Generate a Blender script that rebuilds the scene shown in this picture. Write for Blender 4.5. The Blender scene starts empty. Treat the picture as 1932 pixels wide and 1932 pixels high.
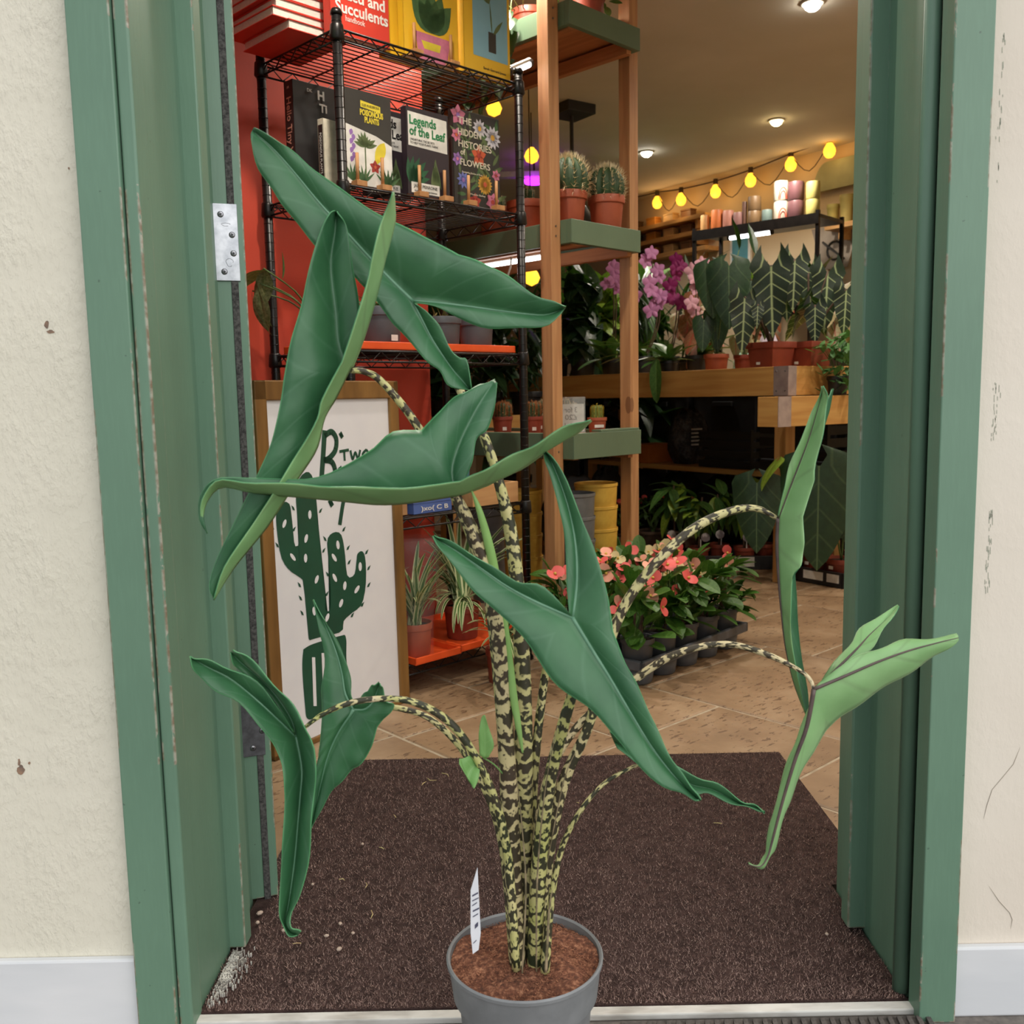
import bpy, bmesh, math, random
from mathutils import Vector, Matrix, Euler
random.seed(11)
SC = bpy.context.scene
COL = SC.collection
R = math.radians

# ---------------------------------------------------------------- camera
FPX, HALF = 1783.0, 966.0
CAM_H, CAM_D = 0.82, 1.16
cam_data = bpy.data.cameras.new('camera')
cam_data.sensor_width = 36.0
cam_data.lens = 36.0 * FPX / 1932.0
cam_data.clip_start = 0.05
cam_data.dof.use_dof = True
cam_data.dof.focus_distance = 1.55
cam_data.dof.aperture_fstop = 11.0
cam = bpy.data.objects.new('camera', cam_data)
COL.objects.link(cam)
CAM_M = Matrix.Rotation(R(83.0), 4, 'X') @ Matrix.Rotation(R(-1.1), 4, 'Z')
cam.matrix_world = Matrix.Translation((0, -CAM_D, CAM_H)) @ CAM_M
SC.camera = cam

# ---------------------------------------------------------------- light
SC.view_settings.view_transform = 'Standard'
SC.view_settings.look = 'None'
SC.view_settings.gamma = 1.0
SC.view_settings.exposure = 0.12
SC.view_settings.use_curve_mapping = False
SC.cycles.use_denoising = True
SC.cycles.max_bounces = 8
SC.cycles.sample_clamp_indirect = 6.0
W = bpy.data.worlds.new('overcast_sky')
SC.world = W
W.use_nodes = True
wn = W.node_tree.nodes['Background']
wn.inputs[0].default_value = (0.93, 0.97, 1.0, 1)
wn.inputs[1].default_value = 0.85
sd = bpy.data.lights.new('sun_through_cloud_offscreen', 'SUN')
sd.energy = 1.9
sd.angle = R(75)
sd.color = (1.0, 0.97, 0.92)
sun = bpy.data.objects.new('sun_through_cloud_offscreen', sd)
COL.objects.link(sun)
# light travels from above the street, right of the door, into the doorway
sun.rotation_euler = Vector((-0.62, 0.72, -0.62)).to_track_quat('-Z', 'Y').to_euler()

# ---------------------------------------------------------------- pixel helpers (photo survey -> places)
CAM_P = Vector((0, -CAM_D, CAM_H))
CAM_R = CAM_M.to_3x3()
def ray(px, py):
    return CAM_R @ Vector(((px - HALF) / FPX, -(py - HALF) / FPX, -1.0))
def on_plane(px, py, p, n):
    r = ray(px, py); n = Vector(n)
    return CAM_P + r * ((Vector(p) - CAM_P).dot(n) / r.dot(n))
def at(px, py, D):                      # D = distance in front of the camera along the street-to-shop axis
    return on_plane(px, py, (0, D - CAM_D, 0), (0, 1, 0))
def on_z(px, py, z=0.0):
    return on_plane(px, py, (0, 0, z), (0, 0, 1))

# ---------------------------------------------------------------- materials
def lin(c):
    out = []
    for v in c[:3]:
        v = v / 255.0
        out.append(v / 12.92 if v <= 0.04045 else ((v + 0.055) / 1.055) ** 2.4)
    return (*out, 1.0)
MATS = {}
def new_mat(name):
    m = bpy.data.materials.new(name); m.use_nodes = True
    nt = m.node_tree
    return m, nt, nt.nodes['Principled BSDF']
def N(nt, t, **kw):
    n = nt.nodes.new(t)
    for k, v in kw.items():
        if k.startswith('i_'):
            n.inputs[int(k[2:])].default_value = v
        else:
            setattr(n, k, v)
    return n
def ramp(nt, fac, stops):
    r = N(nt, 'ShaderNodeValToRGB')
    e = r.color_ramp.elements
    while len(e) < len(stops): e.new(0.5)
    for el, (p, c) in zip(e, stops):
        el.position = p; el.color = c
    if fac is not None: nt.links.new(fac, r.inputs[0])
    return r
def mixc(nt, fac, a, b, mode='MIX'):
    m = N(nt, 'ShaderNodeMix', data_type='RGBA', blend_type=mode)
    for sock, v in ((m.inputs[0], fac), (m.inputs[6], a), (m.inputs[7], b)):
        if hasattr(v, 'is_linked'): nt.links.new(v, sock)
        else: sock.default_value = v
    return m.outputs[2]
def mth(nt, op, a, b=None, c=None, clamp=False):
    m = N(nt, 'ShaderNodeMath', operation=op, use_clamp=clamp)
    for s, v in zip(m.inputs, (a, b, c)):
        if v is None: continue
        if hasattr(v, 'is_linked'): nt.links.new(v, s)
        else: s.default_value = v
    return m.outputs[0]
def coords(nt, kind='Object', scale=(1, 1, 1), rot=(0, 0, 0)):
    tc = N(nt, 'ShaderNodeTexCoord')
    mp = N(nt, 'ShaderNodeMapping')
    mp.inputs['Scale'].default_value = scale
    mp.inputs['Rotation'].default_value = rot
    nt.links.new(tc.outputs[kind], mp.inputs[0])
    return mp.outputs[0]
def noise(nt, vec, scale, detail=3.0, rough=0.55):
    n = N(nt, 'ShaderNodeTexNoise')
    n.inputs['Scale'].default_value = scale
    n.inputs['Detail'].default_value = detail
    n.inputs['Roughness'].default_value = rough
    nt.links.new(vec, n.inputs['Vector'])
    return n.outputs['Fac']
def bump(nt, bsdf, h, strength=0.3, dist=0.002):
    b = N(nt, 'ShaderNodeBump')
    b.inputs['Strength'].default_value = strength
    b.inputs['Distance'].default_value = dist
    nt.links.new(h, b.inputs['Height'])
    nt.links.new(b.outputs[0], bsdf.inputs['Normal'])
def pm(name, c1, c2=None, scale=12.0, rough=0.6, stretch=(1, 1, 1), bmp=0.0, bscale=60.0, bdist=0.002, metal=0.0, spec=0.5, emit=None, es=0.0, trans=0.0, lo=0.35, hi=0.65, coat=0.0, detail=3.0, alpha=1.0):
    """plain procedural material: two tones mottled by noise, optional fine relief"""
    if name in MATS: return MATS[name]
    m, nt, b = new_mat(name)
    v = coords(nt, 'Object', stretch)
    f = noise(nt, v, scale, detail)
    r = ramp(nt, f, [(lo, lin(c1)), (hi, lin(c2 or [max(0, x * 0.88) for x in c1]))])
    nt.links.new(r.outputs[0], b.inputs['Base Color'])
    b.inputs['Roughness'].default_value = rough
    b.inputs['Metallic'].default_value = metal
    b.inputs['Specular IOR Level'].default_value = spec
    b.inputs['Transmission Weight'].default_value = trans
    b.inputs['Coat Weight'].default_value = coat
    b.inputs['Alpha'].default_value = alpha
    if emit:
        b.inputs['Emission Color'].default_value = lin(emit)
        b.inputs['Emission Strength'].default_value = es
    if bmp:
        bump(nt, b, noise(nt, v, bscale, 4.0), bmp, bdist)
    MATS[name] = m
    return m
def wood(name, c1, c2, axis=2, scale=14.0, rough=0.6, knots=True):
    if name in MATS: return MATS[name]
    m, nt, b = new_mat(name)
    s = [1.0, 1.0, 1.0]; s[axis] = 0.07
    v = coords(nt, 'Object', s)
    n1 = noise(nt, v, scale, 4.0)
    n2 = noise(nt, v, scale * 5, 3.0)
    w = mth(nt, 'SINE', mth(nt, 'MULTIPLY', n1, 34.0))
    f = mth(nt, 'MULTIPLY_ADD', w, 0.22, mth(nt, 'MULTIPLY_ADD', n2, 0.5, 0.2))
    r = ramp(nt, f, [(0.15, lin(c1)), (0.85, lin(c2))])
    col = r.outputs[0]
    if knots:
        vk = coords(nt, 'Object', [x if i != axis else 0.45 for i, x in enumerate((1, 1, 1))])
        vo = N(nt, 'ShaderNodeTexVoronoi'); vo.inputs['Scale'].default_value = 5.0
        nt.links.new(vk, vo.inputs['Vector'])
        k = mth(nt, 'LESS_THAN', vo.outputs['Distance'], 0.075)
        col = mixc(nt, mth(nt, 'MULTIPLY', k, 0.6), col, lin((95, 52, 30)))
    nt.links.new(col, b.inputs['Base Color'])
    b.inputs['Roughness'].default_value = rough
    bump(nt, b, n2, 0.12, 0.001)
    MATS[name] = m
    return m
def emitter(name, c, s):
    if name in MATS: return MATS[name]
    m, nt, b = new_mat(name)
    b.inputs['Base Color'].default_value = lin(c)
    b.inputs['Emission Color'].default_value = lin(c)
    b.inputs['Emission Strength'].default_value = s
    MATS[name] = m
    return m

# ---------------------------------------------------------------- mesh builder
class MB:
    def __init__(s): s.v = []; s.f = []; s.uv = []; s.mi = []
    def add(s, vs, fs, uvs=None, mi=0):
        o = len(s.v); s.v += [tuple(p) for p in vs]
        for k, f in enumerate(fs):
            s.f.append([i + o for i in f]); s.mi.append(mi)
            s.uv.append([uvs[i] for i in f] if uvs else [(0, 0)] * len(f))
        return s
    def box(s, a, b, m=None, mi=0):
        (x0, y0, z0), (x1, y1, z1) = a, b
        vs = [Vector(p) for p in ((x0, y0, z0), (x1, y0, z0), (x1, y1, z0), (x0, y1, z0), (x0, y0, z1), (x1, y0, z1), (x1, y1, z1), (x0, y1, z1))]
        if m: vs = [m @ p for p in vs]
        return s.add(vs, [(3, 2, 1, 0), (4, 5, 6, 7), (0, 1, 5, 4), (1, 2, 6, 5), (2, 3, 7, 6), (3, 0, 4, 7)], mi=mi)
    def tube(s, pts, rads, n=8, caps=True, flat=1.0, mi=0):
        pts = [Vector(p) for p in pts]
        if not hasattr(rads, '__len__'): rads = [rads] * len(pts)
        vs = []; uv = []; up = None; L = 0.0
        for i, p in enumerate(pts):
            t = (pts[min(i + 1, len(pts) - 1)] - pts[max(i - 1, 0)])
            t = t.normalized() if t.length > 1e-9 else Vector((0, 0, 1))
            if up is None:
                up = t.cross(Vector((0, 1, 0.02)))
                if up.length < 0.1: up = t.cross(Vector((1, 0, 0)))
            up = (up - t * up.dot(t)).normalized()
            w = t.cross(up)
            if i: L += (p - pts[i - 1]).length
            for k in range(n + 1):
                a = 2 * math.pi * k / n
                vs.append(p + (up * math.cos(a) + w * (math.sin(a) * flat)) * rads[i]); uv.append((k / n, L))
        fs = []
        for i in range(len(pts) - 1):
            for k in range(n):
                a = i * (n + 1) + k
                fs.append((a, a + 1, a + n + 2, a + n + 1))
        if caps:
            fs.append(tuple(range(n - 1, -1, -1)))
            o = (len(pts) - 1) * (n + 1); fs.append(tuple(o + k for k in range(n)))
        return s.add(vs, fs, uv, mi)
    def lathe(s, prof, n=24, c=(0, 0, 0), m=None, mi=0):
        vs = []; uv = []; fs = []
        for r, z in prof:
            for k in range(n + 1):
                a = 2 * math.pi * k / n
                p = Vector((c[0] + r * math.cos(a), c[1] + r * math.sin(a), c[2] + z))
                vs.append(m @ p if m else p); uv.append((k / n, z))
        for i in range(len(prof) - 1):
            for k in range(n):
                a = i * (n + 1) + k
                fs.append((a, a + 1, a + n + 2, a + n + 1))
        if prof[0][0] > 1e-6: fs.append(tuple(range(n - 1, -1, -1)))
        if prof[-1][0] > 1e-6:
            o = (len(prof) - 1) * (n + 1); fs.append(tuple(o + k for k in range(n)))
        return s.add(vs, fs, uv, mi)
    def prism(s, poly, z0, z1, m=None, mi=0):
        n = len(poly)
        vs = [Vector((x, y, z0)) for x, y in poly] + [Vector((x, y, z1)) for x, y in poly]
        if m: vs = [m @ p for p in vs]
        return s.add(vs, [tuple(range(n - 1, -1, -1)), tuple(range(n, 2 * n))] + [(k, (k + 1) % n, n + (k + 1) % n, n + k) for k in range(n)], mi=mi)
    def mesh(s, name, mats, smooth=False):
        me = bpy.data.meshes.new(name)
        me.from_pydata(s.v, [], s.f)
        if not isinstance(mats, (list, tuple)): mats = [mats]
        for m in mats: me.materials.append(m)
        if any(s.mi): me.polygons.foreach_set('material_index', s.mi)
        uvl = me.uv_layers.new(name='uv')
        flat = [c for f in s.uv for p in f for c in p]
        uvl.data.foreach_set('uv', flat)
        if smooth is True: me.polygons.foreach_set('use_smooth', [True] * len(s.f))
        me.validate(); me.update()
        return me
    def build(s, name, mats, parent=None, smooth=False, bevel=0.0, solid=0.0, sub=0, auto=None, seg=2):
        o = obj(name, s.mesh(name, mats, smooth or bool(auto)), parent)
        if auto:
            try:
                o.data.set_sharp_from_angle(angle=R(auto))
            except Exception: pass
        if bevel:
            b = o.modifiers.new('bevel', 'BEVEL'); b.width = bevel; b.segments = seg; b.limit_method = 'ANGLE'
        return o
def obj(name, data, parent=None, loc=None, rot=None, scale=None):
    o = bpy.data.objects.new(name, data); COL.objects.link(o)
    if parent is not None: o.parent = parent
    if loc is not None: o.location = loc
    if rot is not None: o.rotation_euler = rot
    if scale is not None: o.scale = scale if hasattr(scale, '__len__') else (scale,) * 3
    return o
def tag(o, label=None, cat=None, group=None, kind=None):
    for k, v in (('label', label), ('category', cat), ('group', group), ('kind', kind)):
        if v: o[k] = v
    return o
def thing(name, label, cat, loc=(0, 0, 0), rz=0.0, group=None):
    o = obj(name, None, None, loc, (0, 0, rz)); o.empty_display_size = 0.05
    return tag(o, label, cat, group)
def copy_tree(o, parent=None):
    c = o.copy(); COL.objects.link(c)
    if parent is not None: c.parent = parent
    for ch in list(o.children): copy_tree(ch, c)
    return c
def struct(o): return tag(o, kind='structure')
def spl(pts, n):
    """Catmull-Rom resample of points (any dimension)"""
    P = [tuple(p) for p in pts]; m = len(P) - 1; out = []
    for i in range(n):
        t = i / (n - 1) * m; k = min(int(t), m - 1); f = t - k
        p0, p1, p2, p3 = P[max(k - 1, 0)], P[k], P[k + 1], P[min(k + 2, m)]
        out.append(tuple(0.5 * (2 * b + (c - a) * f + (2 * a - 5 * b + 4 * c - d) * f * f + (3 * b - a - 3 * c + d) * f ** 3) for a, b, c, d in zip(p0, p1, p2, p3)))
    return out
def text_mesh(txt, size, width=None, align='CENTER', bold=0.0, extrude=0.0006, shear=0.0, line=1.0):
    c = bpy.data.curves.new('t', 'FONT'); c.body = txt; c.size = size; c.align_x = align; c.align_y = 'CENTER'
    c.offset = bold; c.extrude = extrude; c.shear = shear; c.space_line = line; c.resolution_u = 3
    o = bpy.data.objects.new('t', c); COL.objects.link(o)
    dg = bpy.context.evaluated_depsgraph_get()
    me = bpy.data.meshes.new_from_object(o.evaluated_get(dg))
    bpy.data.objects.remove(o); bpy.data.curves.remove(c)
    if width:
        xs = [v.co.x for v in me.vertices]
        w = max(xs) - min(xs)
        if w > 1e-6:
            for v in me.vertices: v.co.x *= width / w
    return me
# ================================================================= the setting
def paint(name, c1, c2, chip=0.0, edge=(196, 178, 165), grain=0.25):
    m, nt, b = new_mat(name)
    v = coords(nt, 'Object', (1, 1, 0.12))
    vo = coords(nt, 'Object')
    f = noise(nt, vo, 3.0, 4.0)
    col = ramp(nt, f, [(0.3, lin(c1)), (0.7, lin(c2))]).outputs[0]
    g = noise(nt, v, 220.0, 2.0)
    col = mixc(nt, mth(nt, 'MULTIPLY', mth(nt, 'SUBTRACT', g, 0.45, clamp=True), 0.35), col, lin([min(255, x * 1.2 + 8) for x in c2]))
    if chip:
        bv = N(nt, 'ShaderNodeBevel', samples=4); bv.inputs['Radius'].default_value = 0.0035
        ge = N(nt, 'ShaderNodeNewGeometry')
        dp = N(nt, 'ShaderNodeVectorMath', operation='DOT_PRODUCT')
        nt.links.new(bv.outputs[0], dp.inputs[0]); nt.links.new(ge.outputs['True Normal'], dp.inputs[1])
        e = mth(nt, 'LESS_THAN', dp.outputs['Value'], 0.975)
        vc = coords(nt, 'Object', (1, 1, 0.35))
        ch = mth(nt, 'GREATER_THAN', noise(nt, vc, 38.0, 4.0, 0.7), 0.60 - 0.16 * chip)
        ch2 = mth(nt, 'GREATER_THAN', noise(nt, vo, 2.3, 1.0), 0.45)
        mask = mth(nt, 'MULTIPLY', mth(nt, 'MULTIPLY', e, ch), ch2)
        inner = ramp(nt, noise(nt, vo, 90.0), [(0.4, lin(edge)), (0.6, lin((140, 92, 70)))]).outputs[0]
        col = mixc(nt, mask, col, inner)
        sp = mth(nt, 'GREATER_THAN', noise(nt, vo, 120.0, 1.0), 0.8)
        col = mixc(nt, mth(nt, 'MULTIPLY', sp, 0.5), col, lin((60, 70, 62)))
    nt.links.new(col, b.inputs['Base Color'])
    b.inputs['Roughness'].default_value = 0.42
    bump(nt, b, g, grain, 0.0006)
    MATS[name] = m
    return m
GREEN = paint('frame_green', (106, 138, 116), (96, 127, 107), chip=1.0)
GREEN_IN = paint('frame_green_flat', (106, 138, 116), (96, 127, 107), chip=0.55)

GREEN_PL = paint('frame_green_plain', (106, 138, 116), (96, 127, 107))
def stucco(name, c1, c2, relief, stain):
    m, nt, b = new_mat(name)
    v = coords(nt, 'Object', (1, 1, 0.55)); vo = coords(nt, 'Object')
    col = ramp(nt, noise(nt, vo, 2.2, 3.0), [(0.3, lin(c1)), (0.7, lin(c2))]).outputs[0]
    st = mth(nt, 'GREATER_THAN', noise(nt, vo, 6.5, 5.0, 0.65), stain)
    st2 = mth(nt, 'MULTIPLY', st, mth(nt, 'GREATER_THAN', noise(nt, vo, 60.0, 3.0), 0.5))
    col = mixc(nt, mth(nt, 'MULTIPLY', st2, 0.5), col, lin((120, 105, 92)))
    nt.links.new(col, b.inputs['Base Color'])
    b.inputs['Roughness'].default_value = 0.75
    n1 = noise(nt, v, 130.0, 3.0, 0.6)
    rid = mth(nt, 'GREATER_THAN', n1, 0.56)
    patch = noise(nt, vo, 14.0, 2.0)
    h = mth(nt, 'MULTIPLY', mth(nt, 'MULTIPLY_ADD', rid, 0.6, mth(nt, 'MULTIPLY', n1, 0.8)), mth(nt, 'SUBTRACT', patch, 0.2, clamp=True))
    bump(nt, b, h, relief, 0.007)
    MATS[name] = m
    return m
CREAM_L = stucco('cream_render', (222, 216, 200), (212, 207, 190), 1.0, 0.74)
CREAM_R = stucco('cream_render_smooth', (226, 217, 204), (218, 207, 193), 0.25, 0.7)
PLINTH = pm('plinth_white', (224, 224, 226), (206, 208, 212), 9.0, 0.5, stretch=(0.3, 1, 1), bmp=0.2, bscale=50)

# street front wall: two piers and a lintel round the doorway
wl = struct(MB().box((-3.2, 0.0, 0.0), (-0.5, 0.16, 2.9)).build('wall_left', CREAM_L))
wr = struct(MB().box((0.563, 0.0, 0.0), (3.6, 0.16, 2.9)).build('wall_right', CREAM_R))
wt = struct(MB().box((-0.5, 0.02, 2.08), (0.563, 0.16, 2.9)).build('wall_above_door', CREAM_L))
struct(MB().box((-3.2, -0.012, 0.0), (-0.499, 0.0, 0.103)).build('baseboard_left', PLINTH, bevel=0.003))
struct(MB().box((0.563, -0.012, 0.0), (3.6, 0.0, 0.097)).build('baseboard_right', PLINTH, bevel=0.003))
CRACK = pm('crack_dark', (158, 148, 136), (176, 166, 152), 30, 0.9)
for pts in (((1925, 1410), (1912, 1442), (1893, 1465), (1872, 1490), (1862, 1520), (1856, 1545)), ((1866, 1672), (1885, 1700), (1905, 1722), (1910, 1735), (1907, 1752))):
    w = [on_plane(x, y, (0, -0.0004, 0), (0, 1, 0)) for x, y in pts]
    MB().tube(w, [0.0001] + [0.00038] * (len(w) - 2) + [0.0001], 5).build('crack', CRACK, wr)

SCUFF = pm('scuff_mark', (150, 156, 140), (176, 176, 160), 60, 0.9); rs = random.Random(9); mb = MB()
for cx, y0, y1, n_ in ((1893, 60, 340, 26), (1880, 720, 840, 26), (1868, 960, 1110, 34)):
    for k in range(n_):
        y = rs.uniform(y0, y1); x = cx + rs.gauss(0, 3) - (y - y0) * 0.05; l = rs.uniform(4, 14)
        pp = [on_plane(a_, b2, (0, -0.0003, 0), (0, 1, 0)) for a_, b2 in ((x, y), (x + 1.1, y), (x + 1.6 - .05 * l, y + l), (x + .4 - .05 * l, y + l))]
        mb.add(pp, [(0, 1, 2, 3), (3, 2, 1, 0)])
tag(mb.build('scuff_marks', SCUFF, wr), kind='stuff')
CHIP = pm('plaster_chip', (150, 120, 98), (112, 96, 86), 120, 0.9)
for cx, cy, rx_, ry_ in ((88, 612, 5, 9), (95, 626, 9, 4), (40, 1452, 8, 11), (36, 1438, 3, 8), (130, 318, 2, 3), (55, 1440, 3, 3)):
    pp = []
    for k in range(11):
        t = k * 2 * math.pi / 11; s_ = rs.uniform(.6, 1.15); pp.append(on_plane(cx + rx_ * s_ * math.cos(t), cy + ry_ * s_ * math.sin(t), (0, -0.0005, 0), (0, 1, 0)))
    MB().add(pp, [tuple(range(11)), tuple(range(10, -1, -1))]).build('plaster_chip', CHIP, wl)

# left side of the door frame
ZT = 2.08
t1 = struct(MB().box((-0.4985, 0.003, 0.0), (-0.436, 0.30, ZT)).build('trim_1', GREEN_IN, bevel=0.002))
MB().box((-0.4985, -0.022, 0.0), (-0.4475, 0.004, ZT + 0.05)).build('architrave', GREEN, t1, bevel=0.002)
MB().box((-0.4462, -0.017, 0.0), (-0.4285, 0.02, ZT)).build('moulding', GREEN, t1, bevel=0.003, seg=3)
MB().box((-0.4362, 0.018, 0.0), (-0.4318, 0.16, ZT)).build('reveal_board', GREEN, t1, bevel=0.0015)
MB().box((-0.440, 0.158, 0.012), (-0.4085, 0.19, ZT)).build('door_stop', GREEN, t1, bevel=0.0025)
# right side
t2 = struct(MB().box((0.519, 0.03, 0.0), (0.60, 0.30, ZT)).build('trim_2', GREEN_IN, bevel=0.002))
MB().box((0.5165, -0.022, 0.0), (0.5635, 0.012, ZT + 0.05)).build('architrave', GREEN_IN, t2, bevel=0.0015)
MB().tube([(0.5135, 0.031, 0.012), (0.5135, 0.031, ZT)], 0.0105, 16).build('moulding', GREEN_PL, t2, smooth=True)
MB().box((0.493, 0.175, 0.014), (0.522, 0.205, ZT)).build('door_stop', GREEN, t2, bevel=0.003)
t3 = struct(MB().box((-0.52, 0.0, ZT - 0.03), (0.60, 0.30, ZT + 0.0)).build('trim_3', GREEN_IN))
MB().box((-0.4985, -0.022, ZT), (0.5635, 0.004, ZT + 0.05)).build('architrave', GREEN, t3, bevel=0.002)
# pale threshold bar
BAR = pm('threshold_bar', (205, 203, 198), (150, 145, 138), 40, 0.5, stretch=(0.3, 1, 1), bmp=0.3, bscale=80, lo=0.45, hi=0.75)
struct(MB().box((-0.432, -0.006, 0.0), (0.519, 0.012, 0.009)).build('trim_4', BAR, bevel=0.002))
DUST = pm('grit_white', (215, 212, 205), (150, 145, 138), 50, 0.9)
mb = MB(); rr = random.Random(4)
for k in range(420):
    x = -0.425 + abs(rr.gauss(0, 0.012)); y = 0.10 + rr.gauss(0, 0.035); s = rr.uniform(0.0004, 0.001)
    if -0.43 < x and 0.02 < y < 0.156: mb.box((x - s, y - s, 0.010), (x + s, y + s, 0.0145 + s))
tag(mb.build('grit', DUST), 'white gritty dust on the brown mat at the foot of the door frame', 'grit', kind='stuff')

# open door: only its hinge edge faces the street
A = Vector((-0.439, 0.293, 0)); B = Vector((-0.396, 0.308, 0))
du = (B - A).normalized(); ang = math.atan2(du.y, du.x)
door = obj('door_1', None, None, A, (0, 0, ang)); struct(door)
TH = (B - A).length
MB().box((0, 0, 0.012), (TH, 0.80, 2.0)).build('door_leaf', GREEN, door, bevel=0.002)
SEAL = pm('seal_pile', (92, 90, 88), (52, 50, 50), 260, 0.95, bmp=0.6, bscale=300)
for z0, z1 in ((0.006, 0.27), (0.33, 1.0), (1.085, 1.98)):
    MB().box((TH * 0.50, -0.0022, z0), (TH * 0.73, 0.004, z1)).build('smoke_seal', SEAL, door, bevel=0.0012)
STEEL = pm('hinge_steel', (190, 192, 198), (160, 163, 170), 60, 0.32, metal=0.75, bmp=0.1)
STEEL_D = pm('hinge_steel_dark', (110, 110, 116), (85, 84, 88), 60, 0.45, metal=0.6)
SCREW = pm('screw_steel', (150, 150, 155), (120, 120, 125), 80, 0.3, metal=0.9)
BLACKP = pm('black_paint', (26, 26, 28), (20, 20, 22), 30, 0.5)
def hinge(z0, z1, m, scr):
    h = MB().box((-0.0005, -0.0032, z0), (TH * 0.80, 0.002, z1)).build('hinge', m, door, bevel=0.0008)
    for fx, fz in scr:
        x = TH * fx; z = z0 + (z1 - z0) * fz
        rot = Matrix.Translation((x, -0.0032, z)) @ Matrix.Rotation(R(90), 4, 'X')
        MB().lathe([(0.0046, -0.0005), (0.0046, 0.0006), (0.0036, 0.0012), (0.0, 0.0012)], 16, m=rot).build('screw', SCREW, h, smooth=True)
        q = MB()
        for a in (0, 90): q.box((-0.0022, -0.0006, 0.0011), (0.0022, 0.0006, 0.0016), rot @ Matrix.Rotation(R(a + 20), 4, 'Z'))
        q.build('screw_slot', BLACKP, h)
    return h
h1 = hinge(1.000, 1.113, STEEL, ((0.27, 0.86), (0.60, 0.6), (0.62, 0.36), (0.30, 0.12)))
for p, s in (((0.42, 0.73), (0.006, 0.0022)), ((0.48, 0.24), (0.005, 0.006))):
    c = MB().tube([(TH * p[0] + s[0] * math.cos(a) * (1 + 0.2 * math.sin(3 * a)), -0.0034, 1.0 + 0.113 * p[1] + s[1] * math.sin(a)) for a in [k * 0.42 for k in range(14)]], 0.00022, 4).build('stamped_mark', BLACKP, h1)
hinge(0.255, 0.345, STEEL_D, ((0.35, 0.95), (0.68, 0.7), (0.72, 0.45), (0.38, 0.15)))

# ground outside, shop floor slab, mat
STREET = pm('street_paving', (120, 112, 105), (96, 90, 85), 60, 0.9, bmp=0.5, bscale=120)
struct(MB().box((-14, -26, -0.06), (14, -0.006, 0.0)).build('ground_outside', STREET))
RIB = pm('scraper_rib', (96, 90, 86), (60, 56, 54), 90, 0.9, bmp=0.5, bscale=200)
sm = tag(obj('scraper_mat', None), 'grey ribbed outdoor scraper mat before the threshold bar', 'mat')
MB().box((0.13, -0.32, 0.0), (0.515, -0.012, 0.004)).build('backing', RIB, sm)
rr = random.Random(5); x = 0.14; one = MB().box((-0.003, 0, 0), (0.003, 0.30, 0.006)).mesh('rib', RIB)
while x < 0.505:
    obj('rib', one, sm, (x, -0.318, 0.003), (0, 0, R(-5))); x += 0.0125

FLOORB = pm('grout', (182, 168, 146), (160, 145, 124), 30, 0.9)
flo = struct(MB().box((-3.2, 0.012, -0.06), (3.6, 8.6, -0.003)).build('floor', FLOORB))
def stone():
    m, nt, b = new_mat('travertine')
    vo = coords(nt, 'Object')
    oi = N(nt, 'ShaderNodeObjectInfo')
    add = N(nt, 'ShaderNodeVectorMath', operation='ADD'); nt.links.new(vo, add.inputs[0])
    sc_ = N(nt, 'ShaderNodeVectorMath', operation='SCALE'); sc_.inputs['Scale'].default_value = 19.0
    cx = N(nt, 'ShaderNodeCombineXYZ'); nt.links.new(oi.outputs['Random'], cx.inputs[0]); nt.links.new(oi.outputs['Random'], cx.inputs[1])
    nt.links.new(cx.outputs[0], sc_.inputs[0]); nt.links.new(sc_.outputs[0], add.inputs[1])
    v = add.outputs[0]
    c = ramp(nt, noise(nt, v, 5.0, 6.0, 0.6), [(0.25, lin((124, 98, 72))), (0.5, lin((152, 124, 94))), (0.75, lin((176, 150, 120)))]).outputs[0]
    mp = N(nt, 'ShaderNodeMapping'); mp.inputs['Scale'].default_value = (0.35, 1, 1); nt.links.new(v, mp.inputs[0])
    pits = noise(nt, mp.outputs[0], 80.0, 4.0, 0.6)
    pit = mth(nt, 'MULTIPLY', mth(nt, 'GREATER_THAN', pits, 0.59), mth(nt, 'GREATER_THAN', noise(nt, v, 7.0, 2.0), 0.44))
    c = mixc(nt, mth(nt, 'MULTIPLY', pit, 0.75), c, lin((92, 66, 46)))
    c = mixc(nt, mth(nt, 'MULTIPLY', oi.outputs['Random'], 0.18), c, lin((112, 90, 68)))
    nt.links.new(c, b.inputs['Base Color']); b.inputs['Roughness'].default_value = 0.5
    bump(nt, b, mth(nt, 'SUBTRACT', noise(nt, v, 18.0), mth(nt, 'MULTIPLY', pit, 0.6)), 0.3, 0.004)
    return m
STONE = stone()
TA = R(42.0); tu = Vector((math.cos(TA), math.sin(TA), 0)); tv = Vector((-math.sin(TA), math.cos(TA), 0))
rr = random.Random(21)
cols = [-0.62, -0.10, 0.50, 0.87, 1.232, 1.83, 2.44, 2.84, 3.44, 4.04]
cache = {}
def tile_mesh(w, l):
    k = (round(w, 3), round(l, 3))
    if k not in cache:
        g = 0.004
        a = [(-w / 2 + g, -l / 2 + g), (w / 2 - g, -l / 2 + g), (w / 2 - g, l / 2 - g), (-w / 2 + g, l / 2 - g)]
        b_ = 0.004
        t = [(x - math.copysign(b_, x), y - math.copysign(b_, y)) for x, y in a]
        vs = [(x, y, -0.006) for x, y in a] + [(x, y, -0.0025) for x, y in a] + [(x, y, 0.0) for x, y in t]
        fs = [(8, 9, 10, 11)] + [(i + k2, (i + 1) % 4 + k2, (i + 1) % 4 + k2 + 4, i + k2 + 4) for k2 in (0, 4) for i in range(4)]
        cache[k] = MB().add(vs, fs).mesh('tile', STONE)
    return cache[k]
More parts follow.
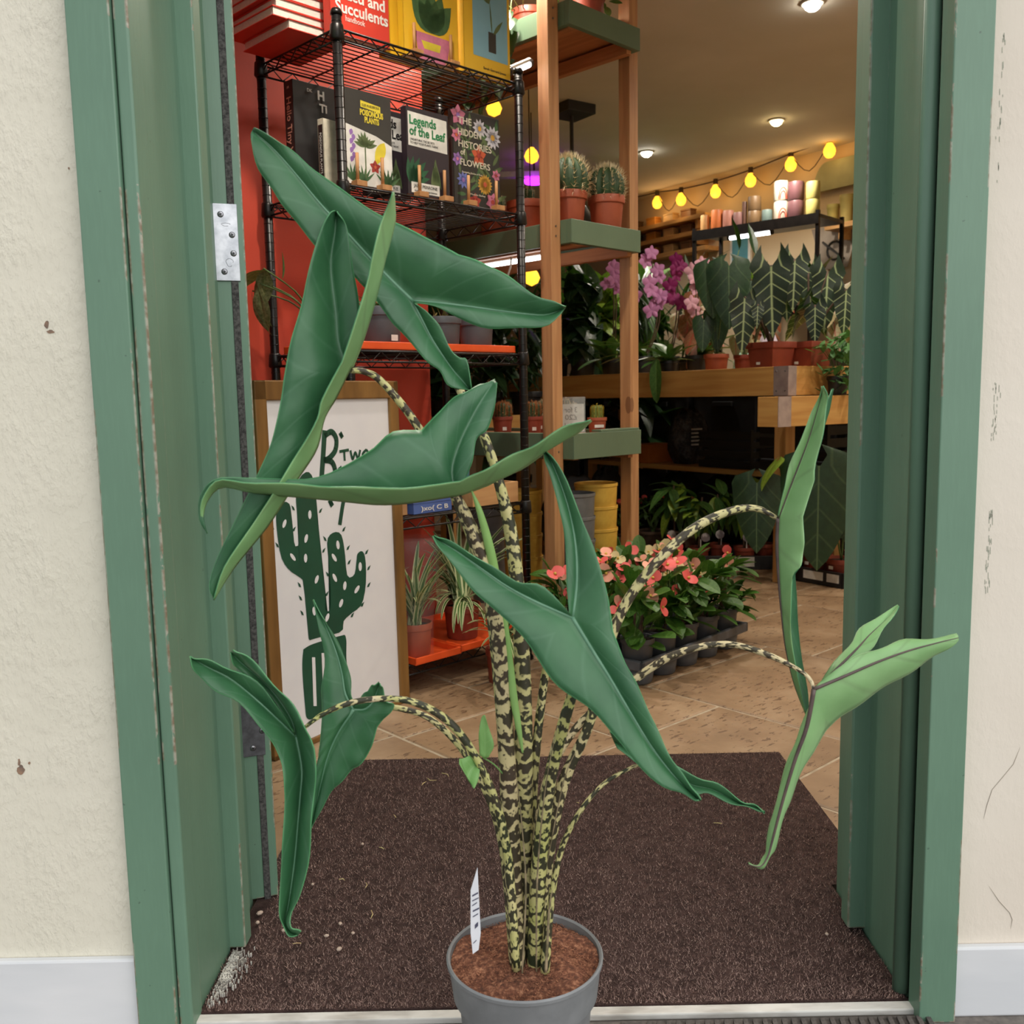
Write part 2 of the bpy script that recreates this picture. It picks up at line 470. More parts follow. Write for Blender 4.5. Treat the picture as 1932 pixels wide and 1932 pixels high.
for i in range(len(cols) - 1):
    v = {2: -0.83, 3: -0.83, 4: -0.79, 5: -0.75}.get(i, -1.2 + 0.2 * (i % 3))
    w = cols[i + 1] - cols[i]; k = i
    while v < 4.6:
        l = (0.4, 0.6, 0.4, 0.4, 0.6)[k % 5]; k += 1
        c = tu * ((cols[i] + cols[i + 1]) / 2) + tv * (v + l / 2)
        if -1.6 < c.x < 3.0 and 0.45 < c.y < 6.3 and abs(c.x) < 0.62 * (c.y + 1.16) + 0.5:
            obj('tile', tile_mesh(w, l), flo, c, (rr.uniform(-.0012, .0012), rr.uniform(-.0012, .0012), TA))
        v += l

MATC = pm('mat_brown', (78, 61, 58), (58, 45, 43), 60, 0.95, bmp=0.8, bscale=400, bdist=0.004, spec=0.1)
mat_o = tag(obj('door_mat', None), 'dark brown bristly coir entrance mat filling the doorway', 'door mat')
MB().box((-0.43, 0.0135, 0.0), (0.516, 0.30, 0.010)).build('backing', MATC, mat_o)
MB().box((-0.43, 0.312, 0.0), (0.593, 0.893, 0.010)).build('backing', MATC, mat_o)
MB().box((-0.43, 0.295, 0.0), (0.515, 0.315, 0.0099)).build('backing', MATC, mat_o)
mb = MB(); rr = random.Random(8)
verts = []; faces = []
for k in range(70000):
    y = 0.015 + (0.893 - 0.015) * rr.random() ** 1.35
    x = rr.uniform(-0.43, 0.592 if y > 0.31 else 0.515)
    if x < -0.405 and 0.15 < y < 0.32: continue
    a = rr.uniform(0, 6.283); h = rr.uniform(0.003, 0.0065); w = 0.0007
    dx, dy = math.cos(a), math.sin(a); lx, ly = rr.gauss(0, 0.0028), rr.gauss(0, 0.0028)
    o = len(verts)
    verts += [(x - dx * w, y - dy * w, 0.0095), (x + dx * w, y + dy * w, 0.0095), (x + lx, y + ly, 0.0095 + h)]
    faces.append((o, o + 1, o + 2))
me = bpy.data.meshes.new('pile'); me.from_pydata(verts, [], faces)
PILE, nt, b = new_mat('mat_pile')
c = ramp(nt, noise(nt, coords(nt, 'Object'), 420.0, 2.0, 0.7), [(0.30, lin((78, 60, 57))), (0.5, lin((132, 106, 99))), (0.68, lin((206, 178, 164)))]).outputs[0]
big = noise(nt, coords(nt, 'Object'), 5.0, 3.0)
c = mixc(nt, mth(nt, 'MULTIPLY', big, 0.25), c, lin((100, 80, 75)))
nt.links.new(c, b.inputs['Base Color']); b.inputs['Roughness'].default_value = 0.9; b.inputs['Specular IOR Level'].default_value = 0.15
me.materials.append(PILE)
tag(obj('pile', me, mat_o), kind='stuff')
# straw and gravel crumbs lying on the mat
STRAW = pm('straw', (214, 204, 140), (180, 150, 110), 60, 0.8)
GRAVEL = pm('gravel', (200, 180, 165), (150, 130, 118), 60, 0.8)
for px, py, L_ in ((815, 1470, 30), (840, 1462, 34), (800, 1478, 26), (745, 1540, 18), (645, 1660, 14), (690, 1670, 20), (1354, 1553, 20), (700, 1725, 30), (560, 1780, 16), (1090, 1515, 10), (720, 1600, 16)):
    p = on_z(px, py, 0.0175); a = rr.uniform(0, 6.28); l = L_ * 0.0008
    d = Vector((math.cos(a), math.sin(a), 0)) * l; n_ = Vector((-d.y, d.x, 0)) * rr.uniform(-0.4, 0.4)
    MBt = MB().tube([p - d / 2, p + n_, p + d / 2], [0.0005, 0.0008, 0.0004], 5)
    tag(MBt.build('straw_bit', STRAW), 'thin pale straw crumb lying on the brown mat', 'straw', 'straw crumbs on the mat')
for px, py in ((490, 1722), (486, 1740), (535, 1755), (616, 1765), (642, 1742), (666, 1760), (640, 1790), (590, 1668), (684, 1592), (1560, 1762)):
    p = on_z(px, py, 0.0165); s = rr.uniform(0.0025, 0.0045)
    g = MB().lathe([(0, -1), (0.8, -0.7), (1, 0), (0.7, 0.6), (0, 0.9)], 7).build('gravel_chip', GRAVEL)
    g.location = p; g.scale = (s * rr.uniform(.8, 1.5), s, s * .7); g.rotation_euler = (0, 0, rr.uniform(0, 6))
    tag(g, 'small pale gravel chip lying on the brown mat', 'gravel', 'gravel chips on the mat')

# shop shell behind the door
CEIL = pm('ceiling_paint', (212, 203, 190), (204, 195, 180), 2.0, 0.85)
WALLW = pm('shop_wall_warm', (222, 202, 168), (214, 192, 156), 2.0, 0.85)
TB = R(34.0); wv = Vector((-math.sin(TB), math.cos(TB), 0)); wu = Vector((math.cos(TB), math.sin(TB), 0))
q = Vector((2.12, 4.73, 0))
struct(MB().box((-3.2, 0.16, 2.3), (3.6, 8.9, 2.36)).build('ceiling', CEIL))
struct(MB().box((0, -2.4, -0.01), (0.08, 4.6, 2.3), Matrix.Translation(q) @ Matrix.Rotation(TB, 4, 'Z')).build('wall_back', WALLW))
struct(MB().box((3.2, 0.16, -0.01), (3.28, 3.2, 2.3)).build('wall_side', WALLW))
struct(MB().box((-3.2, 0.16, -0.01), (-3.12, 8.6, 2.3)).build('wall_far_left', WALLW))
struct(MB().box((-3.2, 8.4, -0.01), (0.6, 8.48, 2.3)).build('wall_far', WALLW))
REDW = pm('red_wall_paint', (196, 66, 42), (184, 58, 38), 3.0, 0.6, bmp=0.08, bscale=120)
S45 = R(45.0); U = Vector((math.cos(S45), math.sin(S45), 0)); V = Vector((-math.sin(S45), math.cos(S45), 0))
FL = Vector((-0.406, 1.28, 0))
M45 = Matrix.Translation(FL) @ Matrix.Rotation(S45, 4, 'Z')
struct(MB().box((-0.62, 0.405, 0.0), (0.615, 0.45, 2.3), M45).build('wall_red', REDW, bevel=0.012))
# ================================================================= the potted arrow-leaf plant in the doorway
def leaf_mat(name, c_dark, c_light, vein, vein_w=0.018, side=7.0, side_amt=0.35, rough=0.38, blotch=0.5, k=1.15, back=False, midamt=0.8):
    """leaf surface: uv.x runs margin-midrib-margin, uv.y base to tip"""
    if name in MATS: return MATS[name]
    m, nt, b = new_mat(name)
    uvn = N(nt, 'ShaderNodeUVMap'); uvn.uv_map = 'uv'
    sep = N(nt, 'ShaderNodeSeparateXYZ'); nt.links.new(uvn.outputs[0], sep.inputs[0])
    vo = coords(nt, 'Object')
    f = noise(nt, vo, 14.0, 4.0)
    col = ramp(nt, f, [(0.3, lin(c_dark)), (0.72, lin(c_light))]).outputs[0]
    a = mth(nt, 'ABSOLUTE', mth(nt, 'SUBTRACT', sep.outputs[0], 0.5))
    w = mth(nt, 'FRACT', mth(nt, 'SUBTRACT', mth(nt, 'MULTIPLY', sep.outputs[1], side), mth(nt, 'MULTIPLY', a, k * side * 0.35)))
    wd = mth(nt, 'ABSOLUTE', mth(nt, 'SUBTRACT', w, 0.5))
    sv = mth(nt, 'SUBTRACT', 1.0, mth(nt, 'DIVIDE', wd, 0.09), clamp=True)
    sv = mth(nt, 'MULTIPLY', sv, side_amt)
    mr = mth(nt, 'SUBTRACT', 1.0, mth(nt, 'DIVIDE', a, vein_w), clamp=True)
    mask = mth(nt, 'MAXIMUM', sv, mth(nt, 'MULTIPLY', mr, midamt))
    col = mixc(nt, mask, col, lin(vein))
    eg = mth(nt, 'GREATER_THAN', a, 0.488)
    col = mixc(nt, mth(nt, 'MULTIPLY', eg, 0.5 if blotch else 0.0), col, lin([min(255, x * 1.45 + 12) for x in c_light]))
    nt.links.new(col, b.inputs['Base Color'])
    b.inputs['Roughness'].default_value = rough
    b.inputs['Specular IOR Level'].default_value = 0.45
    b.inputs['Subsurface Weight'].default_value = 0.0
    h = mth(nt, 'MULTIPLY_ADD', sv, -0.6, noise(nt, vo, 22.0, 3.0))
    bump(nt, b, h, 0.22, 0.004)
    # thin leaf tissue lets some light through
    tr = N(nt, 'ShaderNodeBsdfTranslucent'); nt.links.new(mixc(nt, 0.5, col, lin((110, 170, 50))), tr.inputs[0])
    mx = N(nt, 'ShaderNodeMixShader'); mx.inputs[0].default_value = 0.10
    nt.links.new(b.outputs[0], mx.inputs[1]); nt.links.new(tr.outputs[0], mx.inputs[2])
    nt.links.new(mx.outputs[0], nt.nodes['Material Output'].inputs['Surface'])
    MATS[name] = m
    return m
HL_UP = leaf_mat('arrow_leaf_upper', (46, 92, 60), (66, 116, 76), (100, 140, 112), 0.016, 5.0, 0.16, 0.4)
HL_DN = leaf_mat('arrow_leaf_under', (124, 168, 108), (146, 188, 128), (96, 92, 76), 0.02, 3.0, 0.22, 0.5)
MID_UP = pm('midrib_upper', (104, 146, 118), (84, 128, 100), 40, 0.45)
MID_DN = pm('midrib_under', (92, 76, 70), (74, 58, 56), 40, 0.5)
def banded():
    m, nt, b = new_mat('zebra_stalk')
    uvn = N(nt, 'ShaderNodeUVMap'); uvn.uv_map = 'uv'
    sep = N(nt, 'ShaderNodeSeparateXYZ'); nt.links.new(uvn.outputs[0], sep.inputs[0])
    ang_ = mth(nt, 'MULTIPLY', sep.outputs[0], 6.2832)
    cb = N(nt, 'ShaderNodeCombineXYZ')
    nt.links.new(mth(nt, 'MULTIPLY', mth(nt, 'COSINE', ang_), 0.75), cb.inputs[0])
    nt.links.new(mth(nt, 'MULTIPLY', mth(nt, 'SINE', ang_), 0.75), cb.inputs[1])
    oi = N(nt, 'ShaderNodeObjectInfo')
    nt.links.new(mth(nt, 'ADD', mth(nt, 'MULTIPLY', sep.outputs[1], 78.0), mth(nt, 'MULTIPLY', oi.outputs['Random'], 40.0)), cb.inputs[2])
    n1 = noise(nt, cb.outputs[0], 1.0, 2.0, 0.5)
    n2 = noise(nt, cb.outputs[0], 4.0, 2.0, 0.5)
    zig = mth(nt, 'SINE', mth(nt, 'ADD', mth(nt, 'MULTIPLY', sep.outputs[1], 300.0), mth(nt, 'MULTIPLY', n1, 15.0)))
    f = mth(nt, 'ADD', mth(nt, 'MULTIPLY_ADD', zig, 0.26, 0.5), mth(nt, 'MULTIPLY', mth(nt, 'SUBTRACT', n2, 0.5), 0.5))
    pale = ramp(nt, noise(nt, coords(nt, 'Object'), 11.0), [(0.35, lin((206, 196, 140))), (0.6, lin((176, 178, 104))), (0.75, lin((214, 192, 168)))]).outputs[0]
    dark = ramp(nt, noise(nt, coords(nt, 'Object'), 9.0), [(0.4, lin((40, 50, 28))), (0.7, lin((66, 56, 44)))]).outputs[0]
    pale = mixc(nt, mth(nt, 'MULTIPLY', oi.outputs['Random'], 0.7), pale, lin((214, 190, 158)))
    dark = mixc(nt, mth(nt, 'MULTIPLY', oi.outputs['Random'], 0.35), dark, lin((88, 62, 50)))
    st = ramp(nt, f, [(0.46, (0, 0, 0, 1)), (0.62, (1, 1, 1, 1))]).outputs[0]
    nt.links.new(mixc(nt, st, dark, pale), b.inputs['Base Color'])
    b.inputs['Roughness'].default_value = 0.55
    MATS['zebra_stalk'] = m
    return m
ZEBRA = banded()

plant = thing('potted_alocasia', 'tall potted plant with zebra-striped stalks and arrow-shaped leaves standing before the doorway', 'potted plant', (0.005, -0.10, 0.0))
POFF = Vector((0.005, -0.10, 0.0))
def P3(p): return at(p[0], p[1], p[2]) - POFF

def strip(mb, rows, n=26, m=7, curl=0.0):
    """rows: list of (A, M, B) triples of (px, py, D); builds a smooth sheet through the three rails"""
    rails = [spl([r[i] for r in rows], n) for i in range(3)]
    vs = []; uv = []
    for i in range(n):
        a, c, b_ = (P3(rails[k][i]) for k in range(3))
        for j in range(2 * m + 1):
            t = j / (2 * m)
            if t <= 0.5: p = a.lerp(c, t * 2); s_ = t * 2
            else: p = c.lerp(b_, t * 2 - 1); s_ = 2 - t * 2
            # belly of each half-blade
            p = p + Vector((0, -1, 0.25)) * (curl * math.sin(math.pi * s_) * min(((a if t <= 0.5 else b_) - c).length, 0.12))
            wv_ = 0.0016 * math.sin(i * 0.9 + (1.6 if t > .5 else 0)) * (1 - s_) ** 2 * min(1.0, i / 4)
            vs.append(p + Vector((0, wv_, wv_ * .6))); uv.append((t, i / (n - 1)))
    q_ = 2 * m + 1
    fs = [(i * q_ + j, i * q_ + j + 1, (i + 1) * q_ + j + 1, (i + 1) * q_ + j) for i in range(n - 1) for j in range(q_ - 1)]
    mb.add(vs, fs, uv)
    return rails[1]
def zipd(L, M_, Rr, dl, dm, dr):
    """attach depths: d* = (start, end) distances, or list"""
    def dep(pts, d):
        n = len(pts)
        if len(d) == n: return [(*p, x) for p, x in zip(pts, d)]
        return [(*p, d[0] + (d[1] - d[0]) * i / (n - 1)) for i, p in enumerate(pts)]
    return list(zip(dep(L, dl), dep(M_, dm), dep(Rr, dr)))
def hero_leaf(front, left=None, right=None, flip=False, curl=0.12, show='up', ribs=True, n=30):
    mb = MB(); mids = []
    mids.append(strip(mb, front, n, 7, curl))
    if left: mids.append(strip(mb, [(c, b_, a) for a, b_, c in left], 22, 7, curl))
    if right: mids.append(strip(mb, right, 22, 7, curl))
    if flip: mb.f = [f[::-1] for f in mb.f]; mb.uv = [u[::-1] for u in mb.uv]
    o = mb.build('leaf', [HL_UP, HL_DN], plant, smooth=True)
    bm = bmesh.new(); bm.from_mesh(o.data); bmesh.ops.remove_doubles(bm, verts=bm.verts, dist=0.00015); bm.to_mesh(o.data); bm.free()
    s = o.modifiers.new('thickness', 'SOLIDIFY'); s.thickness = 0.0011; s.offset = 0.0; s.material_offset = 1; s.material_offset_rim = 0
    if ribs:
        for k, r in enumerate(mids):
            pts = [P3(p) for p in r]
            pts = [p + Vector((0, -0.0008, 0)) for p in pts]
            w0 = 0.0024 if k == 0 else 0.0018
            MB().tube(pts, [w0 * (1 - i / (len(pts) - 1)) + 0.0003 for i in range(len(pts))], 6).build('midrib', MID_UP if show == 'up' else MID_DN, o, smooth=True)
    return o

# --- top leaf, tip up to the left
J = (778, 568)
hero_leaf(zipd([(712, 570), (692, 545), (655, 510), (600, 468), (552, 412), (518, 364), (488, 320), (473, 262)],
               [J, (745, 536), (705, 495), (655, 440), (600, 380), (555, 325), (515, 280), (476, 246)],
               [(865, 480), (800, 445), (735, 415), (665, 372), (600, 325), (555, 288), (520, 262), (480, 241)], (1.02, 0.98), (1.05, 0.99), (1.045, 0.985)),
          left=zipd([(712, 570), (738, 605), (768, 640), (805, 680), (830, 702), (847, 727), (886, 738)],
                    [J, (797, 605), (815, 640), (838, 675), (856, 700), (872, 718), (888, 737)],
                    [(783, 573), (808, 590), (828, 612), (848, 655), (868, 675), (882, 682), (890, 735)], (1.02, 1.05), (1.05, 1.06), (1.045, 1.05)),
          right=zipd([(865, 480), (905, 493), (945, 512), (985, 540), (1020, 562), (1050, 570), (1068, 578)],
                     [J, (830, 572), (880, 578), (940, 586), (990, 592), (1030, 594), (1066, 582)],
                     [(784, 572), (825, 578), (862, 600), (915, 618), (975, 620), (1030, 614), (1060, 592)], (1.045, 1.09), (1.05, 1.10), (1.045, 1.085)))
# --- long left leaf folded along its midrib
hero_leaf(zipd([(535, 715), (526, 775), (510, 840), (490, 885), (455, 960), (420, 1030), (396, 1095), (402, 1130)],
               [(660, 700), (634, 753), (613, 790), (598, 848), (562, 905), (508, 990), (442, 1072), (404, 1133)],
               [(645, 683), (608, 752), (597, 794), (563, 852), (530, 905), (480, 985), (425, 1065), (403, 1131)], (0.96, 0.95), (1.0, 0.955), (0.955, 0.945)),
          left=zipd([(535, 715), (548, 645), (567, 580), (585, 500), (603, 440), (622, 402), (632, 399)],
                    [(660, 700), (640, 650), (634, 590), (624, 500), (632, 440), (634, 410), (634, 400)],
                    [(658, 690), (667, 645), (679, 590), (667, 510), (658, 445), (648, 415), (636, 399)], (0.96, 0.99), (1.0, 1.0), (0.995, 0.99)),
          right=zipd([(645, 683), (664, 625), (692, 535), (701, 490), (716, 428), (733, 385), (741, 364)],
                     [(660, 700), (682, 649), (708, 566), (726, 494), (743, 430), (745, 395), (742, 365)],
                     [(664, 698), (684, 647), (710, 564), (727, 492), (744, 428), (746, 394), (743, 364)], (0.955, 0.94), (1.0, 0.97), (1.02, 0.99)), ribs=False, flip=True)
# --- middle leaf lying across
hero_leaf(zipd([(795, 812), (738, 816), (700, 848), (650, 880), (580, 902), (490, 904), (412, 900), (378, 935), (376, 975), (390, 1006)],
               [(862, 936), (780, 949), (716, 953), (640, 946), (565, 939), (480, 931), (420, 920), (392, 945), (384, 975), (391, 1007)],
               [(868, 908), (783, 918), (699, 921), (630, 917), (565, 914), (480, 911), (415, 905), (383, 938), (379, 975), (390, 1007)],
               [1.0, .99, .98, .97, .96, .95, .935, .93, .93, .93], [1.0, .99, .98, .97, .96, .95, .94, .935, .93, .93], [.965, .95, .94, .935, .93, .925, .92, .925, .93, .93]),
          left=zipd([(795, 812), (832, 772), (865, 745), (893, 732), (915, 722), (934, 717)],
                    [(862, 936), (852, 890), (868, 835), (893, 782), (915, 745), (934, 719)],
                    [(868, 925), (890, 875), (899, 830), (920, 808), (933, 770), (938, 722)], (1.0, 1.04), (1.0, 1.035), (0.995, 1.03)),
          right=zipd([(868, 908), (905, 890), (960, 862), (1010, 838), (1070, 803), (1114, 792)],
                     [(862, 936), (920, 913), (970, 892), (1030, 852), (1080, 822), (1116, 795)],
                     [(866, 937), (924, 913), (974, 891), (1034, 850), (1084, 820), (1117, 796)], (0.965, 0.93), (1.0, 0.95), (1.02, 0.97)), ribs=False, flip=True)
# --- centre-right leaf hanging forward
J = (1080, 1165)
hero_leaf(zipd([(1005, 1228), (1042, 1283), (1110, 1337), (1160, 1387), (1205, 1447), (1262, 1489), (1300, 1503), (1319, 1512)],
               [J, (1115, 1222), (1150, 1278), (1185, 1337), (1225, 1402), (1262, 1452), (1295, 1488), (1321, 1511)],
               [(1157, 1192), (1180, 1250), (1206, 1300), (1233, 1360), (1260, 1418), (1286, 1458), (1306, 1485), (1323, 1510)], (0.91, 0.85), (0.935, 0.86), (0.92, 0.85)),
          left=zipd([(1005, 1228), (975, 1187), (932, 1152), (892, 1112), (850, 1062), (826, 1028), (816, 1013)],
                    [J, (1015, 1137), (960, 1108), (912, 1075), (862, 1040), (832, 1022), (817, 1012)],
                    [(1074, 1156), (1020, 1103), (972, 1096), (922, 1064), (872, 1034), (838, 1016), (820, 1010)], (0.91, 0.94), (0.935, 0.95), (0.93, 0.945)),
          right=zipd([(1157, 1192), (1146, 1120), (1126, 1050), (1100, 985), (1070, 908), (1042, 862), (1029, 850)],
                     [J, (1088, 1100), (1086, 1030), (1073, 960), (1053, 900), (1036, 862), (1028, 850)],
                     [(1074, 1156), (1069, 1100), (1066, 1020), (1053, 950), (1038, 900), (1027, 865), (1026, 850)], (0.92, 0.97), (0.935, 0.98), (0.93, 0.975)), flip=True)
# --- lower left leaf, front
J = (559, 1389)
hero_leaf(zipd([(519, 1410), (534, 1452), (537, 1500), (535, 1560), (531, 1625), (527, 1705), (531, 1742), (543, 1762), (560, 1767)],
               [J, (570, 1450), (567, 1500), (562, 1560), (556, 1625), (545, 1705), (538, 1738), (548, 1757), (564, 1763)],
               [(593, 1412), (597, 1455), (593, 1500), (588, 1545), (583, 1625), (565, 1690), (548, 1730), (552, 1750), (568, 1759)], (0.95, 0.93), (0.98, 0.935), (0.945, 0.925)),
          left=zipd([(519, 1410), (494, 1373), (450, 1328), (408, 1302), (380, 1283), (364, 1258), (358, 1240)],
                    [J, (530, 1362), (482, 1318), (435, 1280), (398, 1261), (372, 1247), (359, 1240)],
                    [(553, 1380), (530, 1342), (497, 1297), (452, 1269), (410, 1252), (378, 1243), (361, 1239)], (0.95, 0.92), (0.98, 0.93), (0.97, 0.925)),
          right=zipd([(593, 1412), (582, 1385), (562, 1343), (532, 1308), (497, 1268), (462, 1235), (440, 1226)],
                     [J, (548, 1352), (517, 1306), (487, 1276), (458, 1252), (445, 1240), (436, 1230)],
                     [(556, 1380), (543, 1365), (512, 1322), (482, 1292), (453, 1268), (440, 1250), (434, 1234)], (0.945, 0.95), (0.98, 0.96), (0.975, 0.955)), flip=True)
# --- lower left leaf behind it
J = (668, 1338)
hero_leaf(zipd([(604, 1400), (600, 1432), (593, 1470), (590, 1515), (586, 1562)],
               [J, (640, 1378), (620, 1422), (606, 1475), (587, 1563)],
               [(712, 1372), (694, 1425), (660, 1458), (622, 1500), (588, 1563)], (1.04, 1.03), (1.05, 1.035), (1.03, 1.03)),
          left=zipd([(604, 1400), (608, 1345), (606, 1300), (613, 1250), (603, 1190), (591, 1133)],
                    [J, (652, 1308), (645, 1268), (632, 1222), (611, 1172), (591, 1132)],
                    [(669, 1330), (663, 1312), (662, 1284), (651, 1240), (626, 1193), (592, 1132)], (1.04, 1.07), (1.05, 1.075), (1.045, 1.07)),
          right=zipd([(712, 1372), (730, 1350), (744, 1333), (728, 1320), (722, 1298), (717, 1289)],
                     [J, (688, 1338), (703, 1326), (709, 1312), (713, 1300), (716, 1289)],
                     [(670, 1330), (678, 1318), (690, 1306), (698, 1297), (706, 1291), (715, 1288)], (1.03, 1.02), (1.05, 1.03), (1.045, 1.025)), flip=True)
# --- tall right leaf seen from behind
hero_leaf(zipd([(1500, 985), (1502, 1040), (1500, 1085), (1504, 1150), (1510, 1230), (1523, 1300), (1524, 1350)],
               [(1468, 978), (1466, 1030), (1469, 1090), (1474, 1150), (1482, 1220), (1498, 1290), (1521, 1350)],
               [(1515, 975), (1517, 1030), (1512, 1062), (1496, 1095), (1492, 1180), (1504, 1270), (1522, 1350)], (1.09, 1.06), (1.05, 1.04), (1.02, 1.03)),
          left=zipd([(1500, 985), (1520, 930), (1534, 885), (1548, 835), (1562, 780), (1573, 735)],
                    [(1468, 978), (1490, 925), (1510, 875), (1532, 820), (1552, 775), (1571, 734)],
                    [(1472, 968), (1486, 925), (1503, 880), (1527, 820), (1549, 775), (1569, 736)], (1.09, 1.08), (1.05, 1.07), (1.048, 1.065)),
          right=zipd([(1515, 975), (1534, 915), (1537, 888), (1548, 840), (1557, 790), (1562, 750), (1553, 728)],
                     [(1468, 978), (1492, 915), (1510, 870), (1527, 825), (1542, 775), (1550, 745), (1552, 729)],
                     [(1468, 972), (1479, 920), (1490, 878), (1510, 828), (1532, 778), (1546, 745), (1551, 730)], (1.02, 1.02), (1.05, 1.03), (1.045, 1.03)), show='down', flip=False)
# --- lower right leaf, three lobes
J = (1535, 1300)
hero_leaf(zipd([(1526, 1335), (1505, 1387), (1485, 1440), (1462, 1520), (1448, 1580), (1443, 1612), (1432, 1630), (1412, 1629)],
               [J, (1522, 1370), (1500, 1432), (1476, 1512), (1457, 1585), (1448, 1616), (1434, 1634), (1412, 1630)],
               [(1560, 1376), (1532, 1420), (1502, 1480), (1483, 1530), (1465, 1590), (1453, 1618), (1437, 1637), (1413, 1632)], (0.99, 0.96), (0.98, 0.955), (1.0, 0.965)),
          left=zipd([(1526, 1335), (1545, 1290), (1575, 1250), (1605, 1213), (1622, 1188), (1655, 1163), (1694, 1143)],
                    [J, (1560, 1280), (1590, 1250), (1620, 1220), (1640, 1198), (1668, 1172), (1695, 1143)],
                    [(1538, 1302), (1568, 1282), (1605, 1258), (1638, 1230), (1658, 1203), (1678, 1173), (1696, 1144)], (0.99, 1.13), (0.98, 1.13), (0.985, 1.12)),
          right=zipd([(1560, 1376), (1602, 1340), (1662, 1302), (1722, 1264), (1772, 1234), (1808, 1208)],
                     [J, (1592, 1276), (1652, 1250), (1712, 1228), (1770, 1212), (1808, 1203)],
                     [(1538, 1296), (1590, 1252), (1642, 1230), (1692, 1211), (1746, 1205), (1806, 1198)], (1.0, 1.0), (0.98, 1.0), (0.985, 1.01)), show='down', flip=False)
# --- half-hidden low leaf with a thin curling tip
hero_leaf(zipd([(1150, 1380), (1230, 1418), (1300, 1460), (1350, 1477), (1400, 1511), (1430, 1522), (1443, 1532)],
               [(1158, 1398), (1230, 1440), (1300, 1478), (1345, 1490), (1397, 1516), (1430, 1524), (1443, 1534)],
               [(1165, 1412), (1230, 1458), (1300, 1494), (1340, 1500), (1394, 1520), (1428, 1527), (1442, 1537)], (1.0, 0.98), (1.01, 0.985), (1.0, 0.98)), ribs=False)

# --- stalks
def stalk(pts, name='stalk', m=None, flat=1.0, n=46, sides=12):
    """pts: (px, py, D, radius in px); stalks that rise from the soil are rooted below it"""
    pts = list(pts)
    if pts[0][1] > 1780: pts[0] = (pts[0][0], pts[0][1] + 34, *pts[0][2:])
    s = spl(pts, n)
    path = [P3(p) for p in s]; rad = [max(p[3], 0.4) * p[2] / FPX for p in s]
    return MB().tube(path, rad, sides, flat=flat).build(name, m or ZEBRA, plant, smooth=True)
stalk([(1000, 1812, 1.06, 17), (990, 1600, 1.07, 17), (988, 1400, 1.07, 18), (983, 1200, 1.07, 15), (966, 1020, 1.07, 13), (940, 905, 1.065, 10), (912, 822, 1.07, 9), (870, 740, 1.09, 8), (820, 650, 1.09, 7), (780, 572, 1.062, 6)])
stalk([(978, 1805, 1.045, 16), (966, 1600, 1.04, 17), (952, 1350, 1.03, 16), (938, 1180, 1.02, 14), (915, 1070, 1.015, 13), (890, 995, 1.01, 11), (862, 936, 1.005, 8)])
stalk([(972, 1800, 1.07, 9), (958, 1600, 1.07, 10), (945, 1350, 1.065, 10), (922, 1130, 1.06, 9), (892, 1020, 1.05, 10), (848, 915, 1.05, 9), (785, 800, 1.045, 8), (722, 722, 1.03, 7), (690, 702, 1.02, 6), (662, 699, 1.006, 5)])
stalk([(1008, 1815, 1.045, 15), (1016, 1650, 1.03, 16), (1036, 1480, 1.0, 13), (1062, 1370, 0.975, 12), (1082, 1300, 0.965, 10), (1095, 1230, 0.96, 8), (1082, 1168, 0.945, 6)])
stalk([(1015, 1812, 1.065, 12), (1030, 1640, 1.06, 13), (1062, 1480, 1.055, 12), (1112, 1365, 1.05, 10), (1140, 1240, 1.05, 11), (1180, 1140, 1.05, 10), (1240, 1060, 1.05, 10), (1310, 996, 1.055, 9), (1380, 964, 1.06, 8), (1430, 960, 1.06, 6), (1469, 980, 1.055, 4)])
stalk([(1004, 1816, 1.06, 9), (1010, 1640, 1.06, 9), (1030, 1480, 1.055, 9), (1090, 1370, 1.055, 8), (1200, 1280, 1.04, 8), (1280, 1232, 1.03, 7), (1370, 1215, 1.02, 6), (1450, 1236, 1.0, 6), (1510, 1266, 0.99, 4), (1530, 1285, 0.985, 4), (1535, 1305, 0.98, 3)])
stalk([(996, 1800, 1.075, 9), (1000, 1600, 1.08, 10), (1010, 1430, 1.08, 9), (1026, 1290, 1.085, 8), (1036, 1230, 1.08, 7)])
stalk([(974, 1795, 1.03, 9), (962, 1650, 1.02, 9), (948, 1560, 1.01, 9), (925, 1485, 1.0, 8), (890, 1415, 0.995, 8), (845, 1360, 0.99, 8), (790, 1328, 0.985, 7), (735, 1318, 0.99, 6), (665, 1325, 0.99, 6), (610, 1347, 0.985, 5), (572, 1375, 0.982, 3.5)])
stalk([(970, 1798, 1.05, 9), (955, 1640, 1.05, 9), (935, 1540, 1.045, 8), (905, 1470, 1.04, 7), (865, 1405, 1.04, 7), (810, 1355, 1.04, 6), (760, 1338, 1.045, 6), (715, 1333, 1.055, 5), (672, 1338, 1.055, 4)])
stalk([(1028, 1800, 1.03, 10), (1040, 1700, 1.03, 7), (1060, 1600, 1.02, 6), (1095, 1530, 1.01, 5), (1140, 1478, 1.01, 4), (1192, 1448, 1.01, 3.5), (1215, 1440, 1.01, 3)])
SPEAR = leaf_mat('rolled_leaf', (134, 176, 98), (156, 196, 118), (170, 205, 140), 0.02, 3.0, 0.1, 0.4, blotch=0)
stalk([(888, 922, 1.0, 1), (905, 965, 1.0, 6), (925, 1040, 1.01, 9), (942, 1130, 1.02, 9), (956, 1220, 1.025, 9), (968, 1310, 1.025, 8), (978, 1370, 1.025, 6), (986, 1420, 1.03, 2)], 'rolled_new_leaf', SPEAR)
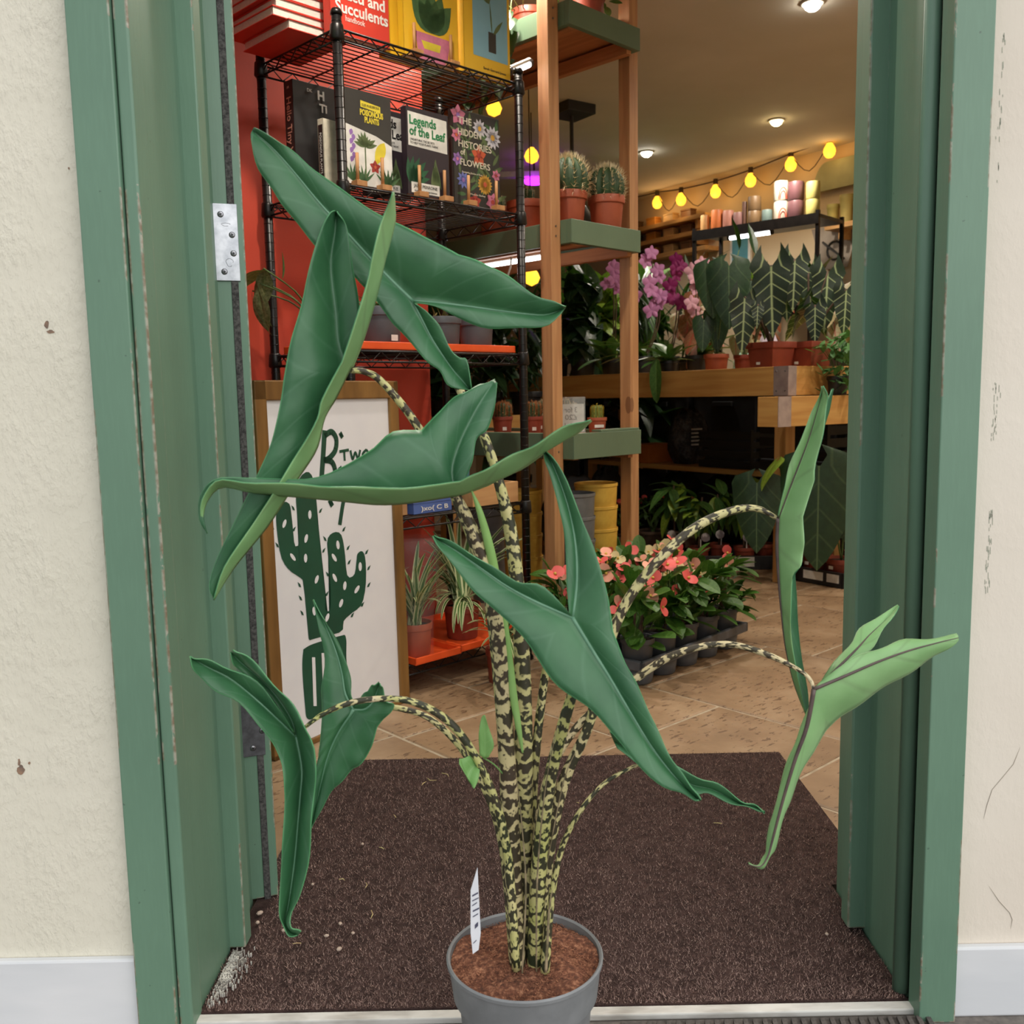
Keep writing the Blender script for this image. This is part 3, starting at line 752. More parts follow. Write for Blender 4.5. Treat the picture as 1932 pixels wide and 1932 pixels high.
# papery sheath edges wrapped round the stalk bases
SHEATH = pm('sheath_edge', (160, 142, 112), (96, 88, 62), 60, 0.7)
for pts in (((1012, 1805, 1.03, 3), (1014, 1650, 1.012, 3), (1030, 1480, 0.985, 2), (1052, 1370, 0.968, 1)), ((985, 1805, 1.025, 3), (992, 1680, 1.022, 3), (985, 1560, 1.022, 2), (975, 1470, 1.02, 1)), ((1030, 1800, 1.02, 5), (1036, 1720, 1.022, 4), (1042, 1680, 1.02, 1)), ((1030, 1640, 1.045, 2), (1062, 1480, 1.04, 2), (1085, 1420, 1.04, 1))):
    stalk([(a, b2, c2, d2 * .6) for a, b2, c2, d2 in pts], 'sheath', SHEATH, n=20, sides=6)
# small weed seedling leaves among the stalks
WEED = leaf_mat('weed_leaf', (112, 158, 88), (132, 176, 104), (150, 190, 120), 0.02, 5.0, 0.2, 0.5, blotch=0)
for row in (zipd([(905, 1425), (903, 1390), (907, 1360), (913, 1349)], [(915, 1432), (915, 1400), (914, 1370), (914, 1349)], [(922, 1428), (932, 1405), (924, 1380), (915, 1350)], (1.0, 1.0), (1.003, 1.0), (1.0, 1.0)),
            zipd([(905, 1430), (885, 1425), (868, 1432), (866, 1440)], [(906, 1440), (890, 1450), (882, 1470), (892, 1485)], [(905, 1442), (905, 1455), (902, 1475), (894, 1486)], (1.0, 0.98), (1.003, 0.98), (1.0, 0.975))):
    mb = MB(); strip(mb, row, 12, 3, 0.05); o = mb.build('seedling_leaf', WEED, plant, smooth=True)
    s = o.modifiers.new('thickness', 'SOLIDIFY'); s.thickness = 0.0006
stalk([(912, 1430, 1.005, 1.5), (935, 1445, 1.02, 1.5), (965, 1480, 1.04, 1.5)], 'seedling_stem', WEED, n=10, sides=5)

# --- pot, soil, name tag
POTG = pm('grey_plastic', (126, 128, 130), (114, 116, 118), 30, 0.5, bmp=0.08, bscale=200)
H_, R_ = 0.155, 0.0925
MB().lathe([(0.068, 0.0), (0.071, 0.002), (0.080, 0.105), (0.0865, 0.110), (0.091, 0.150), (0.0935, 0.152), (0.0938, 0.156), (0.0920, 0.158), (0.0895, 0.156), (0.0875, 0.13), (0.0, 0.129)], 64).build('pot', POTG, plant, auto=35)
SOILM, nt, b = new_mat('coir_soil')
vs_ = coords(nt, 'Object')
c = ramp(nt, noise(nt, vs_, 150.0, 5.0, 0.7), [(0.3, lin((50, 28, 18))), (0.5, lin((112, 66, 46))), (0.68, lin((178, 126, 96)))]).outputs[0]
nt.links.new(c, b.inputs['Base Color']); b.inputs['Roughness'].default_value = 0.95
bump(nt, b, noise(nt, vs_, 170.0, 4.0, 0.7), 0.9, 0.006)
rr = random.Random(3)
vs = [(0, 0, 0.1535)]; fs = []; NR, NA = 22, 72
for i in range(1, NR + 1):
    r = 0.0885 * i / NR
    for k in range(NA):
        a = 2 * math.pi * k / NA
        z = 0.1535 - 0.005 * (i / NR) ** 2 + rr.uniform(-0.0016, 0.0016) + 0.003 * math.sin(5 * a + i * .3) * i / NR
        vs.append((r * math.cos(a), r * math.sin(a), z))
for k in range(NA): fs.append((0, 1 + k, 1 + (k + 1) % NA))
for i in range(NR - 1):
    for k in range(NA):
        a = 1 + i * NA + k; b2 = 1 + i * NA + (k + 1) % NA
        fs.append((a, a + NA, b2 + NA, b2))
soil = MB().add(vs, fs).build('soil', SOILM, plant, smooth=True)
mb = MB()
for k in range(2600):
    a = rr.uniform(0, 6.283); r = 0.0885 * math.sqrt(rr.random()); l = rr.uniform(0.002, 0.006)
    x, y = r * math.cos(a), r * math.sin(a); b_ = rr.uniform(0, 6.283); t = rr.uniform(0.1, 0.9)
    z = 0.1535 - 0.005 * (r / 0.0885) ** 2
    d = Vector((math.cos(b_) * l, math.sin(b_) * l, l * t * 0.7)); w = Vector((-math.sin(b_), math.cos(b_), 0)) * rr.uniform(0.0003, 0.0008)
    p = Vector((x, y, z - 0.0005))
    mb.add([p - w, p + w, p + d * 0.6 + Vector((0, 0, .0006)), p + d], [(0, 1, 2), (1, 3, 2)])
tag(mb.build('coir_fibres', pm('coir_fibre', (176, 120, 90), (88, 50, 34), 300, 0.95), soil), kind='stuff')
TAGM = pm('white_label_card', (225, 226, 232), (212, 214, 222), 20, 0.4)
tg = [P3((888, 1680, 0.995)), P3((901, 1637, 0.995)), P3((907, 1760, 0.995)), P3((903, 1792, 0.995)), P3((892, 1800, 0.995)), P3((888, 1760, 0.995))]
mb = MB(); off = Vector((-0.0002, 0.0012, 0))
n = len(tg); mb.add(tg + [p + off for p in tg], [tuple(range(n)), tuple(range(2 * n - 1, n - 1, -1))] + [(k, n + k, n + (k + 1) % n, (k + 1) % n) for k in range(n)])
tgo = mb.build('name_tag', TAGM, plant)
INK = pm('label_ink', (96, 96, 116), (70, 70, 92), 30, 0.6)
mb = MB()
for x0, y0, x1, y1 in ((891, 1685, 902, 1688), (891, 1695, 903, 1697), (891, 1704, 900, 1706), (892, 1714, 904, 1717), (892, 1725, 902, 1727), (896, 1741, 902, 1749), (893, 1775, 899, 1777)):
    pp = [P3((x, y, 0.9945)) for x, y in ((x0, y0 + 4), (x1, y0 - 2), (x1, y1 - 2), (x0, y1 + 4))]
    mb.add(pp, [(0, 1, 2, 3)])
tag(mb.build('tag_lettering', INK, tgo), kind='stuff')
# ================================================================= shop lights
SPOT_E = emitter('spot_glow', (255, 226, 160), 26.0)
SPOT_W = emitter('spot_glow_white', (255, 250, 235), 30.0)
RIMW = pm('spot_rim', (210, 200, 185), None, 10, 0.5)
def downlight(p, m, w, label, off=''):
    d = thing('downlight' + off, label, 'ceiling light', (p.x, p.y, 2.3))
    MB().lathe([(0.046, 0.0), (0.046, -0.006), (0.036, -0.009), (0.034, -0.002)], 20).build('rim', RIMW, d, smooth=True)
    MB().lathe([(0.0, -0.034), (0.016, -0.031), (0.028, -0.022), (0.034, -0.008), (0.034, -0.002)], 20).build('lamp_face', m, d)
    l = bpy.data.lights.new('lamp' + off, 'SPOT'); l.energy = w * 1.25; l.spot_size = R(150); l.spot_blend = 0.8; l.shadow_soft_size = 0.04; l.color = (1.0, 0.90, 0.77)
    o = obj('lamp' + off, l, d, (0, 0, -0.06))
downlight(on_z(1220, 286, 2.3), SPOT_W, 34, 'white glowing ceiling downlight above the wooden end posts')
downlight(on_z(1465, 226, 2.3), SPOT_E, 34, 'yellow glowing ceiling downlight before the string of bulbs')
downlight(on_z(1533, 4, 2.3), SPOT_W, 34, 'bright ceiling downlight halfway between door and back wall')
for x, y, lab in ((0.0, 1.9, 'above the pine rack'), (2.3, 2.4, 'above the lower pine table'), (1.0, 1.2, 'above the stone floor right of the door'), (2.6, 1.2, 'in the front right of the shop'), (-0.25, 0.9, 'above the wire shelving')):
    downlight(Vector((x, y, 0)), SPOT_W, 34 if y < 2 else 30, 'round ceiling downlight ' + lab, '_offscreen')

# ================================================================= black wire shelving unit
BLK = pm('black_wire', (30, 27, 26), (20, 18, 18), 30, 0.35, metal=0.3)
SW, SD = 0.634, 0.356
rackw = thing('wire_shelving_unit', 'black wire shelving unit with five shelves against the red wall', 'shelving unit', FL, S45)
LEV = (1.725, 1.355, 0.945, 0.495, 0.085)
for x in (0, SW):
    for y in (0, SD):
        p = MB().tube([(x, y, 0.02), (x, y, 1.755)], 0.0125, 14).build('post', BLK, rackw, smooth=True)
        MB().lathe([(0.0, 1.768), (0.011, 1.766), (0.015, 1.758), (0.015, 1.752), (0.0, 1.752)], 14, (x, y, 0)).build('cap', BLK, p, smooth=True)
        MB().lathe([(0.0, 0.0), (0.017, 0.0), (0.017, 0.01), (0.008, 0.022), (0.0, 0.022)], 14, (x, y, 0)).build('foot', BLK, p, smooth=True)
        mb = MB(); z = 0.06
        while z < 1.74:
            mb.lathe([(0.0128, -0.0012), (0.0134, 0), (0.0128, 0.0012)], 12, (x, y, z)); z += 0.0254
        tag(mb.build('groove_rings', BLK, p, smooth=True), kind='stuff')
for L in LEV:
    sh = MB()
    r = 0.0022; zt, zb = L + 0.0, L - 0.03
    for (a, b_) in (((0, 0), (SW, 0)), ((0, SD), (SW, SD)), ((0, 0), (0, SD)), ((SW, 0), (SW, SD))):
        A_, B_ = Vector((*a, 0)), Vector((*b_, 0))
        for z in (zt - 0.003, zb): sh.tube([A_ + Vector((0, 0, z)), B_ + Vector((0, 0, z))], 0.0028, 6)
        n = max(4, round((B_ - A_).length / 0.034))
        zz = [A_.lerp(B_, i / n) + Vector((0, 0, zt - 0.003 if i % 2 else zb)) for i in range(n + 1)]
        sh.tube(zz, 0.002, 5)
    n = 15
    for i in range(n): sh.tube([(0.004, SD * (i + .5) / n, zt), (SW - 0.004, SD * (i + .5) / n, zt)], 0.0017, 5)
    for i in range(1, 4): sh.tube([(SW * i / 4, 0, zt - 0.004), (SW * i / 4, SD, zt - 0.004)], 0.0025, 5)
    s = tag(sh.build('shelf', BLK, rackw, smooth=True), kind='stuff')
    for x in (0, SW):
        for y in (0, SD):
            MB().lathe([(0.0155, -0.034), (0.019, -0.030), (0.0165, 0.002), (0.0145, 0.006)], 14, (x, y, L)).build('collar', BLK, s, smooth=True)
ST = LEV  # resting heights
def wloc(x, y, z): return M45 @ Vector((x, y, z))

# ------------------------------------------------- books
PAPER = pm('page_edges', (226, 216, 206), (204, 192, 182), 120, 0.8, stretch=(1, 1, 12))
def flat_poly(pts, z=0.0):
    return MB().add([(x, 0, y) for x, y in pts], [tuple(range(len(pts)))])
def decal(parent, mb, name, m, y=-0.0006, smooth=False):
    """thin print on a cover: x across, z up, facing -y"""
    o = mb.build(name, m, parent); o.location = (0, y, 0); return o
def put_text(parent, txt, x, z, size, m, width=None, bold=0.0, y=-0.0008, rot=0.0, align='CENTER', name='title', shear=0.0, face='front', line=1.0):
    me = text_mesh(txt, size, width, align, bold, 0.0002, shear, line)
    me.materials.clear(); me.materials.append(m)
    if face == 'front': e = Euler((R(90), rot, 0)); l = (x, y, z)
    else: e = (Matrix.Rotation(R(-90), 3, 'Z') @ Matrix.Rotation(R(90), 3, 'X') @ Matrix.Rotation(rot, 3, 'Z')).to_euler(); l = (y, x, z)
    return obj(name, me, parent, l, e)
def book(label, lx, ly, z, w, h, t, cover, lean=0.0, yaw=0.0, group=None, paper=True):
    """upright book, cover facing -y, spine on -x side; origin at lower spine corner"""
    b_ = thing('book', label, 'book', wloc(lx, ly, z), S45 + yaw, group)
    b_.rotation_euler = Euler((lean, 0, S45 + yaw))
    c = 0.0025
    cv = MB().box((0, 0, 0), (w, c, h)).box((0, t - c, 0), (w, t, h)).box((0, 0, 0), (c, t, h)).build('cover', cover, b_, bevel=0.0008)
    MB().box((c, c, 0.003), (w - 0.003, t - c, h - 0.003)).build('pages', PAPER, b_)
    return b_
WHT = pm('print_white', (232, 230, 224), None, 20, 0.6)
BLKC = pm('cover_black', (34, 32, 32), (26, 25, 26), 12, 0.5)
CHAR = pm('cover_charcoal', (50, 48, 44), (42, 40, 37), 12, 0.5)
GRNT = pm('print_green', (30, 128, 76), None, 20, 0.6)
YELT = pm('print_yellow', (226, 206, 60), None, 20, 0.6)
PINKT = pm('print_pink', (205, 150, 130), None, 20, 0.6)
LEAFP = [pm('print_leaf_a', (70, 104, 62), (52, 86, 50), 30, 0.6), pm('print_leaf_b', (96, 112, 70), (74, 92, 56), 30, 0.6), pm('print_leaf_c', (36, 92, 58), (28, 74, 48), 30, 0.6)]
FLP = {k: pm('print_' + k, c, None, 40, 0.6) for k, c in dict(petal_white=(206, 204, 214), petal_orange=(204, 92, 58), petal_yellow=(212, 160, 60), petal_pink=(206, 120, 150), petal_violet=(150, 110, 180), petal_blue=(110, 120, 190), petal_red=(170, 60, 52), cream=(224, 216, 196), stem=(90, 96, 62)).items()}
def frond(mb, x, z, L, a, w=0.18, n=7):
    """single pointed leaf print"""
    ca, sa = math.cos(a), math.sin(a); pts = []
    for i in range(n + 1):
        t = i / n; ww = w * L * math.sin(math.pi * t ** 0.8) * 0.5
        pts.append((t * L, ww))
    pts += [(t, -s) for t, s in pts[-2:0:-1]]
    mb.add([(x + u * ca - v * sa, 0, z + u * sa + v * ca) for u, v in pts], [tuple(range(len(pts) - 1, -1, -1))])
def bloom(parent, x, z, r, n, m, mc, y):
    mb = MB()
    for k in range(n): frond(mb, x, z, r, 2 * math.pi * k / n + 0.3, 0.42 if n > 7 else 0.7)
    decal(parent, mb, 'printed_flower', m, y)
    c = MB(); c.add([(x + 0.25 * r * math.cos(k * .785), 0, z + 0.25 * r * math.sin(k * .785)) for k in range(8)], [tuple(range(7, -1, -1))])
    decal(parent, c, 'printed_flower_eye', mc, y - 0.0003)
rb = random.Random(2)
Z2 = 1.366
# tall dark book with a spine title
b1 = book('thick black hardback with pink spine lettering standing at the end by the red wall', 0.012, 0.225, Z2 - 0.006, 0.16, 0.30, 0.042, BLKC)
put_text(b1, 'Hello Tiny World', 0.021, 0.155, 0.030, PINKT, 0.205, 0.0004, face='side', rot=R(-90))
put_text(b1, 'DK', 0.021, 0.282, 0.008, PINKT, face='side', name='spine_mark')
put_text(b1, 'H', 0.088, 0.272, 0.032, WHT, bold=0.0012); put_text(b1, 'Ti', 0.094, 0.240, 0.030, WHT, bold=0.001)
put_text(b1, 'DK', 0.052, 0.280, 0.012, WHT, name='publisher_mark')
b2 = book('slim cream and black book leaning beside the front post', 0.0, 0.075, Z2 - 0.004, 0.10, 0.165, 0.022, FLP['cream'], yaw=R(6))
decal(b2, MB().box((-0.0006, 0.003, 0.01), (0, 0.019, 0.15)), 'spine_panel', BLKC, 0)
put_text(b2, 'POISONOUS PLANTS', 0.011, 0.08, 0.011, WHT, 0.10, face='side', rot=R(-90), y=-0.0014)
# poisonous plants
b3 = book('charcoal and white book titled in yellow with botanical drawings on wooden pegs', 0.036, 0.034, Z2, 0.150, 0.236, 0.018, CHAR)
decal(b3, flat_poly([(0.002, 0.001), (0.149, 0.001), (0.149, 0.112), (0.100, 0.13), (0.002, 0.148)]), 'cover_panel', WHT, -0.0004)
decal(b3, flat_poly([(0.052, 0.196), (0.115, 0.190), (0.115, 0.206), (0.052, 0.212)]), 'yellow_flash', YELT, -0.0004)
put_text(b3, 'OUR MURDEROUS', 0.083, 0.201, 0.009, BLKC, 0.056, y=-0.0008, name='subtitle')
put_text(b3, 'POISONOUS\nPLANTS', 0.086, 0.174, 0.020, YELT, 0.074, 0.0008, line=0.85)
mb = MB()
for k in range(9): frond(mb, 0.062, 0.098, 0.035 + rb.uniform(-.006, .006), 0.25 + k * 0.33, 0.3)
mb.box((0.060, -0.0001, 0.02), (0.064, 0, 0.098)); decal(b3, mb, 'printed_palm', LEAFP[1], -0.0007)
mb = MB(); frond(mb, 0.125, 0.118, 0.07, R(242), 0.45); decal(b3, mb, 'printed_trumpet', YELT, -0.0008)
bloom(b3, 0.092, 0.052, 0.018, 5, FLP['petal_red'], FLP['petal_orange'], -0.0009)
mb = MB()
for k in range(7): frond(mb, 0.022 + 0.004 * (k % 2), 0.07 + k * 0.011, 0.017, R(250 + 20 * (k % 2)), 0.7)
decal(b3, mb, 'printed_foxglove', FLP['petal_violet'], -0.0007)
mb = MB()
for cx in (0.02, 0.055, 0.128, 0.140):
    for k in range(6): frond(mb, cx, 0.008, 0.045, R(40 + k * 20), 0.16)
decal(b3, mb, 'printed_grass', LEAFP[0], -0.00075)
put_text(b3, 'POISONOUS PLANTS', 0.009, 0.085, 0.011, WHT, 0.11, face='side', rot=R(-90), name='spine_title')
# legends of the leaf, two copies
PLUM = pm('cover_plum_black', (46, 36, 44), (38, 30, 38), 12, 0.5)
def legends(lx, ly, label, ink):
    b_ = book(label, lx, ly, Z2, 0.150, 0.228, 0.022, PLUM)
    decal(b_, flat_poly([(0.006, 0.128), (0.144, 0.124), (0.144, 0.212), (0.006, 0.216)]), 'title_panel', WHT, -0.0004)
    put_text(b_, 'Legends\nof the Leaf', 0.010, 0.180, 0.033, ink, 0.128, 0.0009, align='LEFT', line=0.85)
    put_text(b_, 'UNEARTHING THE SECRETS\nTO HELP YOUR PLANTS THRIVE', 0.012, 0.140, 0.0085, BLKC, 0.098, align='LEFT', name='subtitle')
    mb = MB()
    for k in range(6): frond(mb, 0.008, 0.03, 0.085 - 0.006 * abs(k - 3), R(95 - k * 16), 0.28)
    decal(b_, mb, 'printed_leaf', LEAFP[2], -0.0005)
    mb = MB()
    for k in range(7): frond(mb, 0.082 + 0.006 * k, 0.024, 0.07 + 0.012 * math.sin(k * 2), R(78 + 4 * k), 0.12)
    decal(b_, mb, 'printed_spiky_leaf', LEAFP[1], -0.0006)
    decal(b_, flat_poly([(0.012, 0.006), (0.112, 0.006), (0.112, 0.034), (0.012, 0.034)]), 'author_panel', WHT, -0.0008)
    put_text(b_, 'JANE PERRONE', 0.062, 0.024, 0.012, BLKC, 0.085, y=-0.0012, name='author')
    put_text(b_, 'illustrations by Helen Entwisle', 0.062, 0.012, 0.006, BLKC, 0.08, y=-0.0012, name='credit')
    return b_
legends(0.150, 0.10, 'dark book with black title on white panel half hidden behind its green-titled copy', BLKC)
legends(0.236, 0.034, 'dark book titled in green on a white panel with leaves on wooden pegs', GRNT)
# hidden histories
b6 = book('dark floral hardback with cream title at the open end of the shelf', 0.420, 0.052, Z2, 0.182, 0.262, 0.02, CHAR)
mb = MB()
for k in range(26): frond(mb, rb.uniform(.02, .17), rb.uniform(.02, .22), rb.uniform(.03, .06), rb.uniform(0.4, 2.8), .25)
decal(b6, mb, 'printed_foliage', LEAFP[1], -0.0003)
mb = MB()
for k in range(20): frond(mb, rb.uniform(.02, .17), rb.uniform(.01, .23), rb.uniform(.02, .045), rb.uniform(0, 6.2), .3)
decal(b6, mb, 'printed_foliage', LEAFP[0], -0.0004)
for x, z, r, n, m, mc in ((0.103, 0.222, 0.028, 11, 'petal_white', 'petal_yellow'), (0.155, 0.205, 0.034, 12, 'petal_white', 'petal_yellow'), (0.098, 0.146, 0.030, 5, 'petal_orange', 'petal_red'), (0.120, 0.068, 0.030, 18, 'petal_yellow', 'petal_orange'), (0.035, 0.07, 0.026, 9, 'petal_blue', 'petal_violet'), (0.15, 0.022, 0.028, 6, 'petal_pink', 'petal_red'), (0.08, 0.016, 0.024, 5, 'petal_red', 'petal_orange'), (0.02, 0.245, 0.03, 5, 'petal_pink', 'petal_violet'), (0.166, 0.10, 0.018, 6, 'petal_pink', 'petal_red'), (0.012, 0.19, 0.02, 6, 'petal_pink', 'petal_orange'), (0.014, 0.125, 0.02, 6, 'petal_violet', 'petal_pink')):
    bloom(b6, x, z, r, n, FLP[m], FLP[mc], -0.0006)
for t, x, z, s, w in (('THE', 0.045, 0.232, 0.026, 0.052), ('HIDDEN', 0.063, 0.200, 0.026, 0.09), ('HISTORIES', 0.083, 0.168, 0.027, 0.130), ('of', 0.034, 0.146, 0.022, None), ('FLOWERS', 0.082, 0.118, 0.025, 0.118)):
    put_text(b6, t, x, z, s, FLP['cream'], w, 0.0003, y=-0.0013)
put_text(b6, 'Fascinating Stories of Flora', 0.07, 0.092, 0.007, FLP['cream'], 0.08, y=-0.0013, name='subtitle')
put_text(b6, 'Maddie Bailey', 0.09, 0.034, 0.007, FLP['cream'], 0.06, y=-0.0013, name='author')
# wooden book rests with two pegs each
PEGW = wood('peg_wood', (190, 140, 92), (168, 116, 70), 2, 20, 0.6, knots=False)
for lx, w, lab in ((0.045, 0.10, 'charcoal and white'), (0.250, 0.11, 'green-titled'), (0.430, 0.13, 'floral')):
    r_ = thing('book_rest', 'pale wooden peg book rest holding the %s book' % lab, 'book rest', wloc(lx, 0.0, Z2 - 0.008), S45)
    for x in (0.02, w):
        MB().box((x - 0.016, 0.006, 0.0), (x + 0.016, 0.032, 0.014)).build('block', PEGW, r_, bevel=0.001)
        MB().tube([(x, 0.026, 0.012), (x, 0.025, 0.085)], 0.0045, 10).build('peg', PEGW, r_, smooth=True)
# top shelf: red stack, red book, yellow books
Z1 = 1.729
REDC = pm('cover_red', (206, 62, 46), (196, 54, 40), 10, 0.5)
YELC = pm('cover_yellow', (226, 180, 40), (220, 172, 34), 8, 0.5)
BLUC = pm('print_sky', (132, 178, 196), (120, 166, 186), 6, 0.6)
for k, (dx, dy, a) in enumerate(((-0.075, 0.095, 0), (-0.112, 0.105, 1), (-0.10, 0.11, 0), (-0.115, 0.11, 0), (-0.105, 0.11, 1))):
    t = 0.024; z = Z1 + k * (t + 0.0005)
    bk = thing('book', ('red hardback at the bottom of the stack on the top wire shelf', 'red hardback second from the bottom of the stack', 'red hardback in the middle of the stack', 'red hardback second from the top of the stack', 'red hardback topmost on the red stack')[k], 'book', wloc(dx, dy, z), S45 + R(a), 'stacked red books')
    MB().box((0, 0, 0), (0.17, 0.22, 0.0025)).box((0, 0, t - 0.0025), (0.17, 0.22, t)).box((0.1675, 0, 0), (0.17, 0.22, t)).build('cover', REDC, bk, bevel=0.0006)
    MB().box((0.004, 0.004, 0.0025), (0.1675, 0.216, t - 0.0025)).build('pages', PAPER, bk)
br = book('red book with white title propped upright on the top wire shelf', 0.018, 0.050, Z1, 0.185, 0.245, 0.03, REDC)
put_text(br, 'Cacti and\nSucculents', 0.098, 0.086, 0.040, WHT, 0.165, 0.0009, line=0.85)
put_text(br, 'handbook', 0.075, 0.045, 0.02, WHT, 0.06, name='subtitle')
by0 = book('yellow spined book standing between the red book and the plant-pot cover', 0.214, 0.082, Z1, 0.15, 0.25, 0.03, YELC)
by1 = book('yellow book whose cover shows a leaf in a pink pot', 0.247, 0.045, Z1, 0.195, 0.25, 0.025, YELC)
decal(by1, flat_poly([(0.05, 0.0), (0.15, 0.0), (0.165, 0.07), (0.04, 0.07)]), 'printed_pot', FLP['petal_pink'], -0.0005)
decal(by1, flat_poly([(0.07, 0.03), (0.125, 0.03), (0.13, 0.05), (0.06, 0.05)]), 'printed_patch', YELT, -0.0008)
mb = MB()
for k in range(5): frond(mb, 0.10, 0.075, 0.11, R(50 + k * 20), 0.55)
decal(by1, mb, 'printed_leaf', LEAFP[0], -0.0006)
by2 = book('yellow book with a blue picture of a vase at the shelf corner', 0.450, 0.030, Z1, 0.182, 0.25, 0.025, YELC)
decal(by2, flat_poly([(0.035, 0.05), (0.172, 0.05), (0.172, 0.24), (0.035, 0.24)]), 'printed_picture', BLUC, -0.0005)
decal(by2, flat_poly([(0.095, 0.07), (0.125, 0.07), (0.125, 0.125), (0.095, 0.125)]), 'printed_vase', CHAR, -0.0008)
mb = MB(); frond(mb, 0.11, 0.12, 0.09, R(95), 0.06); frond(mb, 0.115, 0.12, 0.06, R(50), 0.2); frond(mb, 0.10, 0.2, 0.05, R(120), 0.6)
decal(by2, mb, 'printed_sprig', LEAFP[1], -0.0009)
put_text(by2, 'Sarah Gerrard-Jones', 0.118, 0.022, 0.01, CHAR, 0.09, name='author')
for lx, w in ((0.245, 0.16),):
    r_ = thing('book_rest', 'pale wooden peg book rest before the leaf-in-pot yellow book', 'book rest', wloc(lx, 0.012, Z1 - 0.002), S45)
    for x in (0.03, w):
        MB().box((x - 0.016, 0.004, 0.0), (x + 0.016, 0.03, 0.014)).build('block', PEGW, r_, bevel=0.001)
        MB().tube([(x, 0.024, 0.012), (x, 0.023, 0.085)], 0.0045, 10).build('peg', PEGW, r_, smooth=True)

# ------------------------------------------------- orange trays
ORG = pm('orange_plastic', (236, 92, 40), (228, 82, 32), 20, 0.4)
def tray(label, lx, ly, z, w, d, parentM=M45, rz=S45):
    t = thing('plastic_tray', label, 'tray', parentM @ Vector((lx, ly, z)), rz)
    MB().box((0, 0, 0), (w, d, 0.004)).build('base', ORG, t, bevel=0.001)
    for a, b_ in (((0, 0), (w, 0.006)), ((0, d - 0.006), (w, d)), ((0, 0), (0.006, d)), ((w - 0.006, 0), (w, d))):
        MB().box((*a, 0.0), (*b_, 0.02)).build('rim', ORG, t, bevel=0.002)
    return t
tray('orange plastic tray under the big grey pot on the middle wire shelf', 0.02, 0.012, 0.949, 0.29, 0.33)
tray('orange plastic tray at the open end of the middle wire shelf', 0.325, 0.012, 0.949, 0.29, 0.33)
tray('orange plastic tray under the sleeved spider plant on the lowest shelf', 0.158, -0.03, 0.0875, 0.170, 0.36)
tray('orange plastic tray under the trailing spider plant on the lowest shelf', 0.335, -0.02, 0.0875, 0.28, 0.36)

# ------------------------------------------------- wooden rack with green edged shelves
PINE = wood('pine_post', (192, 144, 98), (166, 116, 76), 2, 16)
PINEX = wood('pine_shelf', (190, 128, 82), (160, 100, 60), 1, 12)
SAGE = paint('shelf_green', (100, 122, 98), (88, 110, 88), chip=0.0)
RC = Vector((0.2004, 1.84, 0)); RM = Matrix.Translation(RC) @ Matrix.Rotation(S45, 4, 'Z')
rk = thing('wooden_rack', 'tall pine rack with green edged shelves beside the wire shelving', 'rack', RC, S45)
RD, RL = 0.35, 1.25
for z0, z1, e in ((1.930, 2.000, 0), (1.288, 1.360, 0), (0.615, 0.697, 0)):
    s = MB().box((0.02, 0.02, z1 - 0.03), (RD - 0.02, RL - 0.02, z1 - 0.012)).build('shelf', PINEX, rk)
    MB().box((0, 0, z0), (RD, 0.02, z1)).build('edge_board', SAGE, s, bevel=0.0015)
    MB().box((0, 0.0201, z0), (0.02, RL, z1)).build('edge_board', SAGE, s, bevel=0.0015)
    MB().box((RD - 0.02, 0.0201, z0), (RD, RL, z1)).build('edge_board', SAGE, s, bevel=0.0015)
    MB().box((RD - 0.045, 0.021, z0 - 0.012), (RD - 0.021, RL, z0 + 0.03)).build('batten', PINEX, s)
    MB().box((0.021, 0.021, z0 - 0.004), (0.045, RL, z0 + 0.03)).build('batten', PINEX, s)
for x in (-0.046, RD):
    for y in (0.045, RL - 0.09):
        p = MB().box((x, y, 0.0), (x + 0.046, y + 0.046, 2.25)).build('post', PINE, rk, bevel=0.002)
        for z in (0.64, 0.67, 1.31, 1.34, 1.95, 1.98):
            MB().lathe([(0, 0.0), (0.003, 0.0), (0.003, 0.001), (0, 0.001)], 8, m=Matrix.Translation((x + 0.023, y - 0.0006, z)) @ Matrix.Rotation(R(90), 4, 'X')).build('screw', SCREW, p)
# LED strips on the shelving
TUBE = emitter('led_tube', (255, 255, 255), 9.0)
def led(a, b_, label, r=0.008):
    t = thing('led_strip_light', label, 'strip light', a)
    d = b_ - a
    MB().tube([Vector((0, 0, 0)), d], r, 10).build('tube', TUBE, t, smooth=True)
    MB().tube([Vector((0, 0, r * 1.2)), d + Vector((0, 0, r * 1.2))], r * 0.9, 8).build('housing', WHT, t)
    for p in (Vector((0, 0, 0.003)), d + Vector((0, 0, 0.003))):
        q_ = d.normalized() * 0.006
        MB().tube([p - q_, p + q_], r * 1.35, 10).build('end_cap', BLKC if r > 0.009 else WHT, t)
led(at(962, 137, 2.94), at(999, 121, 3.02), 'short glowing white strip light at the corner of the top wire shelf', 0.0095)
led(RM @ Vector((0.075, 0.15, 1.272)), RM @ Vector((0.075, 0.55, 1.272)), 'glowing white strip light under the cactus shelf of the pine rack')
CABLE = pm('white_cable', (215, 212, 205), None, 20, 0.5)
tag(MB().tube([at(965, 485, 3.2), at(963, 505, 3.2), at(955, 530, 3.2), at(940, 550, 3.22)], 0.003, 6).build('cable', CABLE, smooth=True), 'thin white cable hanging from the strip light under the cactus shelf', 'cable')
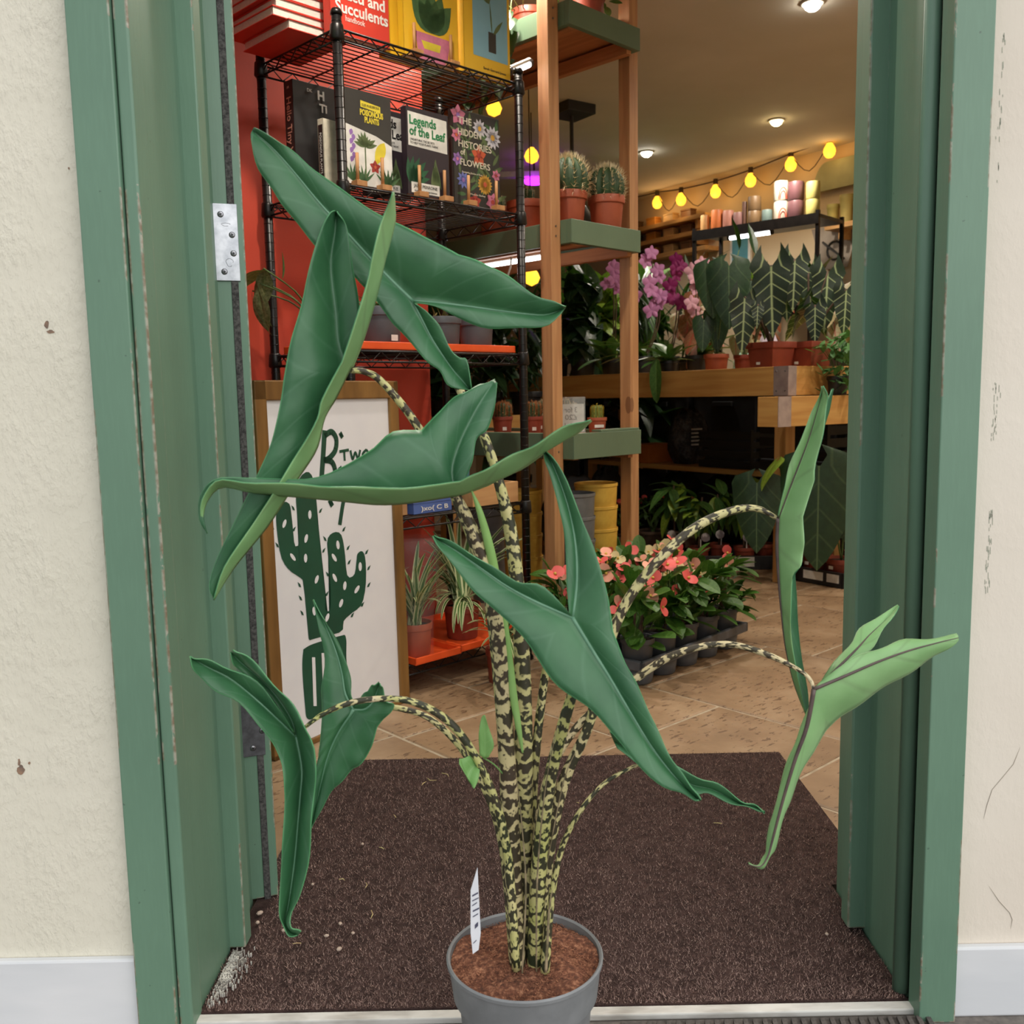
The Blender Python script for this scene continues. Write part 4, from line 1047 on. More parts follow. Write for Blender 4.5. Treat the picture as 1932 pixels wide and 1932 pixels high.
# ================================================================= plant kit
LEAFM = {}
def leafmesh(kind, mat, droop=0.35, fold=0.12, wob=0.0, n=12, m=4):
    """unit-length leaf along +Y, upper side +Z"""
    key = (kind, mat.name, droop, fold, wob)
    if key in LEAFM: return LEAFM[key]
    prof = {'obovate': lambda t: 0.25 * math.sin(math.pi * min(1, t) ** 1.55) ** 0.7, 'lance': lambda t: 0.13 * math.sin(math.pi * t ** 0.75) ** 0.9, 'oval': lambda t: 0.24 * math.sin(math.pi * t ** 1.15) ** 0.8, 'orchid': lambda t: 0.15 * math.sin(math.pi * t ** 0.9) ** 0.55,
            'strap': lambda t: 0.022 * (1 - t) ** 0.5 + 0.003, 'petal': lambda t: 0.40 * math.sin(math.pi * t ** 0.8) ** 0.7, 'palm': lambda t: 0.045 * math.sin(math.pi * t ** 0.6) ** 0.8,
            'heart': lambda t: 0.36 * max(0, math.cos(math.pi / 2 * max(t, 0))) ** 0.75, 'shield': lambda t: 0.27 * max(0, math.cos(math.pi / 2 * max(t, 0))) ** 0.85 * (1 + 0.10 * math.cos(t * 24))}[kind]
    lob = {'heart': 0.24, 'shield': 0.30}.get(kind, 0.0)
    vs = []; uv = []; wmax = 0.4 if kind in ('petal',) else (0.36 if lob else 0.24)
    for i in range(n + 1):
        t = -lob + (1 + lob) * i / n
        if t >= 0: xo = prof(t); xi = 0.0
        else:
            s = -t / lob; xo = prof(0) * math.sqrt(max(0, 1 - s ** 2.2)) * 0.98 + 0.02; xi = min(xo, 0.10 * s + 0.10 * s ** 3)
            if kind == 'shield': xo = prof(0) * (1 - 0.55 * s); xi = min(xo, 0.05 + 0.75 * prof(0) * 0.55 * s)
        for sd in (-1, 1):
            for j in range(m + 1):
                f = j / m if sd > 0 else 1 - j / m
                x = sd * (xi + (xo - xi) * f)
                tt = max(t, 0)
                if kind == 'strap':
                    a = droop * 2.2 * tt; y = math.sin(a) / max(droop * 2.2, .01) if droop > .01 else tt; z = -(1 - math.cos(a)) / max(droop * 2.2, .01)
                else: y = t; z = -droop * t * abs(t)
                z += fold * abs(x) - (0.9 * x * x if kind in ('petal', 'heart', 'oval') else 0) + wob * math.sin(9 * t + 2 * sd) * abs(x)
                vs.append((x, y, z)); uv.append((0.5 + 0.5 * x / max(xo, 1e-4) if not lob else 0.5 + 0.5 * x / 0.36, min(max(t, 0), 1)))
    q_ = 2 * (m + 1); fs = []
    for i in range(n):
        for j in range(q_ - 1):
            if j == m and lob and i < n * lob / (1 + lob) - 0.5: continue
            a = i * q_ + j; fs.append((a, a + 1, a + q_ + 1, a + q_))
    me = MB().add(vs, fs, uv).mesh('leaf', mat, True)
    LEAFM[key] = me
    return me
def leaf(parent, me, base, yaw, pitch, L, roll=0.0, w=1.0, name='leaf'):
    rot = (Matrix.Rotation(yaw, 3, 'Z') @ Matrix.Rotation(pitch, 3, 'X') @ Matrix.Rotation(roll, 3, 'Y')).to_euler()
    return obj(name, me, parent, base, rot, (L * w, L, L))
import numpy as np
class Guard:
    """room a plant may grow into: its own cell between neighbours, above a surface, clear of solid things"""
    def __init__(s, root, others, zmin, bad=(), zmax=None):
        o = root.location; s.o = np.array((o.x, o.y)); s.m = np.array(Matrix.Translation(o) @ Matrix.Rotation(root.rotation_euler.z, 4, 'Z'))
        s.oth = [np.array((p.x, p.y)) - s.o for p in others if (Vector((p.x, p.y)) - Vector((o.x, o.y))).length > 0.01]
        s.zmin, s.zmax, s.bad = zmin, zmax, bad
    def ok(s, pts):
        w = pts @ s.m[:3, :3].T + s.m[:3, 3]; d = w[:, :2] - s.o
        for c in s.oth:
            n = np.linalg.norm(c)
            if n < 1.5 and (d @ (c / n)).max() > n / 2 - 0.004: return False
        if s.zmin is not None and w[:, 2].min() < s.zmin: return False
        if s.zmax is not None and w[:, 2].max() > s.zmax: return False
        return not any(f(w) for f in s.bad)
LV = {}
def gleaf(r_, G, n, draw, tries=22, name='leaf'):
    """place n leaves, redrawing (and shortening) those that would run into something"""
    k = 0
    for i in range(n):
        for t in range(tries):
            me, base, yaw, pitch, L, roll, w = draw(i); L *= 0.955 ** t
            if me.name not in LV: LV[me.name] = np.array([tuple(v.co) for v in me.vertices])
            rot = np.array(Matrix.Rotation(yaw, 3, 'Z') @ Matrix.Rotation(pitch, 3, 'X') @ Matrix.Rotation(roll, 3, 'Y'))
            if G.ok((LV[me.name] * np.array((L * w, L, L))) @ rot.T + np.array(tuple(base))):
                leaf(r_, me, base, yaw, pitch, L, roll, w, name); k += 1; break
    return k
def stem(parent, a, b_, r, m, name='stem', bow=0.15, up=True):
    a, b_ = Vector(a), Vector(b_); mid = a.lerp(b_, 0.5) + Vector((0, 0, (b_ - a).length * bow if up else 0))
    pts = [tuple(p) for p in (a, a.lerp(mid, 0.5) + Vector((0, 0, 0.02 * bow)), mid, b_)]
    return MB().tube(spl(pts, 9), [r, r, r, r, r * .9, r * .9, r * .8, r * .8, r * .7], 7).build(name, m, parent, smooth=True)
TERRA = pm('terracotta_plastic', (166, 84, 56), (150, 72, 48), 14, 0.5)
TERRAD = pm('terracotta_dark', (140, 62, 44), (124, 54, 40), 14, 0.5)
POTD = pm('dark_grey_pot', (84, 86, 92), (72, 74, 80), 14, 0.45)
POTB = pm('black_pot', (34, 35, 38), (26, 27, 30), 14, 0.45)
POTY = pm('yellow_pot', (228, 186, 78), (212, 166, 62), 34, 0.6, detail=5)
POTGR = pm('grey_stacked_pot', (116, 116, 116), (102, 102, 104), 24, 0.55)
SOILD = pm('dark_soil', (60, 42, 32), (38, 28, 22), 140, 0.95, bmp=0.7, bscale=160)
POTM = {}
def pot_parts(root, rt, rb, h, m, rim=0.22, square=False):
    key = (rt, rb, h, m.name, square)
    if key not in POTM:
        mb = MB()
        pr = [(rb * 0.97, 0.0), (rb, 0.003), (rt * 0.95 * (1 - rim) + rb * rim * 0.95, h * (1 - rim)), (rt * 0.985, h * (1 - rim) + 0.002), (rt, h - 0.002), (rt * 0.985, h), (rt * 0.93, h - 0.001), (rt * 0.9, h * 0.86), (0.0, h * 0.86)]
        mb.lathe(pr, 4 if square else 28)
        if square: mb.v = [tuple(Matrix.Rotation(R(45), 3, 'Z') @ Vector((x * 1.35, y * 1.35, z))) for x, y, z in mb.v]
        me = mb.mesh('pot', m, not square)
        try: me.set_sharp_from_angle(angle=R(40))
        except Exception: pass
        sb = MB().lathe([(0.0, h * 0.90), (rt * 0.5, h * 0.895), (rt * 0.915, h * 0.875)], 4 if square else 20)
        if square: sb.v = [tuple(Matrix.Rotation(R(45), 3, 'Z') @ Vector((x * 1.33, y * 1.33, z))) for x, y, z in sb.v]
        POTM[key] = (me, sb.mesh('soil', SOILD, True))
    me, so = POTM[key]
    obj('pot', me, root); obj('soil', so, root)
    return root
def potplant(name, label, cat, p, pot, rz=0.0, group=None, square=False):
    r_ = thing(name, label, cat, p, rz, group)
    pot_parts(r_, *pot, square=square)
    return r_
def yaw_to_cam(p): return math.atan2(p.x, -1.16 - p.y) if False else math.atan2(p.x, -(1.16 + p.y))
def price(root, x, y, z, rot, s=(0.018, 0.011)):
    MB().box((-s[0] / 2, -0.0006, -s[1] / 2), (s[0] / 2, 0.0006, s[1] / 2), Matrix.Translation((x, y, z)) @ Matrix.Rotation(rot, 4, 'Z')).build('price_sticker', WHT, root)
STEMG = pm('stem_green', (92, 116, 62), (74, 96, 50), 20, 0.6)
STEMB = pm('stem_brown', (96, 74, 58), (76, 58, 46), 20, 0.7)
G_SPIDER, nt, b = new_mat('spider_leaf')
uvn = N(nt, 'ShaderNodeUVMap'); uvn.uv_map = 'uv'; sep = N(nt, 'ShaderNodeSeparateXYZ'); nt.links.new(uvn.outputs[0], sep.inputs[0])
a_ = mth(nt, 'ABSOLUTE', mth(nt, 'SUBTRACT', sep.outputs[0], 0.5))
nt.links.new(mixc(nt, mth(nt, 'GREATER_THAN', a_, 0.27), lin((82, 116, 58)), lin((204, 208, 158))), b.inputs['Base Color']); b.inputs['Roughness'].default_value = 0.5
MATS['spider_leaf'] = G_SPIDER
G_EUPH = leaf_mat('spurge_leaf', (48, 88, 30), (76, 116, 42), (110, 140, 70), 0.03, 6.0, 0.08, 0.4, blotch=0)
G_DARK = leaf_mat('dark_leaf', (22, 44, 26), (40, 66, 34), (66, 92, 52), 0.03, 7.0, 0.2, 0.4, blotch=0)
G_MID = leaf_mat('mid_leaf', (52, 90, 42), (78, 118, 54), (120, 150, 84), 0.03, 7.0, 0.25, 0.4, blotch=0)
G_LIME = leaf_mat('lime_leaf', (112, 146, 44), (146, 172, 62), (180, 200, 100), 0.03, 8.0, 0.35, 0.4, blotch=0)
G_VELV = leaf_mat('velvet_leaf', (28, 50, 34), (38, 64, 42), (96, 120, 80), 0.016, 4.0, 0.28, 0.45, blotch=0, k=2.2)
G_POLLY = leaf_mat('black_veined_leaf', (20, 34, 28), (28, 46, 36), (172, 190, 136), 0.03, 6.0, 0.85, 0.4, blotch=0.9, k=1.6, midamt=1.0)
G_CALA = leaf_mat('caladium_leaf', (176, 164, 128), (150, 146, 96), (178, 58, 60), 0.06, 5.0, 0.55, 0.5, blotch=0)
G_CALR = leaf_mat('caladium_red_leaf', (128, 92, 60), (176, 120, 88), (186, 54, 52), 0.06, 5.0, 0.6, 0.5, blotch=0)
G_VAR = leaf_mat('silver_green_leaf', (70, 86, 48), (150, 156, 110), (120, 140, 84), 0.05, 6.0, 0.3, 0.5, blotch=0)
G_BLUEG = leaf_mat('fern_leaf', (62, 110, 56), (88, 136, 74), (110, 150, 90), 0.05, 6.0, 0.1, 0.5, blotch=0)

# ================================================================= leaning sign
GOLD = pm('gilt_frame', (150, 112, 62), (112, 80, 42), 14, 0.4, stretch=(1, 1, 0.2), metal=0.25, bmp=0.15, bscale=60)
CANV = pm('sign_white', (232, 232, 236), (226, 226, 232), 8, 0.55)
LOGO = pm('logo_green', (18, 78, 58), None, 10, 0.5)
sb = Vector((-0.289, 1.341, 0.0)); sdir = Vector((-0.53, -0.85, 0)).normalized()
SWD, SH = 0.50, 0.865
s_org = sb + sdir * SWD
sang = math.atan2(-sdir.y, -sdir.x)
sign = thing('framed_sign', 'white sign with green potted cactus logo in a gilt frame leaning on the shelving', 'sign', s_org, sang)
sign.rotation_euler = Euler((R(-0.4), 0, sang))
MB().box((0.02, 0.006, 0.008), (SWD - 0.02, 0.02, SH - 0.02)).build('panel', CANV, sign)
for a, b_ in (((0, -0.002, SH - 0.045), (SWD, 0.026, SH)), ((0, -0.002, 0), (SWD, 0.026, 0.014)), ((0, -0.002, 0.0), (0.036, 0.026, SH)), ((SWD - 0.036, -0.002, 0.0), (SWD, 0.026, SH))):
    MB().box(a, b_).build('frame_rail', GOLD, sign, bevel=0.003)
# logo drawn in the sign's own plane, read off the photograph through that plane
sn = (Matrix.Rotation(sang, 3, 'Z') @ Matrix.Rotation(R(-0.4), 3, 'X')) @ Vector((0, 1, 0))
SM = (Matrix.Translation(s_org) @ Euler((R(-0.4), 0, sang)).to_matrix().to_4x4()); SMI = SM.inverted()
def sp(px, py):
    p = SMI @ on_plane(px, py, SM @ Vector((0, 0.006, 0)), sn); return (p.x, p.z)
def logo_poly(pts, name, m=LOGO, y=0.0052, y1=0.0062):
    q_ = [sp(*p) for p in pts]
    n = len(q_); vs = [(x, y, z) for x, z in q_] + [(x, y1, z) for x, z in q_]
    bm = bmesh.new(); f = [bm.verts.new(v) for v in vs[:n]]
    face = bm.faces.new(f); bmesh.ops.triangulate(bm, faces=[face])
    me = bpy.data.meshes.new(name); bm.to_mesh(me); bm.free(); me.materials.append(m)
    return obj(name, me, sign)
logo_poly(spl([(582, 1205), (577, 1150), (572, 1100), (566, 1090), (545, 1075), (530, 1050), (522, 1000), (521, 965), (530, 948), (545, 950), (550, 975), (555, 1025), (562, 1030), (563, 1000), (558, 940), (563, 905), (580, 890), (592, 908), (598, 960), (606, 1060), (613, 1120), (613, 1150), (622, 1150), (624, 1120), (620, 1060), (617, 1020), (628, 1005), (643, 1008), (650, 1040), (655, 1086), (668, 1084), (672, 1060), (674, 1045), (683, 1040), (689, 1055), (690, 1100), (682, 1140), (662, 1158), (648, 1172), (643, 1192), (600, 1203), (584, 1208)], 110), 'logo_cactus')
logo_poly(spl([(572, 1225), (590, 1215), (640, 1200), (652, 1202), (653, 1240), (652, 1330), (600, 1352), (580, 1356), (575, 1330), (570, 1260), (572, 1225)], 50), 'logo_pot')
for x0, y0, x1, y1 in ((588, 1240, 594, 1332), (606, 1232, 612, 1300)):
    logo_poly([(x0, y0), (x1, y0), (x1 + 3, y1), (x0 + 3, y1)], 'logo_stripe', CANV, 0.0049)
for cx, cy, a in ((584, 971, 0), (577, 1016, .2), (552, 1051, -.6), (576, 1053, 0), (597, 1093, .3), (592, 1153, -.1), (617, 1165, .3), (630, 1052, -.5), (631, 1090, -.4), (650, 1105, .1), (673, 1112, .5), (643, 1138, .3), (637, 1028, -.1), (679, 1069, 0), (536, 988, .3)):
    pts = []
    for k in range(10):
        t = k * 2 * math.pi / 10; u_, v_ = 3.2 * math.cos(t), 8.5 * math.sin(t)
        pts.append((cx + u_ * math.cos(a) - v_ * math.sin(a), cy + u_ * math.sin(a) + v_ * math.cos(a)))
    logo_poly(pts, 'logo_spot', CANV, 0.0049)
for x, y, dx in ((517, 996, -1), (526, 1030, -1), (551, 1000, 1), (556, 960, -1), (601, 965, 1), (568, 1105, -1), (570, 1130, -1), (573, 1158, -1), (607, 1040, 1), (613, 1122, 1), (616, 1018, -1), (621, 1085, -1), (653, 1035, 1), (655, 1062, 1), (688, 1043, 1), (692, 1073, 1), (692, 1105, 1), (680, 1142, 1), (661, 1162, 1), (645, 1000, 1)):
    logo_poly([(x, y + 3), (x + dx * 2, y - 3), (x + dx * 7, y - 7), (x + dx * 4, y + 2)], 'logo_thorn')
def stroke(pts, w, name='lettering'):
    q_ = spl([sp(*p) for p in pts], 5 * len(pts)); mb = MB()
    for i in range(len(q_) - 1):
        a, b_ = Vector((q_[i][0], 0, q_[i][1])), Vector((q_[i + 1][0], 0, q_[i + 1][1])); d = (b_ - a)
        if d.length < 1e-6: continue
        e = d.normalized() * w * 0.25; n_ = Vector((-d.z, 0, d.x)).normalized() * w / 2
        y = 0.0053 - 0.00002 * (i % 2)
        mb.add([Vector((p.x, y, p.z)) for p in (a - e + n_, a - e - n_, b_ + e - n_, b_ + e + n_)], [(0, 1, 2, 3)])
    return mb.build(name, LOGO, sign)
for pts, w in (([(612, 815), (610, 850), (607, 895), (606, 925)], .011), ([(612, 822), (625, 815), (634, 828), (632, 850), (620, 865), (611, 868)], .010), ([(612, 868), (626, 872), (632, 890), (628, 915), (616, 930)], .010), ([(642, 818), (645, 824)], .008),
               ([(641, 852), (657, 849)], .005), ([(649, 851), (650, 868)], .005), ([(661, 851), (665, 866), (670, 854), (675, 865), (679, 850)], .005), ([(690, 849), (684, 857), (689, 865), (696, 858), (691, 849)], .005),
               ([(641, 883), (648, 900), (654, 915)], .009), ([(622, 945), (626, 953)], .009), ([(666, 880), (655, 915), (647, 950), (641, 988)], .009)):
    stroke(pts, w * 1.45)

# ================================================================= things on the wire shelving
SLEEVE = pm('clear_sleeve', (235, 240, 245), None, 10, 0.08, alpha=0.05, spec=0.8)
SPOTS = [wloc(0.225, 0.050, 0.0925), wloc(0.445, 0.095, 0.0925), wloc(0.235, 0.245, 0.0925), Vector((-0.035, 1.505, 0.0))]
_un = np.array((V.x, V.y)); _uu = np.array((U.x, U.y)); _f0 = np.array((FL.x, FL.y)); _sn = np.array((math.sin(sang), -math.cos(sang))); _s0 = np.array((s_org.x, s_org.y))
def in_shelving(w):
    d = w[:, :2] - _f0; x = d @ _uu; y = d @ _un; z = w[:, 2]
    if ((x > -.03) & (x < SW + .03) & (y > -.03) & (y < SD + .03) & (z > .455)).any(): return True
    if ((x > -.03) & (x < SW + .03) & (y > -.035) & (y < SD + .03) & (z < .112)).any(): return True
    if (y > .385).any(): return True
    return bool(((np.minimum(abs(x), abs(x - SW)) < .03) & (np.minimum(abs(y), abs(y - SD)) < .03)).any())
def behind_sign(w):          # keep off the leaning sign: stay beyond its back face
    d = w[:, :2] - _s0; t = d @ np.array((math.cos(sang), math.sin(sang)))
    return bool(((t < SWD + .012) & (d @ -_sn < .045)).any())
_e0 = on_z(1213, 1302, 0.0); _e1 = on_z(1402, 1222, 0.0); _ed = (_e1 - _e0).normalized(); _en = np.array((-_ed.y, _ed.x)); _eu = np.array((_ed.x, _ed.y))
def near_carry_tray(w):
    d = w[:, :2] - np.array((_e0.x, _e0.y)); return bool((d @ _eu > -.12).any() and ((d @ _eu > -.12) & (d @ _en < .5)).any())
def spider(label, p, pot, n, Lr, rz, seed, trail=0, sleeve=False, floor=False):
    r_ = potplant('spider_plant', label, 'potted plant', p, pot, rz)
    rg = random.Random(seed); h = pot[2] * 0.9
    G = Guard(r_, SPOTS, 0.01, (in_shelving, behind_sign, near_carry_tray))
    def draw(k):
        me = leafmesh('strap', G_SPIDER, rg.choice((0.35, 0.55, 0.8)), 0.5, 0, 12, 1)
        return me, (rg.uniform(-.012, .012), rg.uniform(-.012, .012), h), rg.uniform(0, 6.28), R(rg.uniform(55, 88)) if not sleeve else R(rg.uniform(72, 90)), rg.uniform(*Lr), 0.0, rg.uniform(1.3, 2.0)
    def trailer(k):
        return leafmesh('strap', G_SPIDER, 1.15, 0.5, 0, 12, 1), (rg.uniform(-.02, .02), rg.uniform(-.02, .02), h), math.pi - rz + rg.uniform(-1.3, 1.0), R(rg.uniform(45, 75)), rg.uniform(0.28, 0.42), 0.0, 2.1
    gleaf(r_, G, n, draw); gleaf(r_, G, trail, trailer)
    if sleeve:
        MB().lathe([(pot[0] * 1.04, 0.0), (pot[0] * 1.08, pot[2]), (pot[0] * 1.55, pot[2] + 0.20), (pot[0] * 1.6, pot[2] + 0.24)], 22).build('sleeve', SLEEVE, r_, smooth=True)
    return r_
spider('spider plant in a clear sleeve and terracotta pot on the lowest wire shelf', SPOTS[0], (0.049, 0.041, 0.095, TERRA), 60, (0.16, 0.30), 0.3, 1, sleeve=True)
spider('trailing spider plant in terracotta pot at the open end of the lowest shelf', SPOTS[1], (0.058, 0.046, 0.105, TERRAD), 54, (0.2, 0.36), 0.8, 2, trail=16)
spider('spider plant in a clear sleeve at the back of the lowest wire shelf', SPOTS[2], (0.047, 0.041, 0.095, TERRA), 40, (0.14, 0.24), 0.1, 5, sleeve=True)
spider('spider plant with arching leaves on the floor beside the wire shelving', SPOTS[3], (0.05, 0.042, 0.10, TERRAD), 26, (0.2, 0.32), 0.1, 9, trail=2, floor=True)
CARD = pm('cardboard', (186, 140, 96), (172, 126, 84), 20, 0.8)
BLUB = pm('blue_box', (82, 108, 172), (74, 98, 162), 12, 0.45)
TEAL = pm('teal_box', (96, 158, 172), (86, 146, 162), 12, 0.45)
NAVY = pm('navy_box', (60, 66, 128), (50, 56, 116), 12, 0.45)
CRATE = wood('crate_wood', (200, 154, 104), (180, 130, 84), 0, 14, 0.6, knots=False)
def carton(label, lx, ly, z, w, d, h, m, yaw=0.0, lid=True, cat='box'):
    c_ = thing('gift_box' if m is not CARD else 'cardboard_box', label, cat, wloc(lx, ly, z), S45 + yaw)
    MB().box((0, 0, 0), (w, d, h * 0.62 if lid else h)).build('body', m, c_, bevel=0.0012)
    if lid: MB().box((-0.0012, -0.0012, h * 0.60), (w + 0.0012, d + 0.0012, h)).build('lid', m, c_, bevel=0.0012)
    return c_
z4 = 0.4985
carton('brown cardboard box at the left of the blue boxes', 0.06, 0.03, z4, 0.135, 0.2, 0.05, CARD, lid=False)
bb = carton('flat blue box with a barcode on the lower wire shelf', 0.205, 0.015, z4, 0.14, 0.19, 0.048, BLUB)
mb = MB(); rg = random.Random(3)
for k in range(14): mb.box((-0.0022, 0.07 + k * 0.0034, 0.008), (-0.0015, 0.07 + k * 0.0034 + rg.uniform(.0008, .0022), 0.024))
tag(mb.build('barcode', WHT, bb), kind='stuff')
put_text(bb, ')xo( C B', 0.075, 0.014, 0.018, WHT, 0.1, 0.0003, y=-0.0022, name='box_print')
carton('blue box lying on the flat blue box', 0.225, 0.05, z4 + 0.0485, 0.13, 0.14, 0.10, BLUB, R(-3))
carton('navy box standing behind the wooden crate', 0.40, 0.18, z4, 0.05, 0.12, 0.17, NAVY, R(4))
carton('teal box standing in the wooden crate corner of the shelf', 0.475, 0.19, z4, 0.11, 0.10, 0.16, TEAL, R(4))
cr = thing('wooden_crate', 'shallow pale wooden crate at the open end of the lower wire shelf', 'crate', wloc(0.425, 0.012, z4), S45)
for a, b_ in (((0, 0, 0), (0.19, 0.012, 0.062)), ((0, 0.128, 0), (0.19, 0.14, 0.062)), ((0, 0.0121, 0), (0.012, 0.1279, 0.062)), ((0.178, 0.0121, 0), (0.19, 0.1279, 0.062)), ((0.0121, 0.0121, 0), (0.1779, 0.1279, 0.006))):
    MB().box(a, b_).build('board', CRATE, cr, bevel=0.001)
z3 = 0.9535
p1 = potplant('potted_succulent', 'large dark grey pot with a price sticker on the orange tray', 'potted plant', wloc(0.19, 0.12, z3), (0.066, 0.054, 0.115, POTD))
price(p1, 0.046, -0.046, 0.03, R(45), (0.022, 0.016))
rg = random.Random(6)
for k in range(12): leaf(p1, leafmesh('lance', G_VAR, 0.3, 0.2), (rg.uniform(-.02, .02), rg.uniform(-.02, .02), 0.10), rg.uniform(0, 6.28), R(rg.uniform(30, 75)), rg.uniform(.07, .12))
DRY = pm('dry_moss', (140, 128, 72), (96, 84, 46), 60, 0.9)
for lx, lab in ((0.412, 'grey pot of low spiky growth beside the large dark pot'), (0.545, 'grey pot at the open end of the orange tray')):
    p_ = potplant('potted_succulent', lab, 'potted plant', wloc(lx, 0.11, z3), (0.056, 0.046, 0.098, POTD))
    for k in range(16): leaf(p_, leafmesh('lance', DRY if lx < .5 else G_MID, 0.1, 0.3), (rg.uniform(-.025, .025), rg.uniform(-.025, .025), 0.088), rg.uniform(0, 6.28), R(rg.uniform(20, 80)), rg.uniform(.02, .05))
pv = potplant('potted_foliage', 'drooping green and silver leaved plant at the wall end of the middle shelf', 'potted plant', wloc(0.088, 0.262, z3), (0.048, 0.04, 0.09, POTD))
for px, py, L, yw, pt in ((585, 505, 0.10, 100, 5), (575, 500, 0.085, 60, -30), (548, 520, 0.10, 170, -80), (560, 528, 0.10, 200, -75), (530, 540, 0.10, 150, -85)):
    t_ = at(px, py, 2.52)
    lp = Matrix.Translation(pv.location) @ Matrix.Rotation(S45, 4, 'Z')
    t_l = lp.inverted() @ t_
    stem(pv, (0, 0, 0.08), t_l, 0.0025, STEMG, bow=0.1)
    leaf(pv, leafmesh('oval', G_VAR, 0.5, 0.2), t_l, R(yw) - S45, R(pt), L * 1.15, w=1.0)
leaf(pv, leafmesh('lance', G_MID, 0.05, 0.4), lp.inverted() @ at(540, 520, 2.62), R(90), R(95), 0.075)

# ================================================================= things on the pine rack
def rloc(x, y, z): return RM @ Vector((x, y, z))
SPINE = pm('cactus_spine', (240, 230, 200), (218, 200, 158), 30, 0.7)
SPINEY = pm('cactus_spine_gold', (214, 192, 84), (196, 168, 60), 30, 0.7)
SPINEO = pm('cactus_spine_rust', (214, 158, 112), (188, 128, 84), 30, 0.7)
CACG = pm('cactus_green', (54, 80, 44), (40, 64, 36), 20, 0.6)
CACY = pm('cactus_yellow_green', (112, 124, 52), (92, 104, 40), 20, 0.6)
def cactus_body(root, c, r, h, ribs, seed, spine=SPINE, body=CACG, sl=0.35, fuzz=3, nm='stem'):
    """ribbed globe or column with spines growing from the ribs"""
    n = ribs * 4; rows = 14; vs = []; fs = []
    for i in range(rows + 1):
        t = i / rows; zz = h * (1 - math.cos(math.pi * t)) / 2 if h < 2.4 * r else h * t
        rad = r * math.sin(math.pi * (0.12 + 0.88 * t)) ** 0.7 if h < 2.4 * r else r * min(1.0, 0.75 + t * 2) * (math.sqrt(max(0, 1 - ((t - .8) / .2) ** 2)) if t > .8 else 1)
        for k in range(n):
            a = 2 * math.pi * k / n; q_ = rad * (1 + 0.10 * math.cos(ribs * a)); vs.append((c[0] + q_ * math.cos(a), c[1] + q_ * math.sin(a), c[2] + zz))
    for i in range(rows):
        for k in range(n): fs.append((i * n + k, i * n + (k + 1) % n, (i + 1) * n + (k + 1) % n, (i + 1) * n + k))
    b_ = MB().add(vs, fs).build(nm, body, root, smooth=True)
    rg = random.Random(seed); mb = MB()
    for k in range(ribs):
        for i in range(1, rows + 1):
            v0 = Vector(vs[min(i, rows) * n + k * 4]); ctr = Vector((c[0], c[1], c[2] + h * 0.45)); d0 = (v0 - ctr).normalized()
            for q_ in range(fuzz):
                d = (d0 + Vector((rg.gauss(0, .5), rg.gauss(0, .5), rg.gauss(0.25, .5)))).normalized() * (r * sl * rg.uniform(.6, 1.2))
                s_ = d.cross(Vector((0.3, 0.5, 1))).normalized() * max(0.0011, r * 0.022)
                mb.add([v0 - s_, v0 + s_, v0 + d], [(0, 1, 2)])
    tag(mb.build('spines', spine, b_), kind='stuff')
    return b_
for x, y, r, h, lab, sd in ((0.105, 0.105, 0.062, 0.125, 'round spiny cactus in terracotta pot at the post side of the green shelf', 1), (0.256, 0.070, 0.056, 0.112, 'round spiny cactus in terracotta pot at the outer corner of the green shelf', 2)):
    c_ = potplant('barrel_cactus', lab, 'cactus', rloc(x, y, 1.349), (0.062, 0.047, 0.118, TERRA))
    cactus_body(c_, (0, 0, 0.10), r, h, 14, sd, sl=0.36, fuzz=5)
for x, y, lab, sd in ((0.102, 0.285, 'terracotta pot on the green cactus shelf between the wire post and pine post', 3), (0.115, 0.44, 'terracotta pot with small cactus behind the floral book end', 4)):
    c_ = potplant('potted_cactus', lab, 'cactus', rloc(x, y, 1.349), (0.070, 0.055, 0.115, TERRA))
    cactus_body(c_, (0.0, 0, 0.09), 0.022, 0.07, 8, sd)
# mini cacti on the low shelf
zr = 0.686
for x, y, lab, nst, spn in ((0.10, 0.42, 'mini cactus cluster with rusty spines nearest the blue-box shelf', 3, SPINEO), (0.13, 0.305, 'mini cactus cluster with rusty spines beside the pine post', 3, SPINEO), (0.22, 0.55, 'mini cactus cluster deeper on the low green shelf', 3, SPINEO), (0.24, 0.38, 'mini cactus with pale woolly stems on the low green shelf', 2, SPINE), (0.22, 0.70, 'mini cactus at the back of the low green shelf', 3, SPINEO)):
    c_ = potplant('mini_cactus', lab, 'cactus', rloc(x, y, zr), (0.036, 0.028, 0.062, TERRAD))
    rg = random.Random(int(x * 1000)); price(c_, 0.006, -0.031, 0.02, R(10), (0.014, 0.012))
    for k in range(nst): cactus_body(c_, (0.015 * math.cos(k * 2.1 + .4), 0.015 * math.sin(k * 2.1 + .4), 0.052), 0.0145, 0.05 + 0.012 * rg.random(), 9, k + 7, spn, sl=0.7, fuzz=4)
c_ = potplant('mini_cactus', 'yellow-topped mini cactus in terracotta pot beside the price card', 'cactus', rloc(0.235, 0.10, zr), (0.034, 0.026, 0.056, TERRA))
cactus_body(c_, (0, 0, 0.046), 0.019, 0.052, 12, 4, SPINEY, CACY, sl=0.3, fuzz=4)
MB().box((-0.016, -0.0338, 0.022), (0.016, -0.0328, 0.032), Matrix.Rotation(R(8), 4, 'Z')).build('name_strip', WHT, c_)
c_ = potplant('mini_cactus', 'white woolly column cactus trio behind the clear price card', 'cactus', rloc(0.21, 0.20, zr), (0.034, 0.026, 0.056, TERRA))
